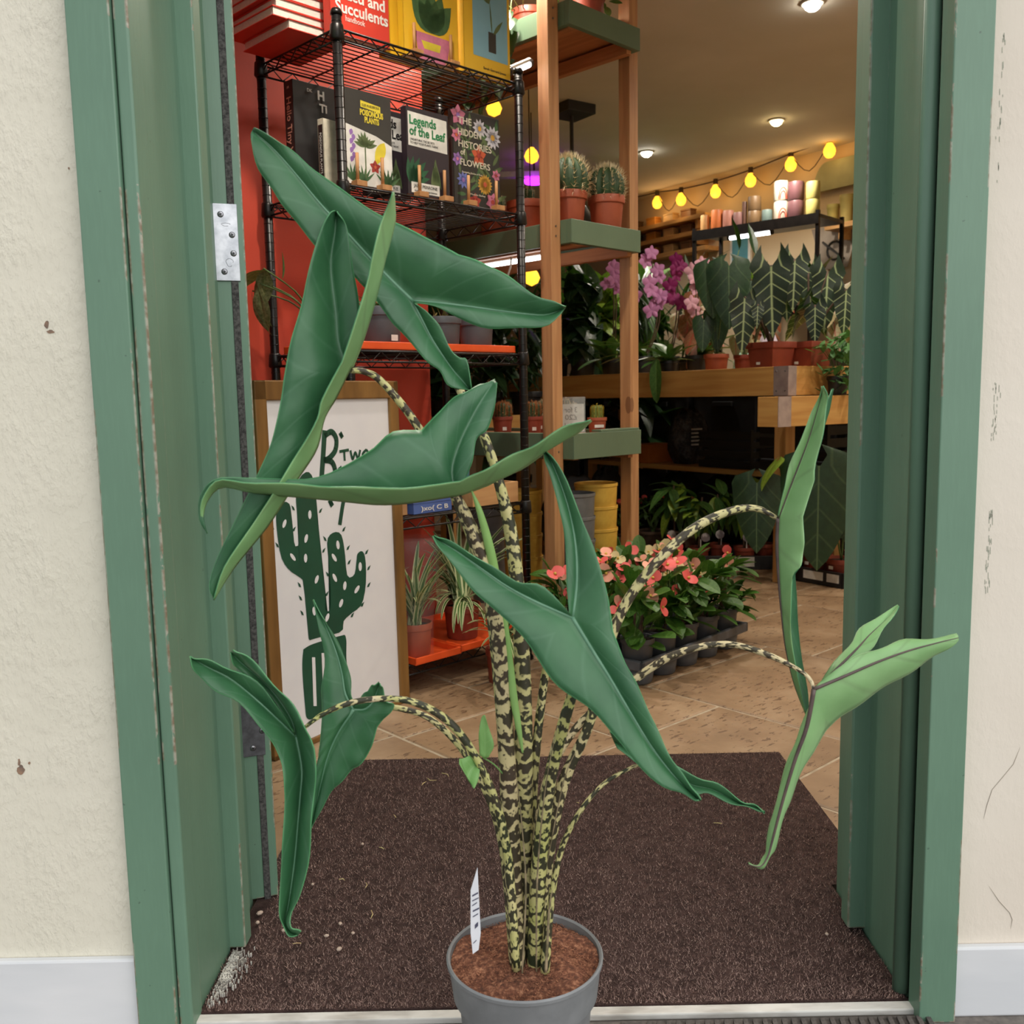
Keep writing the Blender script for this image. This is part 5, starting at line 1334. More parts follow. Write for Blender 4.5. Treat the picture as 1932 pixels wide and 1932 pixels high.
for k, (x, y, h) in enumerate(((-0.014, 0.01, 0.075), (0.012, 0.0, 0.06), (0.026, -0.006, 0.05))): cactus_body(c_, (x, y, 0.046), 0.013, h, 10, k + 20, SPINE, sl=0.5, fuzz=6)
# clear stand with a price card seen from its back
ACR = pm('clear_acrylic', (235, 240, 240), None, 10, 0.05, alpha=0.22, spec=0.8)
pc = thing('price_card_stand', 'clear stand with white price card seen from behind on the low green shelf', 'price card', rloc(0.085, 0.085, zr + 0.002), 0.06)
MB().box((-0.047, 0.0, 0.0), (0.047, 0.002, 0.125)).build('clear_sheet', ACR, pc); MB().box((-0.047, -0.03, 0.0), (0.047, 0.002, 0.002)).build('clear_foot', ACR, pc)
MB().box((-0.043, 0.003, 0.012), (0.043, 0.0038, 0.102)).build('card', WHT, pc)
GREYP = pm('print_grey', (112, 114, 114), None, 10, 0.7)
for t, z, w in (('3 for', 0.082, 0.042), ('£20', 0.058, 0.040)):
    o = put_text(pc, t, 0, z, 0.024, GREYP, w, 0.0005, y=0.0024, name='mirrored_lettering'); o.scale = (-1, 1, 1)
for x in (-0.02, 0, 0.02):
    MB().box((x - 0.0015, 0.0022, 0.018), (x + 0.0015, 0.0028, 0.04)).box((x - 0.006, 0.0022, 0.028), (x + 0.006, 0.0028, 0.031)).build('printed_cactus', GREYP, pc)
tb = thing('slatted_board', 'thin pale green board leaning on the low green shelf edge', 'board', rloc(0.215, 0.024, zr + 0.0115), S45)
MB().box((-0.075, -0.02, 0.0), (0.13, 0.02, 0.007)).build('board', SAGE, tb, bevel=0.001)
# trailing plant on the top green shelf
tp = potplant('trailing_plant', 'trailing round-leaved plant spilling over the top green shelf', 'potted plant', rloc(0.19, 0.09, 1.989), (0.06, 0.05, 0.10, TERRAD))
rg = random.Random(12)
for k in range(30):
    a = rg.uniform(0, 6.28); rr_ = rg.uniform(0.05, 0.13)
    gleaf(tp, Guard(tp, [rloc(0.15, 0.31, 0)], 2.01, (lambda w: bool((((w[:, :2] - np.array((RC.x, RC.y))) @ _uu) > .342).any()),)), 1, lambda k: (leafmesh('oval', G_MID, 0.4, 0.1), (rr_ * math.cos(a), rr_ * math.sin(a), 0.1 + rg.uniform(-.03, .04)), a - 1.57, R(rg.uniform(-40, 40)), rg.uniform(.03, .05), 0.0, 1.5))
tp = potplant('trailing_plant', 'trailing vine hanging below the top green shelf behind the wire shelving', 'potted plant', rloc(0.15, 0.31, 1.989), (0.06, 0.05, 0.10, TERRAD), S45)
def on_rack(w):
    d = w[:, :2] - np.array((RC.x, RC.y)); x = d @ _uu; y = d @ _un
    return bool(((x > -.012) & (w[:, 2] < 2.012)).any() or ((x > -.055) & (y < .10)).any())
GT = Guard(tp, [], 1.3, (on_rack,))
for k in range(4):
    x0, y0 = -0.178 - 0.008 * k, -0.09 + 0.055 * k; pts = [(x0 * .3, y0 * .3, 0.09), (x0 * .7, y0, 0.11), (x0 * .95, y0, 0.07), (x0, y0, 0.0), (x0 - .006, y0 + .006, -0.12), (x0, y0 + .01, -0.14 - 0.08 * k)]
    MB().tube(spl(pts, 18), 0.0018, 5).build('stem', STEMG, tp, smooth=True)
    gleaf(tp, GT, 7, lambda q_: (leafmesh('heart', G_DARK, 0.3, 0.1), (x0 - .004, y0 + rg.uniform(-.01, .012), 0.03 - q_ * (0.025 + 0.008 * k)), R(rg.uniform(40, 140)), R(rg.uniform(-80, -20)), rg.uniform(.045, .07), 0.0, 1.0))
# stacks of planters under the low shelf
def planter_stack(kind, m, x, y, ztop, n, rt, labels):
    for k in range(n):
        z = ztop - 0.19 - (n - 1 - k) * 0.078
        o = MB().lathe([(rt * 0.84, 0.0), (rt * 0.86, 0.002), (rt * 0.97, 0.178), (rt, 0.180), (rt, 0.189), (rt * 0.985, 0.190), (rt * 0.95, 0.188), (rt * 0.93, 0.12), (rt * .82, 0.012), (0.0, 0.012)], 32).build('planter', m, auto=40)
        o.location = rloc(x, y, max(z, 0.0))
        tag(o, labels % ('topmost', 'second from the top', 'third from the top', 'lowest')[n - 1 - k], 'planter', kind)
planter_stack('stacked yellow planters', POTY, 0.262, 0.13, 0.515, 4, 0.076, 'speckled yellow metal planter, %s in the stack under the low green shelf')
planter_stack('stacked grey planters', POTGR, 0.112, 0.098, 0.495, 4, 0.070, 'plain grey metal planter, %s in the stack beside the pine post')
planter_stack('stacked yellow planters behind', POTY, 0.115, 0.345, 0.49, 4, 0.070, 'yellow planter, %s in the stack seen behind the black wire post')
planter_stack('stacked grey planters behind', POTGR, 0.12, 0.53, 0.49, 4, 0.070, 'grey planter, %s in the stack beyond the wire shelving')
# ================================================================= tray of flowering spurge on the floor
CORAL = pm('bract_coral', (214, 74, 74), (226, 104, 98), 40, 0.55)
PEACH = pm('bract_peach', (232, 176, 150), (238, 150, 130), 40, 0.55)
PALE = pm('bract_pale', (206, 204, 140), (224, 190, 150), 40, 0.55)
YEYE = pm('flower_eye', (222, 190, 90), None, 20, 0.6)
FLM = {}
def spurge_flower(m):
    if m.name in FLM: return FLM[m.name]
    mb = MB()
    for s in (0, 1):
        mt = Matrix.Rotation(math.pi * s, 3, 'Z') @ Matrix.Rotation(R(28), 3, 'X')
        vs = []; n = 6
        for i in range(n + 1):
            t = i / n
            for j in range(5):
                x = (j / 4 - .5) * 2 * 0.62 * math.sin(math.pi * (0.12 + 0.8 * t)) ** 0.7
                vs.append(mt @ Vector((x, t * 1.0 - .05, 0.18 * x * x - 0.12 * t * t)))
        mb.add(vs, [(i * 5 + j, i * 5 + j + 1, (i + 1) * 5 + j + 1, (i + 1) * 5 + j) for i in range(n) for j in range(4)])
    FLM[m.name] = (mb.mesh('flower', m, True), MB().lathe([(0.0, 0.0), (0.16, 0.04), (0.12, 0.2), (0.0, 0.24)], 8).mesh('flower_eye', YEYE, True))
    return FLM[m.name]
TRAYG = pm('grey_tray', (92, 96, 104), (80, 84, 92), 20, 0.45)
e0 = on_z(1213, 1302, 0.0); e1 = on_z(1402, 1222, 0.0); ed = (e1 - e0); ea = math.atan2(ed.y, ed.x)
EW, ED_ = 0.60, 0.36
et = thing('carry_tray', 'grey plastic carry tray with round cups full of flowering plants on the stone floor', 'tray', e0, ea)
nx, ny = 5, 3
for (a, b_) in (((0, 0), (EW, 0.014)), ((0, ED_ - 0.014), (EW, ED_)), ((0, 0), (0.014, ED_)), ((EW - 0.014, 0), (EW, ED_))):
    MB().box((*a, 0.048), (*b_, 0.078)).build('rim', TRAYG, et, bevel=0.004)
MB().box((0.01, 0.01, 0.050), (EW - 0.01, ED_ - 0.01, 0.055)).build('deck', TRAYG, et)
for i in range(nx):
    for j in range(ny):
        MB().lathe([(0.0, 0.0), (0.040, 0.0), (0.043, 0.004), (0.050, 0.053)], 20, ((i + .5) * EW / nx, (j + .5) * ED_ / ny, 0)).build('cup', TRAYG, et, smooth=True)
rg = random.Random(17)
ET = Matrix.Translation(e0) @ Matrix.Rotation(ea, 4, 'Z')
SPUR = [ET @ Vector(((i + .5) * EW / nx, (j + .5) * ED_ / ny, 0)) for i in range(nx) for j in range(ny)]
for i in range(nx):
    for j in range(ny):
        p = ET @ Vector(((i + .5) * EW / nx, (j + .5) * ED_ / ny, 0.056))
        r_ = potplant('crown_of_thorns', 'coral-flowered leafy spurge, %s from the door mat in the tray row %s' % (('first', 'second', 'third', 'fourth', 'fifth')[i], ('along the open floor', 'in the middle', 'beside the pine rack')[j]), 'potted plant', p, (0.05, 0.041, 0.075, POTD), 0.0, 'flowering spurges in the carry tray')
        for k in range(3): stem(r_, (0.012 * k - .012, 0.0, 0.065), (rg.uniform(-.03, .03), rg.uniform(-.03, .03), 0.19), 0.004, STEMB, bow=0.05)
        def draw(k):
            a = rg.uniform(0, 6.28); q_ = rg.uniform(0.0, 0.05); z = rg.uniform(0.06, 0.215)
            return leafmesh('obovate', G_EUPH, rg.choice((0.1, 0.35)), 0.25), (q_ * math.cos(a), q_ * math.sin(a), z), a - 1.57 + rg.uniform(-.6, .6), R(rg.uniform(-25, 80)), rg.uniform(.065, .105), rg.uniform(-.4, .4), rg.uniform(.9, 1.2)
        GS = Guard(r_, SPUR, 0.084, (lambda w: bool(((w[:, :2] - np.array((-0.035, 1.505))) ** 2).sum(axis=1).min() < .0081),))
        gleaf(r_, GS, 40, draw)
        for k in range(rg.choice((4, 5, 6))):
            m = rg.choices((CORAL, PEACH, PALE), (6, 3, 1.2))[0]; fm, em = spurge_flower(m)
            a = rg.uniform(0, 6.28); q_ = rg.uniform(0.03, 0.10); s = rg.uniform(.027, .036)
            b0 = Vector((q_ * math.cos(a), q_ * math.sin(a), rg.uniform(0.13, 0.265)))
            tilt = (Matrix.Rotation(rg.uniform(-.8, 1.0), 3, 'Z') @ Matrix.Rotation(rg.uniform(.35, 1.4), 3, 'X') @ Matrix.Rotation(rg.uniform(0, 3.1), 3, 'Z')).to_euler()
            for tr in range(14):
                if GS.ok(np.array([tuple(tilt.to_matrix() @ (v.co * s) + b0) for v in fm.vertices])): break
                b0 = Vector((b0.x * .86, b0.y * .86, min(b0.z + .004, .27))); s *= .97
            f_ = obj('flower', fm, r_, b0, tilt, s); obj('flower_eye', em, f_)
            MB().tube([Vector((q_ * .5 * math.cos(a), q_ * .5 * math.sin(a), 0.1)), b0], 0.0012, 5).build('flower_stalk', STEMG, r_)

# ================================================================= plant tables
PTAB = wood('table_pine', (206, 160, 92), (184, 132, 68), 1, 9)
PTABX = wood('table_pine_cross', (206, 160, 92), (184, 132, 68), 0, 9)
PLEG = wood('table_leg', (200, 152, 92), (178, 128, 70), 2, 9)
BRK = pm('bracket_steel', (186, 172, 172), (166, 152, 154), 20, 0.4, metal=0.5)
T0 = Vector((1.140, 2.74, 0)); TM = Matrix.Translation(T0) @ Matrix.Rotation(TB, 4, 'Z')
def tloc(x, y, z): return TM @ Vector((x, y, z))
def plant_table(label, o, L, Dp, zt, hb=0.12, brk=True, legs=((0.05, 0.05), (0.05, -0.1), (-0.1, 0.05), (-0.1, -0.1)), boards=8):
    t = thing('plant_table', label, 'table', o, TB)
    MB().box((0, 0, zt - hb), (0.032, L, zt)).build('rail', PTAB, t, bevel=0.002)
    MB().box((0.0321, 0, zt - hb), (Dp, 0.032, zt)).build('rail', PTABX, t, bevel=0.002)
    MB().box((Dp - 0.032, 0.0321, zt - hb), (Dp, L, zt)).build('rail', PTAB, t, bevel=0.002)
    MB().box((0.0321, L - 0.032, zt - hb), (Dp - 0.0321, L, zt)).build('rail', PTABX, t, bevel=0.002)
    w = (L - 0.066) / boards
    for k in range(boards): MB().box((0.033, 0.033 + k * w + 0.003, zt - 0.045), (Dp - 0.033, 0.033 + (k + 1) * w, zt - 0.022)).build('board', PTABX, t)
    for lx, ly in legs:
        x, y = lx if lx > 0 else Dp + lx, ly if ly > 0 else L + ly
        MB().box((x, y, 0), (x + min(.06, L * .36), y + min(.06, L * .36), zt - 0.05)).build('leg', PLEG, t, bevel=0.002)
    if brk:
        b_ = MB().box((-0.0015, 0.0, zt - hb), (0.0, 0.075, zt + 0.001)).box((0.0, -0.0015, zt - hb), (0.05, 0.0, zt + 0.001)).build('corner_bracket', BRK, t)
        for y, z in ((0.015, .02), (0.06, .02), (0.015, hb - .02), (0.06, hb - .02)):
            MB().lathe([(0, 0.0), (0.004, 0.0), (0.003, 0.002), (0, 0.002)], 8, m=Matrix.Translation((-0.0015, y, zt - hb + z)) @ Matrix.Rotation(R(-90), 4, 'Y')).build('bolt', SCREW, b_)
    return t
plant_table('long pine plant table with steel corner bracket below the orchids', T0, 2.1, 0.95, 0.92)
o2 = at(1468, 790, 3.70); o2.z = 0
t2o = plant_table('lower pine plant table beside the tall green leaf and door frame', o2, 0.104, 1.25, 0.797, 0.118, brk=False, legs=((0.840, 0.033), (-0.1, 0.033)), boards=1)
MB().box((-0.0015, -0.0018, 0.679), (0.075, 0.0, 0.798)).build('corner_bracket', BRK, t2o)
plant_table('pine plant bench of dark foliage seen between the rack posts', Vector((-0.35, 3.55, 0)), 1.5, 0.76, 0.72, boards=6)

# on the long table ------------------------------------------------
zt = 0.903
def hang_leaf(r_, root_m, px, py, D, L, me, roll=0.0, dyaw=0.0, pitch=-72, w=1.0, frm=(0, 0, 0.1), sr=0.003, sm=None):
    """leaf blade hanging with its face to the door; stalk back to the pot"""
    p = root_m.inverted() @ at(px, py, D)
    rz = root_m.to_euler().z; wp = at(px, py, D)
    yw = math.atan2(wp.x, -(1.16 + wp.y)) 
    d = Vector((-wp.x, -(1.16 + wp.y))); yw = math.atan2(-d.x, d.y)
    leaf(r_, me, p, yw - rz + dyaw, R(pitch), L, roll, w)
    stem(r_, frm, p, sr, sm or STEMG, bow=0.1)
POLLY = leafmesh('shield', G_POLLY, 0.12, 0.10, 0.15); POLLY2 = leafmesh('shield', G_POLLY, 0.25, 0.1, 0.1)
TP = {'poll0': (.12, .195), 'poll1': (.285, .128), 'velvet': (.105, .50), 'cal_small': (.26, .47), 'orc0': (.125, 1.02), 'orc1': (.26, .98), 'orc2': (.2, 1.345), 'orc3': (.32, .83), 'orc4': (.365, 1.40), 'droop': (.085, .79),
      'cal0': (.50, .98), 'cal1': (.64, 1.20), 'cal2': (.855, .39), 'cal3': (.80, .86), 'fol0': (.20, 1.60), 'fol1': (.52, 1.50), 'fol2': (.24, 1.90), 'fol3': (.55, 1.85), 'fol4': (.82, 1.42), 'fol5': (.82, 1.80)}
TPW = {k: tloc(*v, 0.903) for k, v in TP.items()}
def tguard(r_, zmin=0.926, only=None): return Guard(r_, [p for k, p in TPW.items() if only is None or k.startswith(only)], zmin)
for key, lab, lv in (('poll0', 'dark arrow-leaved plant with pale veins in square terracotta pot', ((1455, 500, 0.30, 0.25, -80, 4.03), (1430, 575, 0.10, -.2, -75, 4.00), (1500, 488, 0.22, -.2, -80, 4.07), (1482, 520, 0.2, .3, -78, 4.12), (1405, 560, 0.24, -.3, -80, 4.06))),
                     ('poll1', 'dark arrow-leaved plant with pale veins in the square pot by the door frame side', ((1562, 512, 0.26, -.3, -80, 4.17), (1525, 505, 0.20, .2, -80, 4.22), (1538, 575, 0.17, .1, -82, 4.13), (1597, 545, 0.2, -.3, -80, 4.11)))):
    b0 = TPW[key].copy()
    r_ = potplant('veined_alocasia', lab, 'potted plant', b0, (0.080, 0.062, 0.125, TERRAD), TB, square=True)
    rm = Matrix.Translation(b0) @ Matrix.Rotation(TB, 4, 'Z')
    for x, y, L, rl, pt, D in lv: hang_leaf(r_, rm, x, y, D, L, POLLY, rl, rl * .5, pt, frm=(0, 0, 0.11), sr=0.006, sm=STEMB)
    price(r_, -0.080, 0.0, 0.035, R(90), (0.02, 0.011))
    rg2 = random.Random(5); GP = tguard(r_)
    gleaf(r_, GP, 3, lambda k: (POLLY2, (0, 0, .26 + .03 * k), rg2.uniform(-1.6, .6), R(rg2.uniform(-60, -10)), .2, 0.0, 1.0)); stem(r_, (0, 0, .1), (0, 0, .32), .006, STEMB, bow=0)
HEARTV = leafmesh('heart', G_VELV, 0.15, 0.12); HEARTD = leafmesh('heart', G_DARK, 0.2, 0.1)
b0 = TPW['velvet'].copy()
r_ = potplant('velvet_anthurium', 'heart-leaved dark plant in terracotta pot on the long table', 'potted plant', b0, (0.058, 0.046, 0.088, TERRA))
rm = Matrix.Translation(b0)
for x, y, L, rl, pt, D in ((1375, 505, .27, .1, -80, 4.29), (1342, 507, .22, .25, -80, 4.33), (1402, 545, .2, -.2, -80, 4.35), (1395, 470, .15, -.5, 70, 4.38), (1352, 592, .17, .2, -78, 4.37), (1328, 605, .14, -.2, -78, 4.34)):
    hang_leaf(r_, rm, x, y, D, L, HEARTV if pt < 0 else leafmesh('lance', G_DARK, .1, .3), rl, rl, pt, frm=(0, 0, .07))
hang_leaf(r_, rm, 1425, 480, 4.36, .16, leafmesh('lance', G_DARK, .1, .3), 0, -2.6, 72, frm=(0, 0, .07))
b0 = TPW['cal_small'].copy()
r_ = potplant('potted_caladium', 'small dark terracotta pot with red veined leaves behind the square pots', 'potted plant', b0, (0.052, 0.042, 0.085, TERRAD)); rm = Matrix.Translation(b0)
for x, y, L, rl in ((1404, 632, .10, .2), (1424, 648, .09, -.2), (1388, 640, .09, .2)): hang_leaf(r_, rm, x, y, 4.45, L, leafmesh('heart', G_CALA, .2, .1), rl, 0, -75, frm=(0, 0, .07))
# orchids
ORC = [pm('orchid_magenta', (148, 28, 106), (122, 18, 88), 60, 0.6), pm('orchid_lilac', (188, 110, 172), (206, 146, 190), 60, 0.6), pm('orchid_pink', (214, 150, 172), (226, 178, 190), 60, 0.6)]
PLEAF = leafmesh('orchid', G_MID, 0.5, 0.25)
ORM = {}
def orchid_flower(m):
    if m.name in ORM: return ORM[m.name]
    mb = MB(); pet = leafmesh('petal', m, 0.15, 0.05)
    vs0 = [v.co.copy() for v in pet.vertices]; fs0 = [tuple(p.vertices) for p in pet.polygons]
    for a, w in ((0, .8), (72, 1.2), (144, .8), (216, .8), (288, 1.2)):
        mt = Matrix.Rotation(R(a), 3, 'Z') @ Matrix.Rotation(R(12), 3, 'X')
        mb.add([mt @ Vector((v.x * w, v.y, v.z)) for v in vs0], fs0)
    ORM[m.name] = mb.mesh('flower', m, True)
    return ORM[m.name]
rg = random.Random(44)
for i, (key, D, spx, m, n, lab) in enumerate((('orc0', 4.76, ((1228, 480), (1240, 600)), ORC[1], 11, 'lilac orchid spray in a dark pot beside the pine post'), ('orc1', 4.88, ((1270, 488), (1277, 590)), ORC[0], 9, 'magenta orchid spray in a dark pot on the long table'), ('orc2', 5.05, ((1150, 500), (1158, 560)), ORC[1], 6, 'lilac orchid seen between the two pine posts'), ('orc3', 4.72, ((1312, 497), (1314, 600)), ORC[2], 6, 'pale pink orchid behind the heart-leaved plant'), ('orc4', 5.2, ((1200, 540), (1195, 590)), ORC[1], 3, 'low lilac orchid close to the pine post'))):
    b0 = TPW[key].copy()
    r_ = potplant('potted_orchid', lab, 'orchid', b0, (0.06, 0.05, 0.10, POTB)); rm = Matrix.Translation(b0)
    gleaf(r_, tguard(r_), 8, lambda k: (PLEAF, (rg.uniform(-.02, .02), rg.uniform(-.02, .02), .09), rg.uniform(0, 6.28), R(rg.uniform(15, 65)), rg.uniform(.16, .26), 0.0, 1.0), 30)
    (x0, y0), (x1, y1) = spx
    top = rm.inverted() @ at(x0, y0, D - .01); low = rm.inverted() @ at(x1, y1, D)
    MB().tube(spl([(0, 0, .08), tuple(low), tuple(top)], 14), 0.0035, 6).build('stem', STEMB, r_, smooth=True)
    MB().tube(spl([(0.01, 0, .08), (low.x + .015, low.y + .02, low.z), (top.x + .015, top.y + .02, top.z - .05)], 14), 0.0035, 6).build('stem', STEMB, r_, smooth=True)
    for k in range(n):
        t = k / max(n - 1, 1); p = low.lerp(top, 0.12 + .88 * t) + Vector((rg.uniform(-.035, .035), rg.uniform(-.025, .005), rg.uniform(-.02, .02)))
        obj('flower', orchid_flower(m), r_, p, (R(85) + rg.uniform(-.2, .2), rg.uniform(-.3, .3), rg.uniform(-.4, .4)), rg.uniform(.034, .045))
# long drooping leaf over the table edge
b0 = TPW['droop'].copy()
r_ = potplant('foliage_plant', 'plant with one long leaf drooping over the table edge', 'potted plant', b0, (0.045, 0.036, 0.07, POTB)); rm = Matrix.Translation(b0)
dp = tloc(-.04, .74, .985); dl = rm.inverted() @ dp
leaf(r_, leafmesh('orchid', G_MID, .15, .2), dl, R(145), R(-82), 0.21); stem(r_, (0, 0, .06), dl, .003, STEMG, bow=.12)
gleaf(r_, tguard(r_), 10, lambda k: (PLEAF, (0, 0, .06), rg.uniform(0, 6.28), R(rg.uniform(5, 60)), rg.uniform(.14, .24), 0.0, 1.0), 30)
# red and cream caladiums behind, white bags
for key, lab, mt in (('cal0', 'red leaved caladium behind the orchids', G_CALR), ('cal1', 'cream and pink caladium at the back of the orchids', G_CALA), ('cal2', 'pale pink veined caladium behind the dark arrow leaves', G_CALA), ('cal3', 'red spotted caladium behind the heart-leaved plant', G_CALR)):
    b0 = TPW[key].copy()
    r_ = potplant('potted_caladium', lab, 'potted plant', b0, (0.07, 0.055, 0.10, POTB)); G_ = tguard(r_)
    def draw(k):
        a = rg.uniform(0, 6.28); q_ = rg.uniform(.02, .10); return leafmesh('heart', mt, .2, .1), (q_ * math.cos(a), q_ * math.sin(a), rg.uniform(.16, .42)), math.pi + rg.uniform(-1.0, 1.0), R(rg.uniform(-70, -20)), rg.uniform(.10, .16), rg.uniform(-.3, .3), 1.0
    n0 = len(r_.children); gleaf(r_, G_, 15, draw, 30)
    for c_ in list(r_.children)[n0:]: MB().tube([(0, 0, .09), c_.location * .5 + Vector((0, 0, .06)), c_.location], .002, 5).build('stem', STEMG, r_)
BAGW = pm('white_bag', (236, 232, 240), (206, 196, 222), 14, 0.4)
BAGT = pm('mint_bag', (160, 214, 190), (226, 232, 232), 14, 0.4)
for px, py, D, w, h, m, lab in ((1450, 690, 4.75, .15, .22, BAGW, 'white plastic bag behind the square terracotta pots'), (1402, 690, 4.72, .11, .12, BAGT, 'mint and white bag beside the white plastic bag'), (1500, 690, 4.9, .10, .15, BAGW, 'small white bag behind the dark arrow-leaved plants')):
    b0 = at(px, py, D); b0.z = zt; rg2 = random.Random(px); vs = []; n = 10
    for i in range(7):
        t = i / 6
        for k in range(n):
            a = 2 * math.pi * k / n; q_ = (1 - .75 * t ** 2) * (1 + rg2.uniform(-.12, .12))
            vs.append((w / 2 * q_ * math.cos(a), w / 3 * q_ * math.sin(a), h * t))
    o = MB().add(vs, [(i * n + k, i * n + (k + 1) % n, (i + 1) * n + (k + 1) % n, (i + 1) * n + k) for i in range(6) for k in range(n)] + [tuple(range(6 * n, 7 * n))]).build('plastic_bag', m)
    o.location = b0; tag(o, lab, 'bag')
# bushy fern on the lower table
b0 = tloc(.245, -.056, .7974)
r_ = potplant('bushy_fern', 'bushy light green fern in black pot beside the door frame', 'potted plant', b0, (0.046, 0.036, 0.08, POTB))
_t0 = np.array((T0.x, T0.y)); _tu = np.array((wu.x, wu.y)); _tv = np.array((wv.x, wv.y))
def in_tables(w):
    d = w[:, :2] - _t0; x = d @ _tu; y = d @ _tv; z = w[:, 2]
    return bool(((x > -.01) & (y > -.008) & (z < .928)).any() or ((x > -.22) & (y > -.13) & (z < .803)).any() or ((y > .045) & (z > .9)).any())
GF = Guard(r_, [], 0.62, (in_tables,))
def draw(k):
    a = rg.uniform(0, 6.28); q_ = rg.uniform(0.01, .12); return leafmesh('oval', G_BLUEG, .3, .1), (q_ * math.cos(a), q_ * math.sin(a), rg.uniform(.03, .24)), rg.uniform(0, 6.28), R(rg.uniform(-40, 60)), rg.uniform(.04, .065), 0.0, 1.0
gleaf(r_, GF, 150, draw, 10)
for k in range(9):
    a = k * .7; MB().tube(spl([(0, 0, .07), (.04 * math.cos(a), .03 * math.sin(a), .15), (.085 * math.cos(a), .06 * math.sin(a) - .02, .20)], 7), .0015, 5).build('stem', STEMG, r_)
# dark foliage mass on the bench behind the rack
BM = Matrix.Translation((-0.35, 3.55, 0)) @ Matrix.Rotation(TB, 4, 'Z')
kinds = (('lance', G_DARK, 'tall dark lance-leaved plant'), ('heart', G_DARK, 'dark heart-leaved climber'), ('palm', G_MID, 'narrow-leaved palm'), ('lance', G_MID, 'mid green lance-leaved plant'), ('heart', G_LIME, 'lime heart-leaved plant'), ('palm', G_DARK, 'dark narrow-leaved palm'))
where = ('on the pine bench beside the wire shelving', 'at the back corner of the pine bench', 'in the middle of the pine bench', 'at the near edge of the pine bench', 'between the palms on the pine bench', 'at the far end of the pine bench')
spots = ((0.14, 0.14), (0.38, 0.16), (0.63, 0.15), (0.16, 0.6), (0.4, 0.65), (0.63, 0.62), (0.2, 1.2), (0.55, 1.2))
BSP = [BM @ Vector((x, y, 0)) for x, y in spots]
for i, (x, y) in enumerate(spots):
    kd, mt, nm = kinds[(i * 5 + 1) % 6]
    b0 = BM @ Vector((x, y, 0.702))
    r_ = potplant('foliage_plant', '%s %s' % (nm, ('by the wire shelving end of the bench', 'between lime leaves and palm on the bench', 'nearest the pine rack on the bench', 'in the second row of the bench', 'at the centre of the bench', 'behind the centre of the bench', 'at the far left of the bench', 'at the far right of the bench')[i]), 'potted plant', b0, (0.09, 0.07, 0.14, POTB))
    def draw(k):
        a = rg.uniform(0, 6.28); z = rg.uniform(.14, .66) if i % 2 else rg.uniform(.12, .52)
        return leafmesh(kd, mt, rg.choice((.25, .5)), .1), (.02 * math.cos(a), .02 * math.sin(a), z), a, R(rg.uniform(-45, 75)), rg.uniform(.25, .42) if kd != 'heart' else rg.uniform(.14, .26), 0.0, 1.2
    gleaf(r_, Guard(r_, BSP + list(TPW.values()), 0.726, (lambda w: bool((((w[:, :2] - _t0) @ _tu > -.01) & (w[:, 2] < .93)).any()),)), 62, draw, 26)
    stem(r_, (0, 0, .1), (0, 0, .72 if i % 2 else .56), .008, STEMB, bow=0)
# tall plants standing further back on the floor
for i, (x, y, lab) in enumerate(((0.55, 4.6, 'tall dark floor plant behind the long table'), (0.0, 5.6, 'tall dark floor plant far behind the bench'), (0.9, 5.2, 'tall floor plant beside the back wall shelves'))):
    r_ = potplant('floor_plant', lab, 'potted plant', Vector((x, y, 0)), (0.15, 0.12, 0.26, POTB))
    stem(r_, (0, 0, .2), (0.02, 0, 1.25), .012, STEMB, bow=0)
    for k in range(44):
        a = rg.uniform(0, 6.28); leaf(r_, leafmesh('lance', G_DARK, rg.choice((.25, .5)), .1), (.03 * math.cos(a), .03 * math.sin(a), rg.uniform(.5, 1.25)), a, R(rg.uniform(-30, 60)), rg.uniform(.3, .45), w=1.3)

# dark foliage at the far end of the long table
for i in range(6):
    kd, mt, nm = kinds[(i * 4 + 1) % 6] if i != 3 else kinds[4]
    r_ = potplant('foliage_plant', nm + ' ' + ('next to the orchids on the long table', 'behind the orchids on the long table', 'at the far front end of the long table', 'in the far middle of the long table', 'at the wall side of the long table', 'at the far wall corner of the long table')[i], 'potted plant', TPW['fol%d' % i].copy(), (.075, .06, .12, POTB))
    stem(r_, (0, 0, .1), (0, 0, .5), .007, STEMB, bow=0)
    def draw(k):
        a = rg.uniform(0, 6.28)
        return leafmesh(kd, mt, rg.choice((.25, .5)), .1), (.02 * math.cos(a), .02 * math.sin(a), rg.uniform(.12, .56)), a, R(rg.uniform(-50, 75)), rg.uniform(.22, .36) if kd != 'heart' else rg.uniform(.14, .22), 0.0, 1.2
    gleaf(r_, Guard(r_, BSP + list(TPW.values()), 0.926), 75, draw, 26)
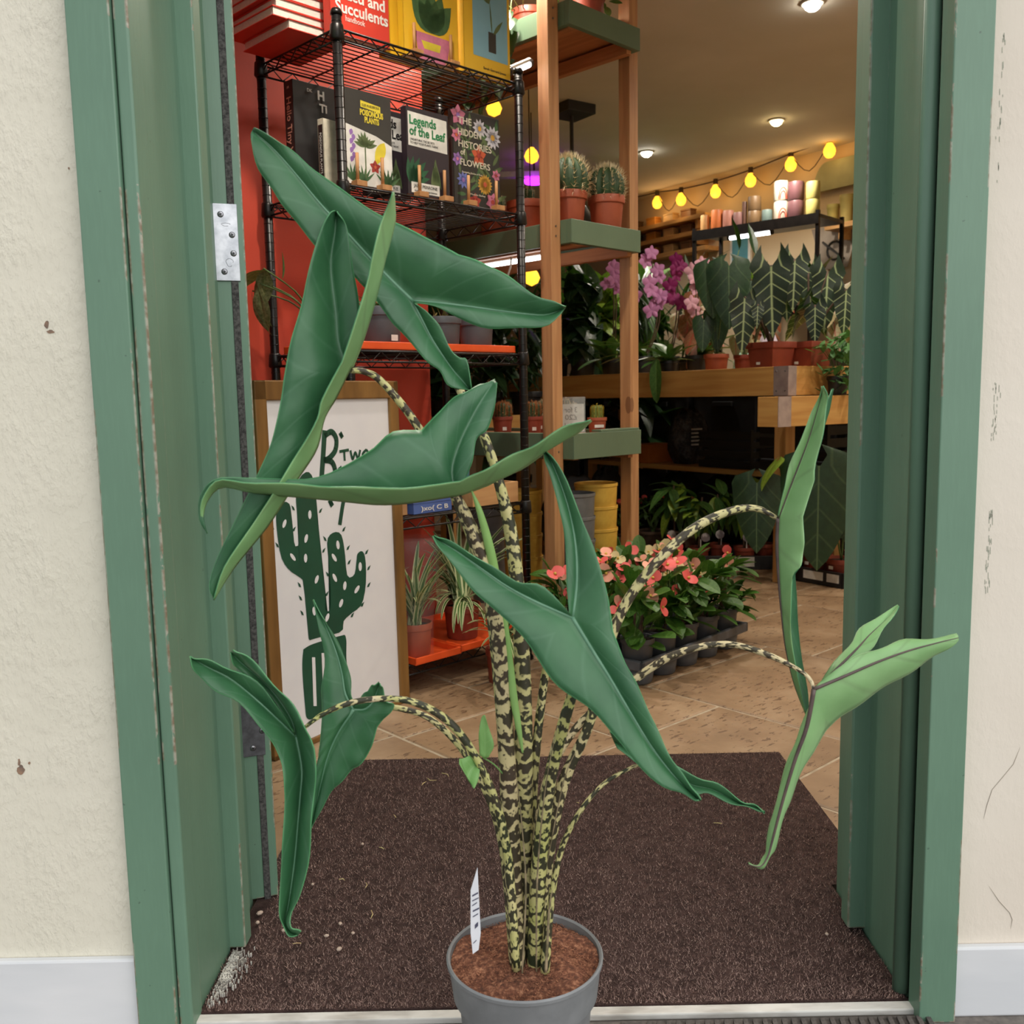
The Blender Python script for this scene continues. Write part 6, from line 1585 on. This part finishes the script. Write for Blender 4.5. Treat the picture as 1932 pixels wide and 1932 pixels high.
# ================================================================= floor plants and sacks by the tables
def lump(name, p, w, d, h, m, label, cat, seed, rz=0.0, group=None, print_m=None):
    """slumped plastic sack: rounded, creased, pinched at the top seam"""
    rg2 = random.Random(seed); n, k_ = 20, 11; vs = []; fs = []
    ph = [rg2.uniform(0, 6.28) for _ in range(6)]
    for i in range(k_ + 1):
        t = i / k_; prof_ = math.sin(math.pi * (0.16 + 0.80 * t)) ** 0.55
        for k in range(n):
            a = 2 * math.pi * k / n; ca, sa = math.cos(a), math.sin(a)
            q_ = prof_ * (1 + 0.05 * math.sin(3 * a + ph[0] + 4 * t) + 0.04 * math.sin(7 * a + ph[1] - 6 * t) + 0.03 * math.sin(11 * t + ph[2]))
            e = 0.6
            x = w / 2 * q_ * math.copysign(abs(ca) ** e, ca); y = d / 2 * q_ * math.copysign(abs(sa) ** e, sa)
            vs.append((x, y, h * t + 0.015 * math.sin(5 * a + ph[3]) * t))
    for i in range(k_):
        for k in range(n): fs.append((i * n + k, i * n + (k + 1) % n, (i + 1) * n + (k + 1) % n, (i + 1) * n + k))
    fs += [tuple(range(n - 1, -1, -1)), tuple(range(k_ * n, (k_ + 1) * n))]
    r_ = thing(name, label, cat, p, rz, group)
    MB().add(vs, fs).build('sack', m, r_, smooth=True)
    if print_m:
        mb = MB(); 
        for q_ in range(5): mb.box((-w * .3, -d / 2 * 1.03 - .002, h * (.35 + .07 * q_)), (-w * .3 + w * rg2.uniform(.2, .5), -d / 2 * 1.0, h * (.38 + .07 * q_)))
        tag(mb.build('print', print_m, r_), kind='stuff')
    return r_
def film(name, c1, c2):
    m, nt, b = new_mat(name)
    v = coords(nt, 'Object')
    nt.links.new(ramp(nt, noise(nt, v, 9.0, 5.0, .7), [(.45, lin(c1)), (.7, lin(c2))]).outputs[0], b.inputs['Base Color'])
    b.inputs['Roughness'].default_value = 0.25; bump(nt, b, noise(nt, v, 22.0, 5.0, .7), 0.9, 0.03)
    return m
FILMB = film('black_film', (18, 18, 20), (30, 30, 34)); FILMG = film('grey_film', (44, 44, 48), (120, 120, 124))
sack_labels = ('black soil sack under the bracket corner of the long table', 'black soil sack second along under the long table', 'black soil sack in the middle under the long table', 'black soil sack fourth along under the long table', 'black soil sack at the far end under the long table')
for i in range(5):
    lump('soil_sack', tloc(.715, .36 + .33 * i, 0), .35, .27, .36, FILMB, sack_labels[i], 'sack', i + 3, rz=TB)
for i, (p, w, d, h, m, lab) in enumerate(((tloc(.66, 1.24, .426), .22, .18, .30, FILMG, 'crumpled grey and black sack with white print on the low shelf'), (tloc(.28, 1.50, 0), .24, .18, .40, FILMB, 'black sack seen past the pine post'), (at(1085, 960, 4.85), .36, .26, .40, FILMB, 'black sack between the pine rack posts'), (tloc(.80, -.075, 0), .2, .13, .5, FILMB, 'black sack deep under the lower pine table'))):
    if i == 2: p.z = 0
    lump('soil_sack', p, w, d, h, m, lab, 'sack', i + 13, rz=TB, print_m=WHT if m is FILMG else None)
ORGW = pm('orange_ply', (206, 120, 48), (190, 104, 40), 10, .6)
p = at(1240, 832, 4.75)
# low slatted black crates under the long table
for ly, w, d, h, lab in ((.42, .36, .40, .24, 'black slatted crate under the bracket end of the long pine table'), (.86, .36, .36, .2, 'black slatted crate beside the orange box')):
    c_ = thing('slatted_crate', lab, 'crate', tloc(.72, ly, .426), TB)
    for k in range(4): MB().box((-w / 2, -d / 2, h * k / 4 + .005), (w / 2, -d / 2 + .01, h * (k + 1) / 4 - .012)).build('slat', POTB, c_)
    for k in range(4): MB().box((-w / 2, -d / 2 + .0101, h * k / 4 + .005), (-w / 2 + .01, d / 2, h * (k + 1) / 4 - .012)).build('slat', POTB, c_)
    MB().box((-w / 2, -d / 2, 0), (w / 2, d / 2, .008)).build('base', POTB, c_)
    for x in (-w / 2, w / 2 - .02): MB().box((x, -d / 2 - .004, 0), (x + .02, -d / 2 + .001, h)).build('post', POTB, c_)
sh_ = thing('low_shelf', 'low shelf board carrying crates under the long table', 'shelf', tloc(0.50, 0.135, 0.0), TB)
MB().box((0, 0, 0.40), (0.41, 1.8, 0.425)).build('board', PTAB, sh_)
for x, y in ((0.0, 0.0), (0.37, 0.0), (0.0, 1.76), (0.37, 1.76)): MB().box((x, y, 0), (x + .04, y + .04, .40)).build('leg', PLEG, sh_)
p = tloc(0.53, 1.42, 0.4255)
ob = thing('orange_box', 'orange box on the low shelf under the table', 'box', p, TB); MB().box((0, 0, 0), (.2, .16, .10)).build('body', ORGW, ob, bevel=.003); MB().box((-.003, -.003, .085), (.203, .163, .105)).build('lid', ORGW, ob, bevel=.002)

# black trays of potted plants ------------------------------------
PTAG = pm('round_tag', (206, 200, 200), (120, 110, 116), 26, .5, lo=.45, hi=.55)
def black_tray(label, p, w, d, rz):
    t = thing('black_tray', label, 'tray', p, rz)
    for a, b_ in (((0, 0), (w, .012)), ((0, d - .012), (w, d)), ((0, 0), (.012, d)), ((w - .012, 0), (w, d))): MB().box((*a, 0), (*b_, .065)).build('side', POTB, t, bevel=.003)
    MB().box((.012, .012, 0), (w - .012, d - .012, .006)).build('base', POTB, t)
    return t, Matrix.Translation(p) @ Matrix.Rotation(rz, 4, 'Z')
bt, btm = black_tray('black tray of velvet-leaved plants on the floor by the door frame', tloc(.15, -.175, 0), .46, .28, TB)
MB().box((-.002, .10, .02), (0, .20, .055)).build('paper_label', WHT, bt)
MB().box((-.002, .02, .02), (0, .08, .055)).build('paper_label', WHT, bt)
VLV = leafmesh('heart', G_VELV, .08, .1)
for i, (x, y, lv, lab) in enumerate(((.085, .072, ((1545, 885, .41, 0, -87, 3.73), (1598, 905, .26, -.1, -82, 3.90)), 'large velvet heart-leaved plant beside the door frame'), (.10, .209, ((1428, 915, .28, .1, -84, 3.82), (1516, 925, .16, -.1, -82, 4.03)), 'velvet heart-leaved plant behind the tall green leaf'), (.30, .14, ((1632, 900, .30, 0, -82, 4.04), (1650, 960, .22, .2, -80, 4.08)), 'velvet-leaved plant mostly hidden by the door frame'))):
    b0 = btm @ Vector((x, y, .008)); r_ = potplant('velvet_anthurium', lab, 'potted plant', b0, (.066, .052, .105, TERRAD)); rm = Matrix.Translation(b0)
    for px, py, L, rl, pt, D in lv: hang_leaf(r_, rm, px, py, D, L, VLV, rl, 0, pt, frm=(0, 0, .09), sr=.004)
    price(r_, -.057, -.034, .07, R(-59), (.022, .014))
    if i == 1: hang_leaf(r_, rm, 1464, 872, 3.80, .13, leafmesh('heart', G_LIME, .3, .2), .2, -.9, -40, frm=(0, 0, .09))
    if i == 0: MB().tube([(0.02, -.02, .09), (0.0, -.02, .30)], .003, 6).build('cane', PLEG, r_)
_ta = on_z(1250, 1075, 0); _tb = on_z(1480, 1075, 0); bt2, btm2 = black_tray('black tray of bushy tree seedlings with round picture tags', _ta, (_tb - _ta).length, .24, math.atan2((_tb - _ta).y, (_tb - _ta).x)); TW2 = (_tb - _ta).length; R2 = math.atan2((_tb - _ta).y, (_tb - _ta).x)
for x in (.06, .33): MB().box((x, -.002, .015), (x + .09, 0, .06)).build('paper_label', WHT, bt2)
UMB = [btm2 @ Vector((.068 + (TW2 - .136) * i / 4, .072 if i % 2 else .168, .008)) for i in range(5)]
DRP = [tloc(.34, 1.18, 0), tloc(.115, 1.12, 0), tloc(.37, .985, 0)]
def clear_low(w):
    d = w[:, :2] - _t0; x = d @ _tu; y = d @ _tv; z = w[:, 2]
    return bool((x > .485).any() or ((x > .04) & (x < .12) & (y > .04) & (y < .12)).any() or (z > .79).any())
for i in range(5):
    b0 = UMB[i]
    r_ = potplant('umbrella_plant', 'bushy umbrella plant ' + ('beside the desert roses', 'with hanging leaf tips next to the first in the tray', 'in the middle of the black tray', 'second from the velvet leaves', 'closest to the velvet heart leaves')[i], 'potted plant', b0, (.050, .041, .09, TERRAD), group='bushy umbrella plants')
    h = rg.uniform(.32, .38); stem(r_, (0, 0, .08), (rg.uniform(-.02, .02), 0, h), .005, STEMB, bow=0)
    def draw(k):
        a = rg.uniform(0, 6.28); return leafmesh('lance', G_MID if k % 4 else G_LIME, .5, .15), (.02 * math.cos(a), .02 * math.sin(a), h - rg.uniform(0, .12)), a, R(rg.uniform(-60, 60)), rg.uniform(.10, .17), 0.0, 1.5
    gleaf(r_, Guard(r_, UMB + DRP, .12, (clear_low,)), 34, draw, 24)
    if i < 4:
        tgm = MB().lathe([(0, 0), (.021, 0), (.021, .001), (0, .001)], 18, m=Matrix.Translation((rg.uniform(-.03, .03), -.045, .14)) @ Matrix.Rotation(R(80), 4, 'X')).build('picture_tag', PTAG, r_)
        MB().box((-.002, -.046, .08), (.002, -.044, .13)).build('tag_stick', WHT, r_)
BOWL = pm('taupe_bowl', (132, 108, 92), (120, 96, 82), 14, .5)
for i, (b0, lab) in enumerate(((DRP[0], 'desert rose with pink flowers in a wide taupe pot'), (DRP[1], 'desert rose with red flowers beside the pine post'), (DRP[2], 'desert rose with a pale flower behind the striped stalk'))):
    r_ = potplant('desert_rose', lab, 'potted plant', b0, (.085, .06, .085, BOWL))
    for k in range(4):
        a = k * 1.6 + .3; e = Vector((.055 * math.cos(a), .045 * math.sin(a), .2)); stem(r_, (0, 0, .07), e, .006, STEMG, bow=0)
        gleaf(r_, Guard(r_, UMB + DRP, .07, (clear_low,)), 14, lambda k2: (leafmesh('oval', G_MID, .2, .2), e + Vector((rg.uniform(-.03, .03), rg.uniform(-.03, .03), rg.uniform(-.06, .05))), rg.uniform(0, 6.28), R(rg.uniform(-10, 70)), rg.uniform(.04, .07), 0.0, .8))
        if k % 2 == 0:
            f_, e_ = spurge_flower((CORAL, CORAL, PEACH)[i]); o = obj('flower', f_, r_, e + Vector((0, -.02, .06)), (R(50), 0, rg.uniform(0, 3)), .024); obj('flower_eye', e_, o)
# small fern clump on the floor by the planters
b0 = on_z(1165, 1075, 0); r_ = potplant('small_fern', 'small grey-green fern on the floor beyond the spurge tray', 'potted plant', b0, (.05, .04, .06, POTB))
for k in range(50): leaf(r_, leafmesh('lance', G_BLUEG, .4, .2), (0, 0, .055), rg.uniform(0, 6.28), R(rg.uniform(10, 80)), rg.uniform(.08, .15))

# ================================================================= back of the shop
wallp = q - wu * 0.0
def on_wall(px, py, off): return on_plane(px, py, q - wu * off, wu)
BULB = emitter('amber_bulb', (255, 178, 48), 2.2)
CORD = pm('dark_cord', (70, 52, 36), None, 10, .7)
sl = thing('string_lights', 'string of round amber bulbs hung along the back wall', 'string lights', on_wall(1565, 268, .12))
so = sl.location.copy()
bl = [(1240, 383), (1285, 377), (1350, 362), (1416, 341), (1492, 311), (1565, 285)]
tops = [on_wall(x, y - 17, .12) - so for x, y in bl]
pts = [on_wall(1120, 385, .12) - so, on_wall(1195, 376, .12) - so] + tops + [on_wall(1640, 238, .12) - so, on_wall(1720, 200, .12) - so]
MB().tube([Vector(p) + Vector((0, 0, .012)) for p in spl(pts, 40)], .005, 6).build('cord', CORD, sl, smooth=True)
for k in range(1, len(tops)):
    a, b_ = tops[k - 1], tops[k]
    MB().tube(spl([tuple(a), tuple(a.lerp(b_, .5) + Vector((0, 0, -.13))), tuple(b_)], 9), .003, 5).build('cord', CORD, sl, smooth=True)
for (x, y), tp_ in zip(bl, tops):
    c_ = on_wall(x, y, .12) - so
    bo = MB().lathe([(0, -.042), (.018, -.038), (.032, -.023), (.037, -.003), (.034, .016), (.022, .036), (.014, .05)], 16, c_).build('bulb', BULB, sl, smooth=True)
    MB().lathe([(.015, .045), (.017, .05), (.016, .085), (0, .085)], 12, c_).build('socket', CORD, bo, smooth=True)
    l = bpy.data.lights.new('bulb_light', 'POINT'); l.energy = .42; l.color = (1.0, .66, .30); l.shadow_soft_size = .05
    obj('bulb_light', l, sl, c_ + Vector((-.03, -.05, -.07)))
# black display shelf with jars and mugs
ca = on_z(1545, 402, 1.80); cb = on_z(1306, 438, 1.80); cd = cb - ca; CL = cd.length; cang = math.atan2(cd.y, cd.x) - math.pi / 2
bs = thing('display_shelf', 'black metal display shelf of candle jars standing on the added black tubs', 'shelving unit', Vector((ca.x, ca.y, 0)), cang)
CMX = Matrix.Translation((ca.x, ca.y, 0)) @ Matrix.Rotation(cang, 4, 'Z')
for z in (1.80, 1.30):
    MB().box((0, 0, z - .02), (.34, CL, z)).build('shelf', BLK, bs); MB().box((-.004, 0, z - .055), (0.002, CL, z + .004)).build('lip', BLK, bs)
for x in (0, .32):
    for y in (0, CL - .02): MB().box((x, y, .864), (x + .02, y + .02, 1.82)).build('post', BLK, bs)
led(CMX @ Vector((.02, CL * .36, 1.735)), CMX @ Vector((.02, CL * .70, 1.735)), 'glowing white strip light under the black display shelf', .012)
def jar(px, wpx, ypx0, ypx1, m, lab, grp, n=1, lidm=None):
    """cylindrical jar standing on the display shelf; heights read off the photo"""
    s_ = on_plane(px, 420, CMX @ Vector((.10, 0, 0)), CMX.to_3x3() @ Vector((1, 0, 0)))
    D = s_.y + 1.16; z0 = 1.8008; hh = (ypx0 - ypx1) * D / FPX / n; r0 = wpx / 2 * D / FPX
    for k in range(n):
        o = thing('candle_jar', lab + ((', lower of its pair', ', upper of its pair')[k] if n > 1 else ''), 'jar', Vector((s_.x, s_.y, z0 + k * hh)), 0, grp)
        MB().lathe([(r0 * .9, 0), (r0, .006), (r0, hh * .9), (r0 * .94, hh * .985), (r0 * .8, hh * .985), (r0 * .78, hh * .7), (0, hh * .7)], 20).build('jar', m, o, auto=40)
        MB().lathe([(0, hh * .80), (r0 * .77, hh * .80)], 16).build('wax', lidm or WHT, o)
        if lidm is not None:
            for a0, rr_ in ((0, .55), (1, .38)):
                mb = MB(); ptsr = [Vector((r0 * 1.01 * math.sin(t * rr_ * 1.1), -r0 * 1.01 * math.cos(t * rr_ * 1.1), hh * .08 + hh * rr_ * math.sqrt(max(0, 1 - t * t)))) for t in [x / 5 - 1 for x in range(11)]]
                mb.tube(ptsr, r0 * .07, 5).build('printed_arch', (FLP['petal_orange'], FLP['petal_red'])[a0], o)
JC = lambda n_, c: pm('jar_' + n_, c, None, 12, .45)
jar(1330, 16, 434, 402, JC('tan', (196, 150, 96)), 'tan candle jar at the end of the black display shelf', 'candle jars')
jar(1353, 22, 430, 392, JC('orange', (206, 116, 62)), 'orange candle jar on the black display shelf', 'candle jars')
jar(1374, 20, 428, 394, JC('rose', (176, 120, 104)), 'rose candle jar beside the orange jar', 'candle jars')
jar(1393, 19, 425, 397, JC('mauve', (134, 96, 92)), 'mauve candle jar beside the rose jar', 'candle jars')
jar(1404.5, 9, 423, 377, JC('umber', (96, 66, 54)), 'slim umber candle jar between mauve and olive jars', 'candle jars')
jar(1423, 24, 421, 369, JC('olive', (118, 92, 62)), 'olive brown candle jar on the display shelf', 'candle jars', 2)
jar(1447, 20, 416, 391, JC('teal', (104, 122, 118)), 'teal candle jar beside the olive pair', 'candle jars')
jar(1473, 26, 411, 339, JC('cream', (226, 216, 196)), 'cream mug printed with a rainbow arch', 'rainbow mugs', 2, FLP['cream'])
jar(1501, 29, 408, 341, JC('plum', (112, 74, 78)), 'plum candle jar beside the rainbow mugs', 'candle jars', 2)
jar(1533, 25, 402, 339, JC('straw', (206, 194, 116)), 'straw yellow jar at the corner of the display shelf', 'candle jars', 2)
# more things on the lower display shelves
DSP = [CMX @ Vector((.16, .10 + k * (CL - .20) / 4, 1.3006)) for k in range(5)]
for k in range(5):
    p = DSP[k]; r_ = potplant('foliage_plant', 'small green plant on the lower display shelf ' + ('at its near corner', 'second along', 'in its middle', 'fourth along', 'at its far end')[k], 'potted plant', p, (.06, .05, .09, (POTB, TERRA)[k % 2]))
    CI = np.array(CMX.inverted())
    def off_frame(w):
        l = w @ CI[:3, :3].T + CI[:3, 3]; return bool(((np.minimum(abs(l[:, 0] - .01), abs(l[:, 0] - .33)) < .03) & (np.minimum(abs(l[:, 1] - .01), abs(l[:, 1] - CL + .01)) < .03)).any() or (l[:, 2] > 1.70).any())
    gleaf(r_, Guard(r_, DSP, 1.32, (off_frame,)), 18, lambda j: (leafmesh('lance', (G_MID, G_DARK, G_LIME)[k % 3], .4, .1), (0, 0, .08), rg.uniform(0, 6.28), R(rg.uniform(20, 85)), rg.uniform(.14, .26), 0.0, 1.0))
# wooden wall shelves, right and left of the display
WSH = wood('wall_shelf_wood', (210, 164, 106), (188, 138, 80), 1, 8, knots=False)
def wall_shelf(x0, x1, py, D_, lab, dep=.16):
    a = on_wall(x0, py, dep); yl = (on_wall(x1, py, dep) - a).dot(wv); z = a.z
    s_ = thing('wall_shelf', lab, 'shelf', Vector((a.x, a.y, z)), TB)
    lo, hi = min(0, yl), max(0, yl)
    MB().box((0, lo, -.03), (dep - .002, hi, 0)).build('board', WSH, s_, bevel=.002)
    for y in (lo + .1, hi - .1): MB().box((.03, y, -.09), (dep - .002, y + .02, -.03)).build('bracket', WSH, s_)
    return a, s_
aR, _ = wall_shelf(1700, 1556, 398, 0, 'wooden wall shelf of cream pots beside the display shelf')
for k, (px, wp, h, c) in enumerate(((1572, 22, .13, (206, 190, 108)), (1598, 26, .17, (196, 178, 104)), (1618, 16, .12, (176, 150, 84)))):
    p = on_wall(px, 398, .08); p.z = aR.z
    o = thing('cream_pot', ('straw coloured pot at the near end of the wooden wall shelf', 'larger straw coloured pot on the wooden wall shelf', 'tan pot on the wooden wall shelf close to the frame')[k], 'pot', p, 0); r0 = wp / 2 * (p.y + 1.16) / FPX
    mm = pm('straw_pot_%d' % k, c, None, 10, .5)
    MB().lathe([(r0 * .8, 0), (r0, h * .8), (r0 * 1.06, h * .82), (r0 * 1.06, h), (r0 * .9, h), (r0 * .85, h * .6), (0, h * .6)], 20).build('body', mm, o, auto=40)
    MB().lathe([(0, h * .7), (r0 * .86, h * .7)], 16).build('wax', WHT, o)
for k, (py, lab) in enumerate(((400, 'upper'), (430, 'middle'), (462, 'lowest'))):
    a, _ = wall_shelf(1330, 1150, py, 0, '%s pine wall shelf left of the display shelf' % lab, .14)
    for j in range(4):
        px = 1200 + j * 33; p = on_wall(px, py, .07); p.z = a.z
        o = thing('trinket_box', '%s trinket box on the %s pine wall shelf' % (('small dark', 'amber', 'tan', 'little brown')[j], lab), 'box', p, TB, 'trinkets on pine wall shelves')
        mm = JC('trinket%d' % j, ((92, 66, 44), (206, 140, 60), (214, 176, 120), (120, 84, 54))[j])
        MB().box((-.03, -.05, 0), (.03, .05, .05)).build('body', mm, o, bevel=.004); MB().box((-.032, -.052, .05), (.032, .052, .062)).build('lid', mm, o, bevel=.003)
GREYW = pm('pennant_cloth', (168, 156, 142), (150, 138, 124), 10, .8)
pen = on_wall(1578, 425, .03); pn = thing('pennant', 'grey pointed cloth pennant with a dark emblem on the back wall', 'pennant', pen, TB)
MB().prism([(-.18, 0), (.18, 0), (.09, -.26), (-.09, -.26)], 0, .008, Matrix.Rotation(R(-90), 4, 'Z') @ Matrix.Rotation(R(90), 4, 'X')).build('cloth', GREYW, pn)
mb = MB(); mb.tube([Vector((-.012, .055 * math.cos(t), -.15 + .055 * math.sin(t))) for t in [x * .45 for x in range(15)]], .007, 5); mb.tube([Vector((-.012, .09, -.09)), Vector((-.012, -.07, -.21))], .007, 5)
mb.build('emblem', CHAR, pn)
ov = on_wall(1625, 345, .03); pb = thing('rounded_board', 'pale sage board with rounded corners on the back wall', 'board', ov, TB)
MB().prism([(-.34 + .1 * (1 - math.cos(t)), .0 + .17 * math.sin(t)) for t in [x * math.pi / 16 for x in range(9)]] + [(.5, .17), (.5, 0)], 0, .012, Matrix.Rotation(R(-90), 4, 'Z') @ Matrix.Rotation(R(90), 4, 'X')).build('panel', pm('pale_sage', (170, 172, 132), None, 6, .7), pb)
pf = on_wall(1400, 480, .03); pfo = thing('framed_notice', 'white framed notice below the display shelf', 'picture', pf, TB)
MB().box((-.02, -.09, -.15), (0, .09, .15)).build('frame', WHT, pfo); MB().box((-.022, -.07, -.13), (-.019, .07, .13)).build('print', TEAL, pfo)
# black pendant with its ceiling box
pd = on_z(1078, 200, 2.3); po = thing('pendant_light', 'black pendant with square ceiling box beyond the cacti', 'pendant light', pd, TB)
MB().box((-.09, -.09, -.05), (.09, .09, 0)).build('ceiling_box', BLKC, po, bevel=.004); MB().tube([(0, 0, -.05), (0, 0, -.48)], .010, 8).build('rod', BLKC, po)
MB().lathe([(.02, -.46), (.05, -.47), (.13, -.60), (.125, -.60), (.045, -.48), (0, -.475)], 24).build('shade', BLKC, po, smooth=True)
# grow lamp and shelf on the far wall
PURP = emitter('purple_glow', (190, 40, 255), 5.0)
gp = at(1008, 340, 6.2); g_ = thing('grow_lamp', 'small purple glowing grow lamp far behind the shelving', 'lamp', gp)
MB().lathe([(0, -.03), (.06, -.02), (.07, .0), (0, .02)], 16).build('glow', PURP, g_, smooth=True); MB().box((-.3, -.03, .018), (.3, .03, .05)).build('housing', WHT, g_)
MB().tube([(0, 0, .05), (0, 0, 2.3 - gp.z)], .006, 6).build('cord', CORD, g_)
for k, (px, py, D) in enumerate(((1003, 524, 4.6), (932, 205, 4.9), (1003, 295, 5.2))):
    p = at(px, py, D); o = thing('amber_bulb', ('amber bulb glowing among dark leaves beside the pine post', 'amber bulb glowing above the floral book', 'amber bulb glowing beyond the cactus shelf')[k], 'lamp', p)
    MB().lathe([(0, -.04), (.03, -.025), (.04, 0), (.03, .025), (.012, .045)], 14).build('bulb', BULB, o, smooth=True); MB().tube([(0, 0, .04), (0, 0, 2.3 - p.z)], .003, 5).build('cord', CORD, o)

# black lidded tubs added behind the tables to darken the space under them
for k in range(6):
    for j in range(2):
        p = q - wu * .52 + wv * (-.75 + k * .56)
        t = thing('dark_fill_tub', 'added black lidded tub darkening under the tables, %s row, %s along the back wall' % (('lower', 'upper')[j], ('first', 'second', 'third', 'fourth', 'fifth', 'sixth')[k]), 'tub', Vector((p.x, p.y, j * .432)), TB, 'added dark filler tubs')
        MB().box((-.22, -.25, 0), (.13, .25, .40)).build('body', POTB, t, bevel=.01); MB().box((-.23, -.26, .40), (.14, .26, .43)).build('lid', POTB, t, bevel=.006)
        MB().box((-.24, -.08, .30), (-.22, .08, .33)).build('handle', POTB, t, bevel=.004)
